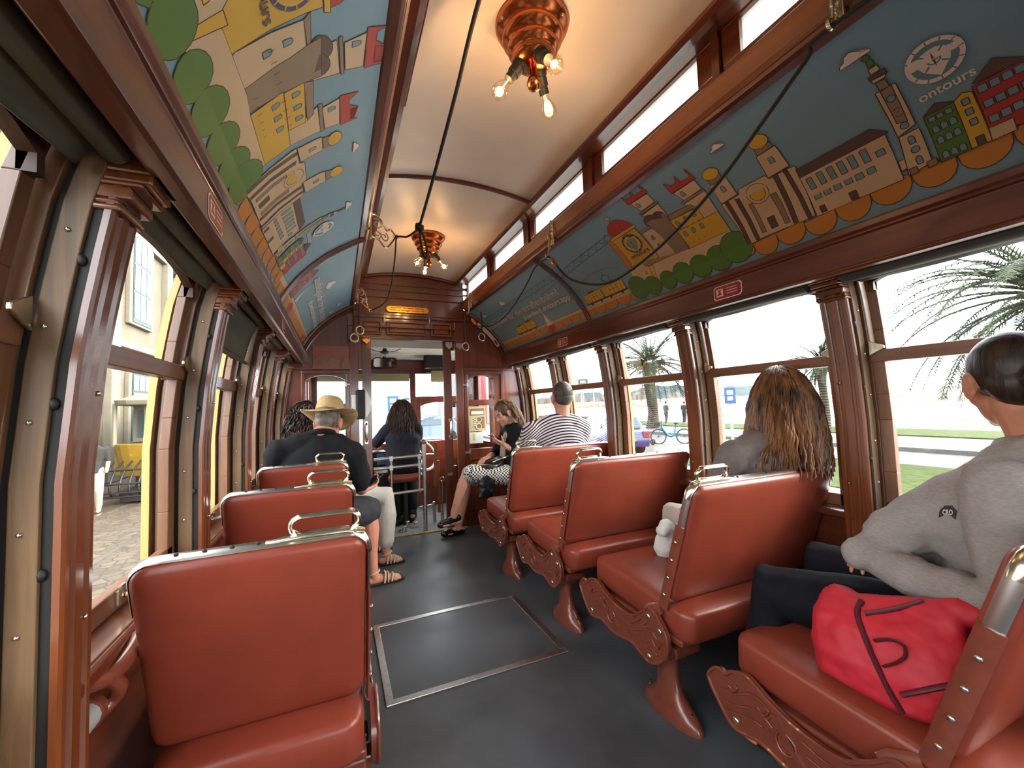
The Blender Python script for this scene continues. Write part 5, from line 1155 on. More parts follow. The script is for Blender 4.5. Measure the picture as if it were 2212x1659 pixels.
def strands(Mh, n, length, rg, wave=.006, blockers=(), r0=.0042, curl=0, front=.45, flare=.0, part=0.0, width=1.0, seg=.016, wf=2.6, back=0):
    b = MB(); bk = (Mh.to_3x3() @ V((0, 1, 0))).normalized()
    for i in range(n):
        while True:
            d = V((rg.gauss(0, 1), rg.gauss(0, 1), rg.gauss(0, 1))).normalized()
            if d.z > -.35 and (d.y < front or (d.z > .75 and d.y < front+.3)) and not (d.y > .2 and d.z < .45 and abs(d.x) < .85): break
        p = V((d.x*.08, -.015+d.y*.098, .038+d.z*.096)); L = length*rg.uniform(.75, 1.05); m = max(6, int(L/seg)); pts = []; w0 = Mh @ p; cen = Mh @ V((0, -.015, .035)); ph = rg.uniform(0, 6.28); fr = rg.uniform(14, 24)
        v = (Mh.to_3x3() @ V((d.x*1.0+part*math.copysign(.4, d.x), d.y*.5-.35, .25))).normalized(); p = w0
        inv = Mh.inverted()
        for j in range(m+1):
            pts.append(p.copy()); v = (v*.72+V((0, 0, -.42))-bk*back+V((d.x, d.y, 0))*flare*(1-j/m)).normalized()
            p = p+v*(L/m)
            q = inv @ p; e = V((q.x/(.088*width), (q.y+.015)/.106, (q.z-.03)/.108)); l = e.length
            if l < 1: q2 = V((e.x/l*.088*width, e.y/l*.106-.015, e.z/l*.108+.03)); p = Mh @ q2
            f = inv @ p
            for c, rr in blockers:
                e = p-V(c); ee = V((e.x/rr[0], e.y/rr[1], e.z/rr[2])); l = ee.length
                if l < 1: p = V(c)+V((ee.x/l*rr[0], ee.y/l*rr[1], ee.z/l*rr[2]))
        P = []
        for j, q in enumerate(pts):
            a = j/m; s = wave*min(1, a*2.2); P.append(q+V((math.sin(ph+j*seg*fr*wf)*s+curl*math.sin(ph+j*1.1)*min(1, a*3), math.cos(ph*1.3+j*seg*fr*wf*.8)*s+curl*math.cos(ph+j*1.1)*min(1, a*3), .3*s*math.sin(ph+j))))
        b.tube(P, [r0*(.55+.6*math.sin(PI*min(1, .15+.85*j/m))) for j in range(m+1)], 4, cap=False)
    return b
def phone(root_label, c, d1, d2, cat='phone'):
    t = thing('smartphone', root_label, cat, c); d1 = V(d1).normalized(); d2 = V(d2); d2 = (d2-d1*d2.dot(d1)).normalized(); nz = d1.cross(d2)
    m = Matrix((d1, d2, nz)).transposed().to_4x4(); m.translation = c
    b = MB(); b.box(-.074, -.036, -.004, .074, .036, .004, m); b.build('case', M['black'], t, bevel=.003)
    b = MB(); b.box(-.069, -.032, .004, .069, .032, .0046, m); b.build('screen', plain('dark_screen', '#1b2530', .08), t)
    return t
M['eyewhite'] = plain('eye_white', '#b9aea6', .3)
M['lips'] = plain('lips', '#9c5a50', .45)
SK1 = skinmat('fair_skin', '#c58f78'); SK2 = skinmat('ruddy_skin', '#c98a74'); SK3 = skinmat('tan_skin', '#b5775c')
M['navy'] = plain('navy_cloth', '#0b0c14', .85, spec=.2, var=.12, vscale=40); M['blackcloth'] = plain('black_cloth', '#17171a', .85, spec=.2, var=.15, vscale=30)
M['greyhood'] = plain('heather_grey_jersey', '#8a807b', .9, spec=.15, var=.16, vscale=90, stretch=(1, 1, 5), bmp=.15, bscale=300)
M['taupe'] = plain('taupe_fleece', '#6b605b', .9, spec=.15, var=.12, vscale=40, bmp=.15, bscale=300)
M['whitecloth'] = plain('white_cotton', '#c9c4bc', .85, spec=.2, var=.06, vscale=12)

# ---- man in the straw hat
J = dict(head=(-.05, 3.015, 1.125), face=(.28, .80, -.50), neck=(-.095, 2.935, 1.065), shL=(-.325, 2.91, .965), shR=(.095, 2.90, .93), elL=(-.36, 3.02, .74), wrL=(-.12, 3.22, .66), elR=(.145, 2.93, .70), wrR=(.165, 3.08, .655), pelvis=(-.14, 2.99, .53), hipL=(-.20, 3.04, .52), hipR=(-.02, 3.0, .52), knL=(.06, 3.38, .53), knR=(.205, 3.08, .515), anL=(.08, 3.40, .09), anR=(.225, 3.075, .09), toL=(.22, 3.42, .022), toR=(.415, 3.10, .022))
t = thing('person', 'man in a straw hat and black polo shirt looking down at a phone, left seat', 'person', (-.14, 2.99, 0))
bo, Mh = body(J, t, SK2, 1.15, False, 1.03, hands=[((.165, 3.08, .655), (.75, .55, .25), (-.1, -.2, .95), -1, (.5, .6, .7, .8), 1.02, .6, .5), ((-.12, 3.22, .66), (.8, .3, .1), (0, 0, 1), 1, (.5,)*4, 1.0)])
tp = top(J, t, M['blackcloth'], 'polo_shirt', 1.22, .78, .02, extra=lambda b: b.ell((-.14, 3.05, .74), (.21, .17, .17)))
b = MB(); nk = V((-.09, 2.945, 1.062)); b.tube([nk+V((.072*math.cos(a), .066*math.sin(a)+.01, .022*math.sin(a)*-1)) for a in [2*PI*i/20 for i in range(20)]], [.02]*20, 8, closed=True); b.build('collar', M['blackcloth'], tp, smooth=60)
trousers(J, t, plain('charcoal_shorts', '#2a2c33', .85, var=.15, vscale=30), 'shorts', 1.08, .93, .026)
b = MB(); scalp(b, Mh, .985, 0, -.004); b.build('hair', hairmat('grey_hair', '#4c4038', '#8a7c70'), t, smooth=70)
ht = Mh @ Matrix.Translation((0, -.012, .058)) @ Matrix.Rotation(math.radians(9), 4, 'X')
straw = plain('straw', '#bfa271', .75, var=.12, vscale=60, bmp=.5, bscale=260)
b = MB(); b.lathe([(.082, 0), (.084, .03), (.080, .07), (.073, .10), (.064, .112), (.045, .112), (.02, .104), (0, .103)], ht @ Matrix.Scale(1.16, 4, (0, 1, 0)), 32, cap=False); hat = b.build('hat_crown', straw, t, smooth=60, solid=.003)
b = MB()
def brim(u, v):
    a = 2*PI*u; r = lerp(.080, .172, v); return tuple(ht @ V((r*math.cos(a), r*1.1*math.sin(a), .004-.012*v+.034*v*v*math.cos(2*a)*1.0)))
b.grid(brim, 48, 6); b.build('hat_brim', straw, hat, smooth=70, solid=.003)
b = MB(); b.lathe([(.0855, .006), (.0862, .02), (.0855, .022), (.084, .006)], ht @ Matrix.Scale(1.16, 4, (0, 1, 0)), 32, cap=False); b.build('hat_band', plain('hat_band', '#7a5a38', .6), hat, smooth=60)
phone('black smartphone in the hand of the man in the straw hat', (.235, 3.13, .705), (.62, .35, .45), (-.4, .8, .1))
def sandal(root, J, s, mat_):
    an, to = V(J['an'+s]), V(J['to'+s]); d = to-an; d.z = 0; L = d.length; d.normalize(); sd = d.cross(V((0, 0, 1))); g0 = an.copy(); g0.z = 0
    b = MB(); pr = [(-.055, .030), (-.03, .037), (.05, .036), (L-.06, .047), (L-.01, .044), (L+.018, .026)]
    pl = [(a, w) for a, w in pr]+[(a, -w) for a, w in pr[::-1]]
    P3 = [g0+d*a+sd*w for a, w in pl]; n = len(P3); b.add([tuple(p+V((0, 0, z))) for z in (.001, .016) for p in P3], [tuple(range(n-1, -1, -1)), tuple(range(n, 2*n))]+[(i, (i+1) % n, n+(i+1) % n, n+i) for i in range(n)])
    so = b.build('sandal_sole', M['black'], root, bevel=.003)
    b = MB()
    for a0, a1, h in ((L-.045, L-.075, .05), (L-.075, L-.045, .052), (L-.10, L-.085, .062), (L-.125, L-.10, .07)):
        b.tube(catmull([g0+d*a0+sd*.043+V((0, 0, .012)), g0+d*((a0+a1)/2)+sd*.02+V((0, 0, h)), g0+d*((a0+a1)/2)-sd*.02+V((0, 0, h)), g0+d*a1-sd*.043+V((0, 0, .012))], 4), .0095, 6, flat=.6, up=(0, 0, 1))
    b.tube([g0+V((.04*math.cos(q), .04*math.sin(q), .085+.012*math.cos(q))) for q in [2*PI*i/16 for i in range(16)]], .007, 6, closed=True)
    b.build('sandal_strap', mat_, so, smooth=60)
strapm = plain('cream_straps', '#bfae94', .6)
sandal(t, J, 'R', strapm); sandal(t, J, 'L', strapm)

# ---- woman with dark curls in the corner
J = dict(head=(-.215, 3.63, 1.165), face=(.93, -.25, -.2), neck=(-.235, 3.66, 1.05), shL=(-.235, 3.84, .95), shR=(-.215, 3.49, .95), elL=(-.10, 3.86, .72), wrL=(.10, 3.75, .66), elR=(-.12, 3.44, .72), wrR=(.10, 3.60, .67), pelvis=(-.22, 3.68, .55), hipL=(-.16, 3.76, .54), hipR=(-.16, 3.60, .54), knL=(.27, 3.76, .55), knR=(.375, 3.50, .515), anL=(.27, 3.78, .10), anR=(.35, 3.44, .10), toL=(.42, 3.80, .022), toR=(.475, 3.45, .022))
t = thing('person', 'woman with dark curly hair and white cropped trousers in the left front corner', 'person', (-.2, 3.68, 0))
bo, Mh = body(J, t, SK1, .95, True, .97, hands=[((.10, 3.75, .66), (.9, -.2, -.1), (0, 0, -1), 1, (.5,)*4, .9), ((.10, 3.60, .67), (.9, .2, -.1), (0, 0, -1), -1, (.5,)*4, .9)])
top(J, t, plain('dark_blouse', '#2b2a2f', .85), 'blouse', .95, 1.4)
trousers(J, t, M['whitecloth'], 'cropped_trousers', .95, 1.83, .016, hemr=.062)
rg = random.Random(3); b = MB(); scalp(b, Mh, 1.06); h = b.build('hair', hairmat('dark_curls', '#1c1310', '#463228', 60), t, smooth=70)
strands(Mh, 330, .24, rg, .004, [((-.22, 3.66, .9), (.16, .2, .17))], .0042, .013, .3, .5, 0, 1.25).build('curls', h.data.materials[0], h, smooth=70)
sandal(t, J, 'R', strapm); sandal(t, J, 'L', strapm)

# ---- driver
J = dict(head=(.672, 4.70, 1.185), face=(.12, .98, -.08), neck=(.665, 4.655, 1.075), shL=(.52, 4.645, 1.0), shR=(.815, 4.63, .985), elL=(.405, 4.76, .86), wrL=(.42, 4.98, .82), elR=(.84, 4.78, .80), wrR=(.835, 4.93, .98), pelvis=(.665, 4.555, .60), hipL=(.60, 4.58, .575), hipR=(.73, 4.57, .575), knL=(.61, 4.80, .50), knR=(.75, 4.78, .50), anL=(.655, 4.66, .10), anR=(.745, 4.62, .10), toL=(.65, 4.82, .04), toR=(.75, 4.78, .04))
t = thing('person', 'driver with long brown hair in a dark jacket, seen from behind on the platform', 'person', (.665, 4.56, 0))
bo, Mh = body(J, t, SK1, .98, True, 1.0, hands=[((.42, 4.98, .82), (.2, .95, -.1), (0, 0, -1), 1, (.6,)*4, .95), ((.835, 4.93, .98), (-.15, .25, .95), (0, .9, -.2), 1, (.7,)*4, .95)])
jk = plain('dark_blue_jacket', '#23242d', .8, spec=.2, var=.15, vscale=25)
tp = top(J, t, jk, 'jacket', 1.02, 1.92, .022, extra=lambda b: b.loft([((.665, 4.57, .56), (.165, 0, 0), (0, .135, 0)), ((.665, 4.575, .72), (.155, 0, 0), (0, .13, 0))], 18))
b = MB(); b.tube(catmull([(.535, 4.56, .98), (.60, 4.50, .86), (.72, 4.46, .70), (.80, 4.50, .62)], 6), .008, 6, flat=.4, up=(0, 1, 0)); b.build('shoulder_strap', M['blackcloth'], tp, smooth=60)
trousers(J, t, M['navy'], 'trousers', .98, 1.93, .016, hemr=.062)
for s in 'LR':
    an, to = V(J['an'+s]), V(J['to'+s]); b = MB(); b.caps([(an.x, an.y-.03, .035), (an.x, an.y+.06, .035), (to.x, to.y, .03)], [.036, .038, .034]); b.caps([(an.x, an.y, .04), (an.x, an.y-.005, .11)], [.042, .046]); b.build('boot', M['black'], t, remesh=.006, relax=2)
rg = random.Random(8); b = MB(); scalp(b, Mh, 1.05); h = b.build('hair', hairmat('brown_waves', '#241a17', '#584339', 50), t, smooth=70)
strands(Mh, 480, .31, rg, .006, [((.665, 4.60, .88), (.16, .13, .2))], .0032, .004, .3, .16, 0, 1.03, .016, 1.5).build('waves', h.data.materials[0], h, smooth=70)
phone('pale phone held up by the driver', (.80, 4.975, 1.185), (.05, 0, 1), (.9, .2, 0))

# ---- woman with a phone and a checked skirt
J = dict(head=(1.50, 3.74, 1.135), face=(-.84, -.30, -.46), neck=(1.595, 3.765, 1.03), shL=(1.635, 3.60, .945), shR=(1.615, 3.91, .945), elL=(1.65, 3.60, .73), wrL=(1.475, 3.68, .835), elR=(1.50, 3.96, .74), wrR=(1.365, 3.80, .725), pelvis=(1.63, 3.76, .55), hipL=(1.56, 3.68, .54), hipR=(1.56, 3.84, .54), knL=(1.085, 3.68, .605), knR=(1.16, 3.84, .53), anL=(.975, 3.70, .265), anR=(1.06, 3.88, .10), toL=(.845, 3.69, .165), toR=(.915, 3.87, .03))
t = thing('person', 'woman with wavy hair, checked skirt and loafers reading a phone on the right bench', 'person', (1.63, 3.76, 0))
bo, Mh = body(J, t, SK1, .92, True, .98, hands=[((1.475, 3.68, .835), (-.85, .05, .45), (.25, .3, .9), -1, (.35, .4, .5, .6), .95, .6, .5), ((1.365, 3.80, .725), (-.8, -.35, -.2), (.1, 0, -1), -1, (.45, .5, .55, .6), .95)], brow=plain('brow_brown', '#3a281f', .7))
tp = top(J, t, M['blackcloth'], 'jacket', .98, 1.55, .022)
b = MB(); b.loft([((1.60, 3.765, 1.0), (0, .05, 0), (.045, 0, 0)), ((1.545, 3.75, .92), (0, .06, 0), (.05, 0, 0)), ((1.505, 3.75, .80), (0, .055, 0), (.04, 0, 0)), ((1.50, 3.75, .70), (0, .05, 0), (.05, 0, 0))], 14); b.build('blouse', plain('cream_blouse', '#a8977a', .8, var=.1), t, remesh=.007, relax=3)
def check_mat():
    m, nt, p = nmat('checked_skirt'); vec = coords(nt); ck = nt.nodes.new('ShaderNodeTexChecker'); ck.inputs['Scale'].default_value = 64; ck.inputs[1].default_value = lin('#d4d0cb'); ck.inputs[2].default_value = lin('#1b1b1d'); nt.links.new(vec, ck.inputs['Vector']); nt.links.new(ck.outputs[0], p.inputs['Base Color']); p.inputs['Roughness'].default_value = .9; return m
trousers(J, t, check_mat(), 'skirt', .95, .90, .018)
for s in 'LR':
    an, to = V(J['an'+s]), V(J['to'+s]); d = (to-an); dh = V((d.x, d.y, d.z*.35)).normalized(); hz = V((an.x, an.y, to.z+.012)); b = MB()
    hz = an+V((0, 0, -.065)) if s == 'L' else V((an.x, an.y, .035)); tt = V((to.x, to.y, to.z+.005))
    b.caps([hz+(hz-tt).normalized()*.03, hz.lerp(tt, .5), tt], [.036, .036, .032]); ob = b.build('loafer', plain('patent_black', '#0d0d0e', .12, coat=.6), t, remesh=.005, relax=3)
    b = MB(); q = hz.lerp(tt, .5); b.tube([q+V((0, -.038, .005)), q+V((-.005, 0, .043)), q+V((0, .038, .005))], .008, 6, flat=.5); b.build('loafer_strap', M['black'], ob, smooth=50)
rg = random.Random(12); b = MB(); scalp(b, Mh, 1.045); hm = hairmat('honey_waves', '#3a281c', '#8f6e48', 45); h = b.build('hair', hairmat('brown_roots', '#33231a', '#5f4632', 45), t, smooth=70)
strands(Mh, 430, .23, rg, .005, [((1.62, 3.76, .86), (.13, .17, .17))], .003, .004, -.15, .1, .3, 1.0, .016, 1.6, .2).build('waves', hm, h, smooth=70)
phone('black smartphone read by the woman in the checked skirt', (1.40, 3.695, .915), (-.88, .0, .25), (.1, -1, .0))
b = MB(); b.loft([((1.30, 3.76, .50), (0, .12, 0), (.13, 0, 0)), ((1.32, 3.76, .56), (0, .15, 0), (.16, 0, 0)), ((1.36, 3.76, .66), (0, .14, 0), (.14, 0, .03)), ((1.38, 3.77, .71), (0, .10, 0), (.09, 0, .02))], 20)
b.loft([((1.25, 3.60, .38), (.075, 0, 0), (0, .025, 0)), ((1.27, 3.62, .55), (.085, 0, 0), (0, .035, 0)), ((1.30, 3.66, .67), (.09, 0, 0), (0, .05, 0))], 16)
bag = b.build('shoulder_bag', plain('black_leather', '#101112', .35), remesh=.009, relax=3, bumps=(fine, .012)); tag(bag, 'black studded shoulder bag on the lap of the woman in the checked skirt', 'bag')
for i in range(6): b = MB(); b.ell((1.345, 3.575+.004*i, .66-.032*i), .006, None, 8, 6); b.build('stud', M['chrome'], bag, smooth=60)
b = MB(); b.tube(catmull([(1.33, 3.62, .69), (1.38, 3.58, .72), (1.44, 3.58, .73), (1.49, 3.62, .74)], 6), .006, 6); b.build('chain_strap', M['chrome'], bag, smooth=60)

# ---- man in the striped shirt
J = dict(head=(1.71, 2.96, 1.255), face=(.12, .99, -.05), neck=(1.695, 2.93, 1.115), shL=(1.425, 2.95, .995), shR=(1.87, 2.93, 1.0), elL=(1.365, 3.05, .75), wrL=(1.45, 3.28, .68), elR=(1.865, 3.05, .75), wrR=(1.80, 3.28, .68), pelvis=(1.66, 3.0, .55), hipL=(1.56, 3.05, .54), hipR=(1.76, 3.05, .54), knL=(1.55, 3.40, .54), knR=(1.78, 3.40, .54), anL=(1.55, 3.36, .09), anR=(1.78, 3.36, .09), toL=(1.55, 3.46, .022), toR=(1.78, 3.46, .022))
t = thing('person', 'man with cropped dark hair in a black and white striped shirt, seen from behind', 'person', (1.66, 3.0, 0))
bo, Mh = body(J, t, SK2, 1.22, False, 1.06, hands=[((1.45, 3.28, .68), (.1, .95, -.1), (0, 0, -1), 1, (.5,)*4), ((1.80, 3.28, .68), (-.1, .95, -.1), (0, 0, -1), -1, (.5,)*4)])
def stripe_mat(xc):
    m, nt, p = nmat('striped_jersey'); tc = nt.nodes.new('ShaderNodeTexCoord'); sx = nt.nodes.new('ShaderNodeSeparateXYZ'); nt.links.new(tc.outputs['Object'], sx.inputs[0])
    def mt(op, a, b_=None):
        n = nt.nodes.new('ShaderNodeMath'); n.operation = op
        for i, q in enumerate((a, b_)):
            if q is None: continue
            if isinstance(q, (int, float)): n.inputs[i].default_value = q
            else: nt.links.new(q, n.inputs[i])
        return n.outputs[0]
    dx = mt('SUBTRACT', sx.outputs[0], xc); ab = mt('ABSOLUTE', dx); z = mt('ADD', sx.outputs[2], mt('MULTIPLY', mt('POWER', ab, 2.2), 1.9)); st = mt('GREATER_THAN', mt('FRACT', mt('MULTIPLY', z, 46)), .52)
    nt.links.new(ramp(nt, st, [(.45, lin('#cbbfc0')), (.55, lin('#2c2230'))]), p.inputs['Base Color']); p.inputs['Roughness'].default_value = .9; p.inputs['Specular IOR Level'].default_value = .15; return m
top(J, t, stripe_mat(1.66), 'striped_shirt', 1.3, 1.2, .02, bumps=(folds, .010))
trousers(J, t, M['navy'], 'trousers', 1.15, 1.95)
b = MB(); scalp(b, Mh, 1.0, 0); b.build('hair', hairmat('cropped_hair', '#2a2320', '#544a44', 160), t, smooth=70, bumps=(fine, .004))

# ---- woman with long brown hair
J = dict(head=(1.835, 1.232, 1.205), face=(.55, .83, -.12), neck=(1.79, 1.215, 1.065), shL=(1.585, 1.275, .955), shR=(1.90, 1.165, .95), elL=(1.50, 1.36, .72), wrL=(1.63, 1.54, .67), elR=(1.90, 1.33, .72), wrR=(1.74, 1.60, .64), pelvis=(1.71, 1.40, .56), hipL=(1.63, 1.46, .55), hipR=(1.80, 1.44, .55), knL=(1.66, 1.72, .60), knR=(1.80, 1.83, .54), anL=(1.64, 1.75, .12), anR=(1.80, 1.82, .10), toL=(1.62, 1.88, .04), toR=(1.80, 1.92, .04))
t = thing('person', 'woman with long loose brown hair in a taupe hooded top facing the river window', 'person', (1.71, 1.40, 0))
bo, Mh = body(J, t, SK1, .95, True, .99, hands=[((1.63, 1.54, .67), (.1, .95, -.2), (0, 0, -1), 1, (.5,)*4, .95), ((1.74, 1.60, .64), (-.5, .8, -.1), (0, 0, -1), -1, (.5,)*4, .95)])
def hood(b):
    for i in range(11):
        a = -.6-2.0*i/10*1.05; b.ell((1.79+.10*math.cos(a), 1.215+.08*math.sin(a), .985-.015*math.sin(a)), (.036, .036, .036), None, 10, 8)
top(J, t, M['taupe'], 'hooded_top', 1.0, 1.9, .022, extra=hood, bumps=(folds, .016))
trousers(J, t, plain('beige_trousers', '#a79a8f', .85), 'trousers', .95, 1.93)
for s in 'LR':
    to = V(J['to'+s]); b = MB(); b.caps([(to.x, to.y-.15, .04), (to.x, to.y-.06, .042), (to.x, to.y, .035)], [.036, .04, .034]); b.build('shoe', M['whitecloth'], t, remesh=.006, relax=2)
rg = random.Random(21); hm = hairmat('long_brown_hair', '#1f110a', '#8a5b33', 38); b = MB(); scalp(b, Mh, 1.045); h = b.build('hair', hm, t, smooth=70)
strands(Mh, 620, .40, rg, .0045, [((1.75, 1.26, .86), (.19, .125, .17)), ((1.76, 1.18, .95), (.13, .075, .075))], .0042, .003, .3, .12, .35, 1.06, .014, 1.4).build('loose_strands', hm, h, smooth=70)
b = MB(); b.caps([(1.445, 1.555, .60), (1.44, 1.56, .55), (1.45, 1.58, .49)], [.04, .045, .05]); b.ell((1.41, 1.545, .595), (.034, .036, .026)); b.ell((1.46, 1.58, .50), (.05, .045, .05))
sc = b.build('white_scarf', M['whitecloth'], remesh=.007, relax=3, bumps=(fine, .02)); tag(sc, 'bunched white cloth between the two right seats beside the knee', 'cloth')

# ---- girl in the grey hooded top (foreground right)
J = dict(head=(1.61, .475, 1.215), face=(.74, .66, -.06), neck=(1.63, .44, 1.075), shL=(1.445, .455, .965), shR=(1.80, .41, .965), elL=(1.385, .43, .715), wrL=(1.425, .635, .70), elR=(1.78, .62, .76), wrR=(1.53, .70, .75), pelvis=(1.63, .425, .56), hipL=(1.54, .50, .55), hipR=(1.73, .50, .55), knL=(1.365, .985, .545), knR=(1.66, .99, .575), anL=(1.34, .99, .10), anR=(1.66, .97, .10), toL=(1.34, 1.10, .03), toR=(1.66, 1.08, .03))
t = thing('person', 'girl with tied back dark hair in a grey hooded sweatshirt in the right foreground', 'person', (1.63, .45, 0))
bo, Mh = body(J, t, SK3, .98, True, 1.0, hands=[((1.425, .635, .70), (.35, .8, .1), (.5, -.1, .8), 1, (.6, .7, .8, .8), .95), ((1.53, .70, .75), (-.8, .3, -.1), (.1, 0, -1), -1, (.5, .5, .6, .6), .95)], voxel=.0048)
def ghood(b):
    for i in range(13):
        a = PI*.05-PI*1.15*i/12; b.ell((1.63+.105*math.cos(a), .43+.085*math.sin(a), 1.035-.012*math.sin(a)), (.038, .038, .042), None, 10, 8)
    b.ell((1.61, .35, 1.0), (.12, .05, .07)); b.ell((1.60, .50, .66), (.17, .15, .12)); b.ell((1.60, .555, .85), (.14, .12, .14)); b.caps([(1.66, .47, .98), (1.57, .60, .87), (1.50, .70, .79)], [.09, .085, .068]); b.caps([(1.42, .62, .705), (1.45, .70, .715)], [.055, .05]); b.caps([(1.56, .68, .755), (1.48, .715, .745), (1.44, .73, .74)], [.058, .056, .05]); b.caps([(1.47, .72, .742), (1.415, .745, .73)], [.052, .046])
gh = top(J, t, M['greyhood'], 'hooded_sweatshirt', 1.06, 1.93, .026, extra=ghood, bumps=(folds, .018), cuff=.047, voxel=.008)
trousers(J, t, M['navy'], 'trousers', 1.08, 1.93, .02)
for s in 'LR':
    to = V(J['to'+s]); b = MB(); b.caps([(to.x, to.y-.15, .04), (to.x, to.y-.06, .042), (to.x, to.y, .035)], [.036, .04, .034]); b.build('shoe', M['black'], t, remesh=.006, relax=2)
b = MB(); b.ell((0, -.020, .042), (.0815, .096, .093), Mh, 26, 16); b.ell((0, -.055, .0), (.070, .060, .062), Mh, 18, 12); b.ell((.0, -.112, .005), (.035, .03, .035), Mh, 14, 10)
gm = hairmat('tied_dark_hair', '#130d0b', '#33231b', 70); h = b.build('hair', gm, t, remesh=.005, relax=3)
rg = random.Random(5); b = MB()
for i in range(90):
    a = rg.uniform(-1, 1); q0 = Mh @ V((.03*a, -.125, .0+.02*rg.gauss(0, 1))); L = rg.uniform(.16, .24); pts = [q0]; v = V((-.02*a, -.35, -.25)); 
    for j in range(10): v = (v+V((rg.gauss(0, .03)+.02, rg.gauss(0, .03)+.02, -.16))).normalized(); pts.append(pts[-1]+v*L/10)
    b.tube(pts, [.0045*(1-.07*j) for j in range(11)], 5)
b.build('ponytail', gm, h, smooth=70)
b = MB()
for i in range(7):
    a = rg.uniform(-.5, .9); s_ = -1; q = V((s_*.076, .02+.02*rg.random(), .03+.02*rg.random())); pts = [Mh @ V((q.x+s_*.004*j*.3*rg.random(), q.y+.004*j*rg.uniform(.2, 1.1), q.z-.016*j)) for j in range(7)]; b.tube(pts, .0004, 3)
b.build('loose_wisps', gm, h)
# printed crest
P_ = onsurf(gh, [(2028, 1118), (2030, 1102), (2042, 1092), (2056, 1092), (2066, 1104), (2063, 1122), (2052, 1112), (2040, 1111)], .004)
if len(P_) > 3:
    b = MB(); b.add([tuple(p) for p, n_ in P_], [tuple(range(len(P_)))]); cr = b.build('printed_crest', plain('crest_print', '#2c211d', .8), gh, solid=.002)
    Q_ = onsurf(gh, [(2036, 1111), (2058, 1112), (2036, 1100)], .008)
    if len(Q_) == 3:
        o_, dx, dy = Q_[0][0], (Q_[1][0]-Q_[0][0]), (Q_[2][0]-Q_[0][0]); b = MB(); vs_, fs_, w_ = textmesh('CRO', 1.0, .02); b.add([tuple(o_+dx*(x/w_)+dy*(y/.75)) for x, y in vs_], fs_); b.build('lettering', M['whitecloth'], cr)

# ---- red bag on the foreground seat
redm = plain('red_neoprene', '#b3202c', .6, spec=.35, var=.08, vscale=12, bmp=.2, bscale=60); pip = plain('wine_piping', '#541420', .6)
t = thing('lunch_bag', 'bright red soft bag with wine coloured piping on the right foreground seat', 'bag', (1.29, .63, .44))
b = MB(); L_ = V((.02, -.155, .0)); D_ = V((.085, .015, 0))
b.loft([(V((1.275, .625, .447)), L_*.75, D_*.75), (V((1.272, .627, .465)), L_*.93, D_*.98), (V((1.28, .63, .53)), L_*1.02, D_*1.08), (V((1.295, .635, .60)), L_*1.0, D_*.95), (V((1.31, .635, .645)), L_*.93, D_*.62), (V((1.318, .625, .668)), L_*.82+V((0, 0, .03)), D_*.3), (V((1.32, .62, .68)), L_*.72+V((0, 0, .036)), D_*.14)], 28, 3.2)
b.ell((1.345, .495, .685), (.03, .04, .03)); b.ell((1.30, .735, .645), (.035, .035, .025))
bg_ = b.build('bag_body', redm, t, remesh=.007, relax=4, bumps=(fine, .014))
def seam(name, px, r, mat_=pip, off=.001, par=bg_, flat=.6):
    q = onsurf(bg_, px, off)
    if len(q) < 2: return
    b = MB(); b.tube(catmull([p for p, n_ in q], 4), r, 8, flat=flat, up=q[0][1]); b.build(name, mat_, par, smooth=60)
seam('zip_piping', [(1862, 1300), (1852, 1325), (1862, 1360), (1880, 1405), (1900, 1450), (1925, 1500), (1950, 1540), (1970, 1560)], .011)
seam('rim_piping', [(1868, 1326), (1900, 1322), (1950, 1312), (1995, 1298), (2020, 1285)], .009); seam('base_piping', [(1948, 1500), (2000, 1490), (2060, 1478), (2100, 1470)], .009)
q = onsurf(bg_, [(1888, 1384), (1925, 1382), (1952, 1396), (1955, 1418), (1935, 1432), (1908, 1440)], .01)
if len(q) > 3: b = MB(); b.tube(catmull([p for p, n_ in q], 4), .009, 8, flat=.35, up=q[0][1]); b.build('loop_handle', pip, bg_, smooth=60)

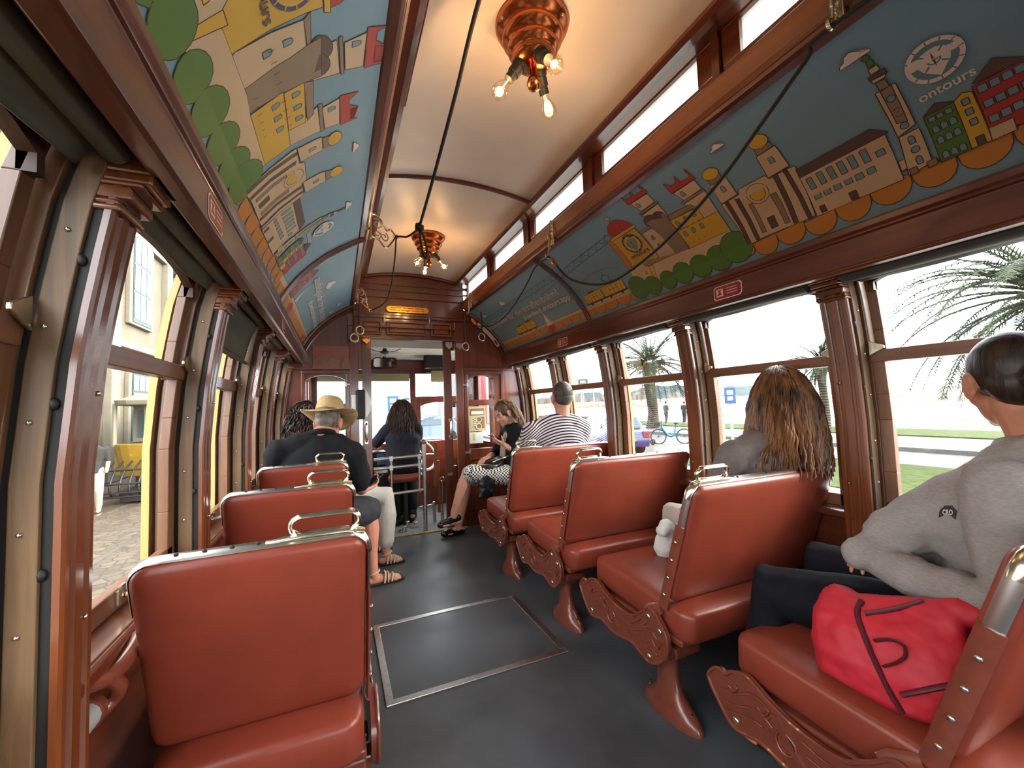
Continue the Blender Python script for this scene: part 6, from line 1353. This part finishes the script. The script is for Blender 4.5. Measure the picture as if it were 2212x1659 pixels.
# ---- people outside
def passer(label, x, y, h, cloth, legs, face=(0, 1, 0), bag=None):
    t = thing('person', label, 'person', (x, y, GZ_)); k = h/1.7; F_ = V(face).normalized(); S_ = F_.cross(V((0, 0, 1))); P = lambda a, f_, z: V((x, y, GZ_))+S_*a*k+F_*f_*k+V((0, 0, z*k))
    b = MB(); b.caps([P(-.09, 0, .9), P(-.1, .06, .48), P(-.1, -.02, .06)], [.09*k, .065*k, .045*k]); b.caps([P(.09, 0, .9), P(.1, -.04, .48), P(.1, -.14, .08)], [.09*k, .065*k, .045*k]); b.caps([P(-.1, -.02, .05), P(-.1, .13, .04)], [.045*k, .035*k]); b.caps([P(.1, -.14, .07), P(.1, .0, .04)], [.045*k, .035*k])
    b.loft([(P(0, 0, .85), S_*.15*k, F_*.11*k), (P(0, 0, 1.1), S_*.14*k, F_*.10*k), (P(0, .02, 1.38), S_*.19*k, F_*.10*k), (P(0, .02, 1.47), S_*.08*k, F_*.06*k)], 14)
    b.caps([P(-.2, 0, 1.38), P(-.24, .0, 1.1), P(-.22, .1, .88)], [.05*k, .042*k, .032*k]); b.caps([P(.2, 0, 1.38), P(.24, .02, 1.1), P(.2, .16, .92)], [.05*k, .042*k, .032*k]); b.caps([P(0, .02, 1.42), P(0, .03, 1.55)], [.055*k, .05*k])
    add_head(b, hframe(P(0, .04, 1.61), F_, (0, 0, 1), k), True); b.build('body', SK1, t, remesh=.014*k, relax=2)
    b = MB(); b.loft([(P(0, 0, .86), S_*.17*k, F_*.13*k), (P(0, 0, 1.1), S_*.16*k, F_*.12*k), (P(0, .02, 1.38), S_*.2*k, F_*.115*k), (P(0, .02, 1.47), S_*.09*k, F_*.07*k)], 14); b.caps([P(-.2, 0, 1.38), P(-.24, 0, 1.12)], [.06*k, .052*k]); b.caps([P(.2, 0, 1.38), P(.24, .02, 1.12)], [.06*k, .052*k]); b.build('jacket', plain('jacket_'+cloth, cloth, .9), t, remesh=.016*k, relax=2)
    b = MB(); b.caps([P(-.09, 0, .92), P(-.1, .06, .48), P(-.1, -.02, .14)], [.105*k, .08*k, .06*k]); b.caps([P(.09, 0, .92), P(.1, -.04, .48), P(.1, -.13, .15)], [.105*k, .08*k, .06*k]); b.build('trousers', plain('legs_'+legs, legs, .9), t, remesh=.016*k, relax=2)
    b = MB(); b.ell(tuple(P(0, .02, 1.65)), (.085*k, .085*k, .10*k)); b.build('hair', hairmat('passer_hair', '#20140f', '#3a2a20'), t, smooth=60)
    if bag: b = MB(); b.ell(tuple(P(.3, .05, .95)), (.09, .12, .16)); b.build('carried_bag', plain('bag_'+bag, bag, .8), t, smooth=60)
    return t
GZ_ = -.75
passer('pedestrian in dark clothes walking past the yellow tram with a pale bag', -4.75, 11.6, 1.65, '#26241f', '#8f8478', (.3, -.95, 0), '#d8d2c4')
GZ_ = -.57
passer('person in grey standing on the grass right of the palm trunk', 22.7, 23.9, 1.75, '#5a5650', '#4a4844', (.9, -.1, 0))
passer('thin dark figure standing on the grass farther right by the river', 24.6, 24.0, 1.7, '#2f2f33', '#2a2a2e', (.9, .2, 0))
# ------------------------------------------------------------------ outside
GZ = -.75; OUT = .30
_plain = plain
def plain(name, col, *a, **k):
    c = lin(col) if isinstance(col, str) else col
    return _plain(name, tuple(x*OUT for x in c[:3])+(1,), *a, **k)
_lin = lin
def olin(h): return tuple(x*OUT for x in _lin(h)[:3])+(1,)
def ground(name, kind, x0, x1, y0, y1, z, m, label, depth=.3):
    b = MB(); b.box(x0, y0, z-depth, x1, y1, z); o = b.build(name, m); struct(o); o['label'] = label; return o
def cobble(name, c1, c2, sc, mortar):
    m, nt, p = nmat(name); vec = coords(nt)
    v = nt.nodes.new('ShaderNodeTexVoronoi'); v.feature = 'DISTANCE_TO_EDGE'; v.inputs['Scale'].default_value = sc; nt.links.new(vec, v.inputs['Vector'])
    v2 = nt.nodes.new('ShaderNodeTexVoronoi'); v2.inputs['Scale'].default_value = sc; nt.links.new(vec, v2.inputs['Vector'])
    c = ramp(nt, v2.outputs['Color'], [(.2, olin(c1)), (.8, olin(c2))])
    mx = nt.nodes.new('ShaderNodeMixRGB'); mx.inputs[1].default_value = olin(mortar); nt.links.new(ramp(nt, v.outputs['Distance'], [(.02, (0, 0, 0, 1)), (.09, (1, 1, 1, 1))]), mx.inputs[0]); nt.links.new(c, mx.inputs[2])
    nt.links.new(mx.outputs[0], p.inputs['Base Color']); p.inputs['Roughness'].default_value = .75
    bump(nt, p, v.outputs['Distance'], .5, .02); return m
M['cobble'] = cobble('cobbles', '#7b766e', '#a39c92', 7, '#5c574f')
M['setts'] = cobble('sandstone_setts', '#745f47', '#937c5e', 6, '#594834')
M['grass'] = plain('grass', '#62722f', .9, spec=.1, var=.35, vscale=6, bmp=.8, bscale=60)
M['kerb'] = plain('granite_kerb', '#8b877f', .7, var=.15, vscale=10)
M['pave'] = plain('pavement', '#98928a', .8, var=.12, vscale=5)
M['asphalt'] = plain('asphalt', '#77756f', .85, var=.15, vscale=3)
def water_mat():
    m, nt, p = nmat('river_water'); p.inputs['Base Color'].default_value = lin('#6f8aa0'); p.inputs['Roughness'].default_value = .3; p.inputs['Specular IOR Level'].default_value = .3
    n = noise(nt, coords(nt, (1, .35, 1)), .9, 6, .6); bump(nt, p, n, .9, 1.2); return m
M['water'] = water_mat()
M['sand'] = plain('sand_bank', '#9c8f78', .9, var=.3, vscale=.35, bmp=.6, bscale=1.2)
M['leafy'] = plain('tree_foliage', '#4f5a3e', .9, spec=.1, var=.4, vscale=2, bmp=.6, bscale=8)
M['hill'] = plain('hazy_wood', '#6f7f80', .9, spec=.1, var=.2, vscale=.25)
M['concrete'] = _plain('bounce_concrete', '#cfcac0', .8, var=.08, vscale=2)  # near road left undimmed and bright so it bounces light into the saloon
ground('ground_road_near', 'road', 2.2, 8.7, -40, 12, GZ, M['concrete'], 'roadway beside the tram, made bright to bounce light inside')
ground('ground_road_near', 'road', 2.2, 9.15, 12, 130, GZ, M['asphalt'], 'grey roadway beside the tram')
ground('trim_kerb', 'kerb', 8.7, 9.15, -40, 60, GZ+.12, M['kerb'], 'pale stone kerb nearest the right windows')
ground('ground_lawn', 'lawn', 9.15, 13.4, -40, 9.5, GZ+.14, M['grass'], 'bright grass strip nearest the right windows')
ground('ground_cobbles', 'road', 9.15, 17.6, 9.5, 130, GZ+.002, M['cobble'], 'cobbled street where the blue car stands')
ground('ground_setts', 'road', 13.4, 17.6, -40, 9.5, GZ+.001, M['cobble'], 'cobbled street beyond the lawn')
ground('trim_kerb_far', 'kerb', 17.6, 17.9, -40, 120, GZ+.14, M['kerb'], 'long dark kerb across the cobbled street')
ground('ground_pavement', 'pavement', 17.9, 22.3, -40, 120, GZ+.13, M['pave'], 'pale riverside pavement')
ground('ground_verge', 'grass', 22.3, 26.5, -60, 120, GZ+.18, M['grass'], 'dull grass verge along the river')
ground('ground_river', 'water', 26.5, 134, -120, 400, GZ-.2, M['water'], 'pale rippling river', .2)
# far bank: a rough stony embankment with low land behind
b = MB()
def bank(u, v):
    y = lerp(-150, 420, u); x = 122+v*60
    z = GZ-.4+interp([(0, 0), (.06, 1.6), (.12, 2.6), (.3, 3.0), (1, 3.6)], v)*(1+.35*mnoise.noise(V((y*.03, v*6, 0)))) + .5*mnoise.noise(V((y*.25, v*20, 3)))
    return (x, y, z)
b.grid(bank, 220, 16); struct(tag(b.build('ground_far_bank', M['sand'], smooth=60), 'sandy stone embankment across the river'))
b = MB()
def hills(u, v):
    y = lerp(20, 520, u); h = 9+7*mnoise.noise(V((y*.012, 1, 0)))+3.5*mnoise.noise(V((y*.06, 5, 0)))+1.5*mnoise.noise(V((y*.3, 9, 0)))
    h *= min(1, max(0, (y-60)/120))
    return (175+v*40, y, GZ+h*math.sin(PI*min(1, v*1.6)/2)+1.0*mnoise.noise(V((y*.5, v*9, 2))))
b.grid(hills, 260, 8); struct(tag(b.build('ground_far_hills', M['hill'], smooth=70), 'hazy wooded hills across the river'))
b = MB()
for i in range(26):
    y = R.uniform(130, 480); x = 165+R.uniform(0, 14); w = R.uniform(3, 8); hh = R.uniform(2, 6); b.box(x, y, GZ+R.uniform(1, 5), x+4, y+w, GZ+4+hh)
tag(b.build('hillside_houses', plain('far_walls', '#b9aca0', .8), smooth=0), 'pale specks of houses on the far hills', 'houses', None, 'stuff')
# low stone wall by the palm
b = MB(); b.box(20.5, 26, GZ, 21.2, 46, GZ+.85); struct(tag(b.build('trim_river_wall', M['kerb'], bevel=.05), 'low stone river wall left of the palm'))

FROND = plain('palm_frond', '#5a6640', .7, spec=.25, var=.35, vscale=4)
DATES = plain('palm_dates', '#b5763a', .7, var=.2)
def palm_trunk_mat():
    m, nt, p = nmat('palm_trunk'); vec = coords(nt); w = nt.nodes.new('ShaderNodeTexWave'); w.bands_direction = 'Z'; w.inputs['Scale'].default_value = 2.2; w.inputs['Distortion'].default_value = 4; nt.links.new(vec, w.inputs['Vector'])
    nt.links.new(ramp(nt, w.outputs[0], [(.2, olin('#5b4c3c')), (.8, olin('#8d7d68'))]), p.inputs['Base Color']); p.inputs['Roughness'].default_value = .9; bump(nt, p, w.outputs[0], .8, .05); return m
TRUNK = palm_trunk_mat()
def palm(label, x, y, z0, hc, rad, seed, dates=True, n=95):
    rg = random.Random(seed); t = thing('palm_tree', label, 'tree', (x, y, z0), 0, None)
    b = MB(); k = 9; b.tube([(x+.1*math.sin(i*.7), y, z0+(hc-z0)*i/k) for i in range(k+1)], [q*rad/4.3 for q in (.46, .40, .36, .35, .35, .36, .38, .42, .5, .42)], 14); b.build('trunk', TRUNK, t, smooth=60)
    b = MB(); c = V((x, y, hc))
    for i in range(n):
        az = rg.uniform(0, 2*PI); el = math.asin(rg.uniform(-.45, .98)); L = rad*rg.uniform(.82, 1.05); pts = []
        d = V((math.cos(az)*math.cos(el), math.sin(az)*math.cos(el), math.sin(el))); p = c+d*.3; m = 12
        for j in range(m+1):
            pts.append(p.copy()); p = p+d*(L/m); d = (d+V((0, 0, -.085-.02*j*(1-.4*d.z)*.5))).normalized()
        b.tube(pts, [lerp(.035, .006, j/m) for j in range(m+1)], 4, cap=False)
        for j in range(1, m*3):
            q = j/3; i0 = min(m-1, int(q)); p = pts[i0].lerp(pts[i0+1], q-i0); dd = (pts[i0+1]-pts[i0]).normalized(); sd = dd.cross(V((0, 0, 1)))
            if sd.length < .1: sd = V((1, 0, 0))
            sd.normalize(); up = sd.cross(dd); l = .5*rad/4.2*math.sin(PI*min(1, .12+.88*q/m))**.6+.06
            for s in (-1, 1):
                e = p+(sd*s*.72+dd*.75+up*(.25 if rg.random() > .4 else -.1)).normalized()*l+V((0, 0, -.12*l)); w = dd*.028
                n0 = len(b.v); b.v += [tuple(p-w), tuple(p+w), tuple(e)]; b.f.append((n0, n0+1, n0+2)); b.m.append(0)
    b.build('fronds', FROND, t)
    if dates:
        b = MB()
        for i in range(7):
            a = rg.uniform(0, 2*PI); q = c+V((math.cos(a)*.75, math.sin(a)*.75, -.15+rg.uniform(-.25, .3)))
            for j in range(14): b.ell(q+V((rg.gauss(0, .16), rg.gauss(0, .16), rg.gauss(0, .2))), (.07, .07, .1), None, 6, 4)
        b.build('date_clusters', DATES, t)
palm('full palm tree with orange date clusters seen through the third right window', 20.2, 22.6, GZ+.1, 3.9, 4.3, 3)
palm('dense grey green palm tree at the right edge of the nearest window', 16.6, 4.0, GZ+.1, 3.55, 3.6, 11, False, 110)
palm('palm whose hanging fronds show behind the long haired woman', 24.5, 14.0, GZ+.1, 3.0, 2.2, 5, False, 70)

# street furniture on the right
def signpost(label, x, y, h, col, w, hh, parts=True):
    t = thing('street_sign', label, 'sign', (x, y, GZ)); b = MB(); b.tube([(x, y, GZ), (x, y, GZ+h)], .04, 8); b.build('pole', M['grey_plastic'], t, smooth=60)
    u = V((x, y, 0)).normalized(); s = V((-u.y, u.x, 0)); zc = GZ+h-hh/2; c = V((x, y, zc))-u*.06
    b = MB(); vs = [c+s*a*w/2+V((0, 0, e*hh/2))-u*f for f in (0, .02) for a, e in ((-1, -1), (1, -1), (1, 1), (-1, 1))]
    b.add(vs, [(0, 1, 2, 3), (7, 6, 5, 4), (0, 4, 5, 1), (1, 5, 6, 2), (2, 6, 7, 3), (3, 7, 4, 0)]); b.build('board', plain('sign_'+col, col, .5), t)
    b = MB(); d = c-u*.024
    for k, (ww, zz, h2) in enumerate(((.55, .2, .13), (.5, -.12, .05), (.5, -.25, .05))): b.add([d+s*a*w*ww/2+V((0, 0, (zz+e*h2)*hh)) for a, e in ((-1, -1), (1, -1), (1, 1), (-1, 1))], [(0, 1, 2, 3)])
    b.build('pictogram', M['white_plastic'], t); return t
signpost('blue information sign on a grey pole behind the long haired woman window', 12.6, 10.2, 2.35, '#2f66b0', .34, .55)
signpost('small green sign on a pole seen beside the striped shirt man', 24, 37, 4.6, '#2f8a5a', 1.0, 1.0)
for x, y, h, lab in ((34, 88, 12, 'tall thin lamp pole in the first right window beside the bulkhead'), (26, 40.5, 4.6, 'white post beyond the striped shirt man'), (27, 39.5, 4.8, 'second white post beyond the striped shirt man')):
    b = MB(); b.tube([(x, y, GZ), (x, y, GZ+h)], [.09, .06], 8); tag(b.build('lamp_post', M['grey_plastic'], smooth=60), lab, 'post')
# rental bicycle
def wheel(mb, c, r, ax, w=.02, n=20):
    ax = V(ax).normalized(); u = ax.orthogonal().normalized(); v = ax.cross(u); c = V(c)
    mb.tube([c+(u*math.cos(a)+v*math.sin(a))*r for a in [2*PI*i/n for i in range(n)]], w, 6, closed=True)
bx, by = 14.1, 14.6; d = V((.80, -.60, 0)); pz = V((0, 0, 1)); o_ = V((bx, by, GZ))
t = thing('rental_bicycle', 'light blue rental bicycle parked on the cobbles beside the scooters', 'bicycle', o_); ax = d.cross(pz)
for q in (-.56, .56):
    b = MB(); wheel(b, o_+d*q+pz*.34, .33, ax, .028, 24)
    for i in range(8): a = PI*i/8; r_ = (d*math.cos(a)+pz*math.sin(a))*.32; b.tube([o_+d*q+pz*.34-r_, o_+d*q+pz*.34+r_], .004, 4)
    b.build('wheel', M['black'], t)
b = MB(); Q = lambda a, z: o_+d*a+pz*z
b.tube([Q(-.40, .86), Q(-.36, .70), Q(-.15, .40), Q(.0, .35), Q(.12, .45), Q(.2, .78)], [.03, .05, .06, .06, .045, .03], 8); b.tube([Q(.0, .36), Q(.56, .34), Q(.16, .62)], .022, 8); b.tube([Q(-.40, .86), Q(-.56, .34)], .022, 8); b.build('frame', plain('cyan_paint', '#3aa5c4', .35), t, smooth=60)
b = MB(); b.tube([Q(.2, .78), Q(.22, .92)], .02, 8); b.ell(Q(.23, .95), (.12, .12, .04)); b.tube([Q(-.40, .86), Q(-.42, 1.05)], .018, 8); b.tube([Q(-.42, 1.05)+ax*.28, Q(-.42, 1.05)-ax*.28], .016, 8); b.build('saddle_and_bars', M['black'], t, smooth=60)
b = MB(); b.box(-.14, -.11, 0, .14, .11, .2, Matrix.Translation(Q(-.62, .82)) @ Matrix.Rotation(-.64, 4, 'Z')); b.build('basket', M['black'], t)
for i, (x, y, dd, lab) in enumerate(((12.55, 16.3, (.75, -.66), 'mint green rental scooter in the middle of the parked row'), (12.9, 17.6, (.3, -.95), 'mint green rental scooter farthest left of the parked row'), (12.95, 15.2, (.6, -.8), 'mint green rental scooter touching the blue bicycle'))):
    d = V((*dd, 0)).normalized(); o_ = V((x, y, GZ)); ax = d.cross(pz); Q = lambda a, z: o_+d*a+pz*z
    t = thing('rental_scooter', lab, 'scooter', o_, 0, 'rental scooters on the cobbles')
    b = MB(); b.tube([Q(-.4, .16), Q(.35, .16)], .06, 8, flat=1.0); b.tube([Q(-.42, .14), Q(-.40, .4), Q(-.32, 1.1)], [.04, .05, .035], 8); b.build('frame', plain('mint_paint', '#5fc79a', .4), t, smooth=60)
    b = MB(); b.tube([Q(-.32, 1.1)+ax*.25, Q(-.32, 1.12), Q(-.32, 1.1)-ax*.25], .02, 8); b.build('handlebar', M['black'], t, smooth=60)
    for q in (-.47, .45):
        b = MB(); wheel(b, Q(q, .13), .1, ax, .03, 16); b.ell(Q(q, .13), .06); b.build('wheel', M['black'], t, smooth=60)
# blue car
def car(label, x, y, rz, col, name='parked_car'):
    t = thing(name, label, 'car', (x, y, GZ), rz)
    b = MB(); prof = [(-2.0, .30), (-2.05, .62), (-1.95, .86), (-1.70, .95), (-1.35, 1.38), (-.9, 1.48), (.1, 1.46), (.55, 1.30), (1.0, .98), (1.75, .84), (2.0, .62), (2.0, .30)]
    n = 12; rings = []
    for k, (w, s_) in enumerate(((-.84, .93), (-.80, 1), (.80, 1), (.84, .93))): rings.append((w, s_))
    vs = []
    for w, s_ in rings:
        for a, z in prof: vs.append(((w*(1 if z < .9 else 1-(z-.9)*.35)), a*s_, .3+(z-.3)*(s_ if z < .9 else 1)))
    k = len(prof); fs = [(i*k+j, i*k+(j+1) % k, (i+1)*k+(j+1) % k, (i+1)*k+j) for i in range(3) for j in range(k)]+[tuple(range(k)), tuple(range(4*k-1, 3*k-1, -1))]
    b.add(vs, fs); b.build('body', plain('car_paint_'+col, col, .25, coat=.8), t, False, smooth=35, bevel=.03)
    b = MB()
    b.add([(-.62, -1.72, .98), (.62, -1.72, .98), (.56, -1.40, 1.36), (-.56, -1.40, 1.36)], [(0, 1, 2, 3)]); b.add([(-.62, 1.02, .99), (.62, 1.02, .99), (.56, .58, 1.31), (-.56, .58, 1.31)], [(0, 1, 2, 3)])
    for s in (-1, 1): b.add([(s*.80, -1.3, .98), (s*.80, .75, .98), (s*.69, .42, 1.32), (s*.67, -1.1, 1.36)], [(0, 1, 2, 3)])
    b.build('windows', plain('car_glass', '#5e7684', .08), t, False, solid=.03)
    for xx, yy_ in ((-.76, -1.25), (.76, -1.25), (-.76, 1.3), (.76, 1.3)):
        b = MB(); b.tube([(xx-.1, yy_, .32), (xx+.1, yy_, .32)], .32, 20); b.build('wheel', M['black'], t, False, smooth=40)
    for s in (-1, 1): b = MB(); b.box(s*.55, -2.07, .62, s*.80, -1.93, .88); b.build('tail_light', plain('tail_red', '#c02030', .3), t, False, bevel=.03)
    b = MB(); b.box(-.26, -2.07, .52, .26, -2.03, .64); b.build('number_plate', plain('plate_yellow', '#d6c26a', .4), t, False)
    return t
car('dark blue car parked on the cobbles outside the third right window', 10.4, 14.3, -.25, '#24479a')
car('pale blue car beyond the right half of the windscreen', 5.6, 26, 1.2, '#7f9cc0')

# left side: sandy setts, building, yellow tram
ground('ground_square', 'square', -30, -2.0, -40, 60, GZ, M['setts'], 'sandy stone paved square left of the tram')
ground('ground_track', 'road', -2.0, 2.2, 5.6, 130, GZ-.001, M['asphalt'], 'roadway ahead of the tram')
ground('ground_square_near', 'square', -2.3, -2.0, -40, 60, GZ+.002, M['setts'], 'pale stone strip beside the tram')
ground('ground_track_under', 'road', -2.0, 2.2, -40, 5.6, GZ-.002, M['setts'], 'stone paving under the tram')
b = MB()
for x in (-3.1, -4.55): b.box(x, -20, GZ, x+.07, 60, GZ+.012)
tag(b.build('tram_rails', M['steel']), 'pair of steel tram rails set in the sandy square', 'rails')
wallm = plain('stucco', '#b9a789', .85, var=.12, vscale=1.2)
stone = plain('pale_stone', '#c4b8a2', .8, var=.1, vscale=3); green = plain('green_joinery', '#2f5f52', .5); pane = plain('dark_panes', '#7f93a0', .1)
t = thing('corner_building', 'cream stone building with green arched windows across the square', 'building', (-7.5, 14, GZ))
b = MB(); b.box(-14, 8, GZ, -6.6, 21.6, 12); b.build('facade', wallm, t)
b = MB()
for z in (GZ+.9, 3.6, 7.6): b.box(-6.62, 8, z, -6.42, 21.75, z+.22)
for yy_ in (8.2, 12.1, 16.6, 21.1): b.box(-6.62, yy_, GZ, -6.38, yy_+.55, 12)
b.box(-6.62, 8, GZ, -6.45, 21.7, GZ+.8); b.build('stone_trim', stone, t, bevel=.03)
def archwin(yc, z0, w, h):
    x = -6.55; n = 10
    top = [(yc+w/2*math.cos(PI*i/n), z0+h-w/2+w/2*math.sin(PI*i/n)) for i in range(n+1)]
    f = MB(); O = [(yc-w/2-.2, z0-.1), (yc+w/2+.2, z0-.1)]+[(yc+(w/2+.2)*math.cos(PI*i/n), z0+h-w/2+(w/2+.2)*math.sin(PI*i/n)) for i in range(n+1)]
    f.prism(O, 'x', x-.05, x+.09); fo = f.build('window_surround', stone, t, bevel=.02)
    g = MB(); g.prism([(yc-w/2, z0), (yc+w/2, z0)]+top, 'x', x+.02, x+.11); go = g.build('window', green, t)
    g = MB()
    for i in range(3):
        for j in range(4): g.box(x+.105, yc-w/2+.08+i*(w-.1)/3, z0+.12+j*(h-w*.3-.1)/4, x+.12, yc-w/2+.02+(i+1)*(w-.1)/3, z0+.03+(j+1)*(h-w*.3-.1)/4)
    g.build('pane', pane, go)
for yc in (10.6, 14.6, 18.9): archwin(yc, 4.6, 1.55, 4.6); archwin(yc, GZ+1.0, 1.5, 3.0)
t = thing('grey_building', 'plain grey block with a roof terrace plant behind the cream building', 'building', (-9, 30, GZ))
b = MB(); b.box(-20, 27, GZ, -5.6, 36, 9.0); b.build('block', plain('grey_render', '#8b8c89', .85), t)
b = MB(); b.box(-20, 31, 9.0, -7.0, 36, 20); b.build('upper_block', plain('slate_blue', '#6a7280', .8), t)
b = MB()
for i in range(90): b.ell((-8.2+R.gauss(0, .5), 27.8+R.gauss(0, .4), 9.9+R.gauss(0, .55)), R.uniform(.12, .3), None, 6, 4)
b.build('terrace_plant', M['leafy'], t)
# parked yellow tram
t = thing('yellow_tram', 'old yellow and cream tram with iron lifeguard facing us on the left', 'tram', (-4.0, 13.2, GZ)); tx0, tx1, ty = -5.1, -2.9, 13.0
yel = plain('tram_yellow', '#d8a92c', .35, coat=.4); crm = plain('tram_cream', '#cfc3a3', .45)
b = MB(); b.loft([((-4.0, ty+.4, GZ+.55), (.9, 0, 0), (0, .45, 0)), ((-4.0, ty+.4, GZ+1.35), (1.05, 0, 0), (0, .55, 0))], 24, 3); b.box(tx0, ty+.4, GZ+.55, tx1, ty+9, GZ+1.35); b.build('dash', yel, t, bevel=.02)
b = MB(); b.box(tx0+.05, ty+1.3, GZ+1.35, tx1-.05, ty+9, GZ+2.3); 
for x in (tx0+.1, -4.35, -3.65, tx1-.1): b.tube([(x, ty-.0+abs(x+4)*.15, GZ+1.3), (x, ty+abs(x+4)*.15, GZ+2.35)], .05, 8)
b.build('body', crm, t)
b = MB(); b.loft([((-4.0, ty+4.4, GZ+2.3), (1.2, 0, 0), (0, 4.7, 0)), ((-4.0, ty+4.4, GZ+2.42), (1.22, 0, 0), (0, 4.75, 0)), ((-4.0, ty+4.4, GZ+2.58), (.8, 0, 0), (0, 4.4, 0))], 32, 5); b.build('roof', crm, t, bevel=.02)
b = MB(); b.box(tx0+.15, ty+1.28, GZ+1.45, tx1-.15, ty+1.3, GZ+2.2)
for k in range(7): b.box(tx1-.055, ty+1.5+k*1.05, GZ+1.45, tx1-.04, ty+2.3+k*1.05, GZ+2.15)
b.build('window', pane, t)
b = MB()
for x in [-4.85+.17*i for i in range(11)]: b.tube(catmull([(x, ty-.15, GZ+.15), (x, ty-.75, GZ+.22), (x, ty-.85, GZ+.5), (x, ty-.6, GZ+.78), (x, ty-.25, GZ+.95)], 4), .022, 6)
for z, y in ((.2, -.8), (.5, -.87), (.78, -.62), (.3, -.85)): b.tube([(-4.95, ty+y, GZ+z), (-3.05, ty+y, GZ+z)], .022, 6)
b.box(-4.6, ty-.6, GZ+.05, -3.4, ty+.6, GZ+.3); b.build('lifeguard', M['black'], t)
b = MB(); b.box(-4.7, ty+.5, GZ+.1, -3.3, ty+8, GZ+.55); b.build('truck', M['black'], t)
b = MB(); put_text(b, '205', .28, lambda x, y: (-4.3+x, ty-.16, GZ+.95+y), .5); b.build('number', M['black'], t)

# ahead through the windscreen
b = MB(); b.box(-40, 60, GZ-.25, 26.5, 400, GZ-.15); o = b.build('ground_river_ahead', M['water']); struct(o); o['label'] = 'river beyond the end of the street'
signpost('blue parking sign left of the driver through the windscreen', 2.7, 22, 2.7, '#2f7fc8', .55, .8)
signpost('second blue parking sign beside the first through the windscreen', 3.55, 22.4, 2.6, '#2f7fc8', .5, .75)
b = MB(); b.tube([(5.6, 23, GZ), (5.6, 23, GZ+6.5)], .16, 10); tag(b.build('street_lamp_post', M['grey_plastic'], smooth=60), 'thick grey post ahead of the driver', 'post')
for i in range(7):
    b = MB(); b.tube([(7.2+i*.5, 34, GZ), (7.2+i*.5, 34, GZ+.85), (7.3+i*.5, 34, GZ+1.0)], .06, 6)
    tag(b.build('bollard', M['black'], smooth=60), 'thin black bollard in the row ahead of the tram', 'bollard', 'bollards ahead')
t = thing('corner_house', 'white and red house through the right cab window', 'building', (14, 50, GZ))
b = MB(); b.box(13.2, 48, GZ, 20, 58, 9); b.build('house_wall', plain('house_white', '#b9b2ac', .8), t)
b = MB(); b.box(15.2, 47.9, GZ, 17.0, 48, 7); b.build('red_panel', plain('house_red', '#b03344', .7), t)
b = MB()
for i in range(3):
    for j in range(2): b.box(13.5+j*.85, 47.92, 1.3+i*2.4, 14.0+j*.85, 48, 2.7+i*2.4)
b.build('window', pane, t)
b = MB(); b.box(13.6, 47.92, GZ, 14.5, 48, 1.2); b.build('door', green, t)
# ------------------------------------------------------------------ daylight, lamps, camera
w = bpy.data.worlds.new('sky'); SC.world = w; w.use_nodes = True; nt = w.node_tree; bg = nt.nodes['Background']
tc = nt.nodes.new('ShaderNodeTexCoord'); n = noise(nt, tc.outputs['Generated'], 2.2, 5)
nt.links.new(ramp(nt, n, [(.35, (.80, .90, 1, 1)), (.65, (1, 1, 1, 1))]), bg.inputs[0]); bg.inputs[1].default_value = 8.0
su = bpy.data.lights.new('sun', 'SUN'); su.energy = 7.0; su.angle = math.radians(36); su.color = (1, .93, .82)
so = bpy.data.objects.new('sun', su); so.rotation_euler = (math.radians(65), 0, math.radians(54)); COL.objects.link(so)
for i, p in enumerate(BULBS):
    l = bpy.data.lights.new('bulb_light', 'POINT'); l.energy = 1.5; l.color = (1, .66, .36); l.shadow_soft_size = .02
    o = bpy.data.objects.new('bulb_light', l); o.location = p+V((0, 0, -.045)) if False else p; COL.objects.link(o)
cam = bpy.data.cameras.new('camera'); co = bpy.data.objects.new('camera', cam); COL.objects.link(co); SC.camera = co
yaw, pit, rol = .404749064, .0546878, -.0336695
f = V((math.sin(yaw)*math.cos(pit), math.cos(yaw)*math.cos(pit), math.sin(pit))); rt = V((math.cos(yaw), -math.sin(yaw), 0)); up = rt.cross(f)
Rr = rt*math.cos(rol)+up*math.sin(rol); Uu = -rt*math.sin(rol)+up*math.cos(rol)
m = Matrix((Rr, Uu, -f)).transposed().to_4x4(); m.translation = (0, 0, 1.2); co.matrix_world = m
cam.sensor_width = 36; cam.lens = 889.46/2212*36; cam.clip_start = .02; cam.clip_end = 2000
vs = SC.view_settings; vs.view_transform = 'Standard'; vs.look = 'None'; vs.exposure = .34; vs.gamma = 1; vs.use_curve_mapping = False
SC.cycles.max_bounces = 10; SC.cycles.diffuse_bounces = 5; SC.cycles.transparent_max_bounces = 16; SC.cycles.sample_clamp_indirect = 6
SC.cycles.caustics_reflective = False; SC.cycles.caustics_refractive = False
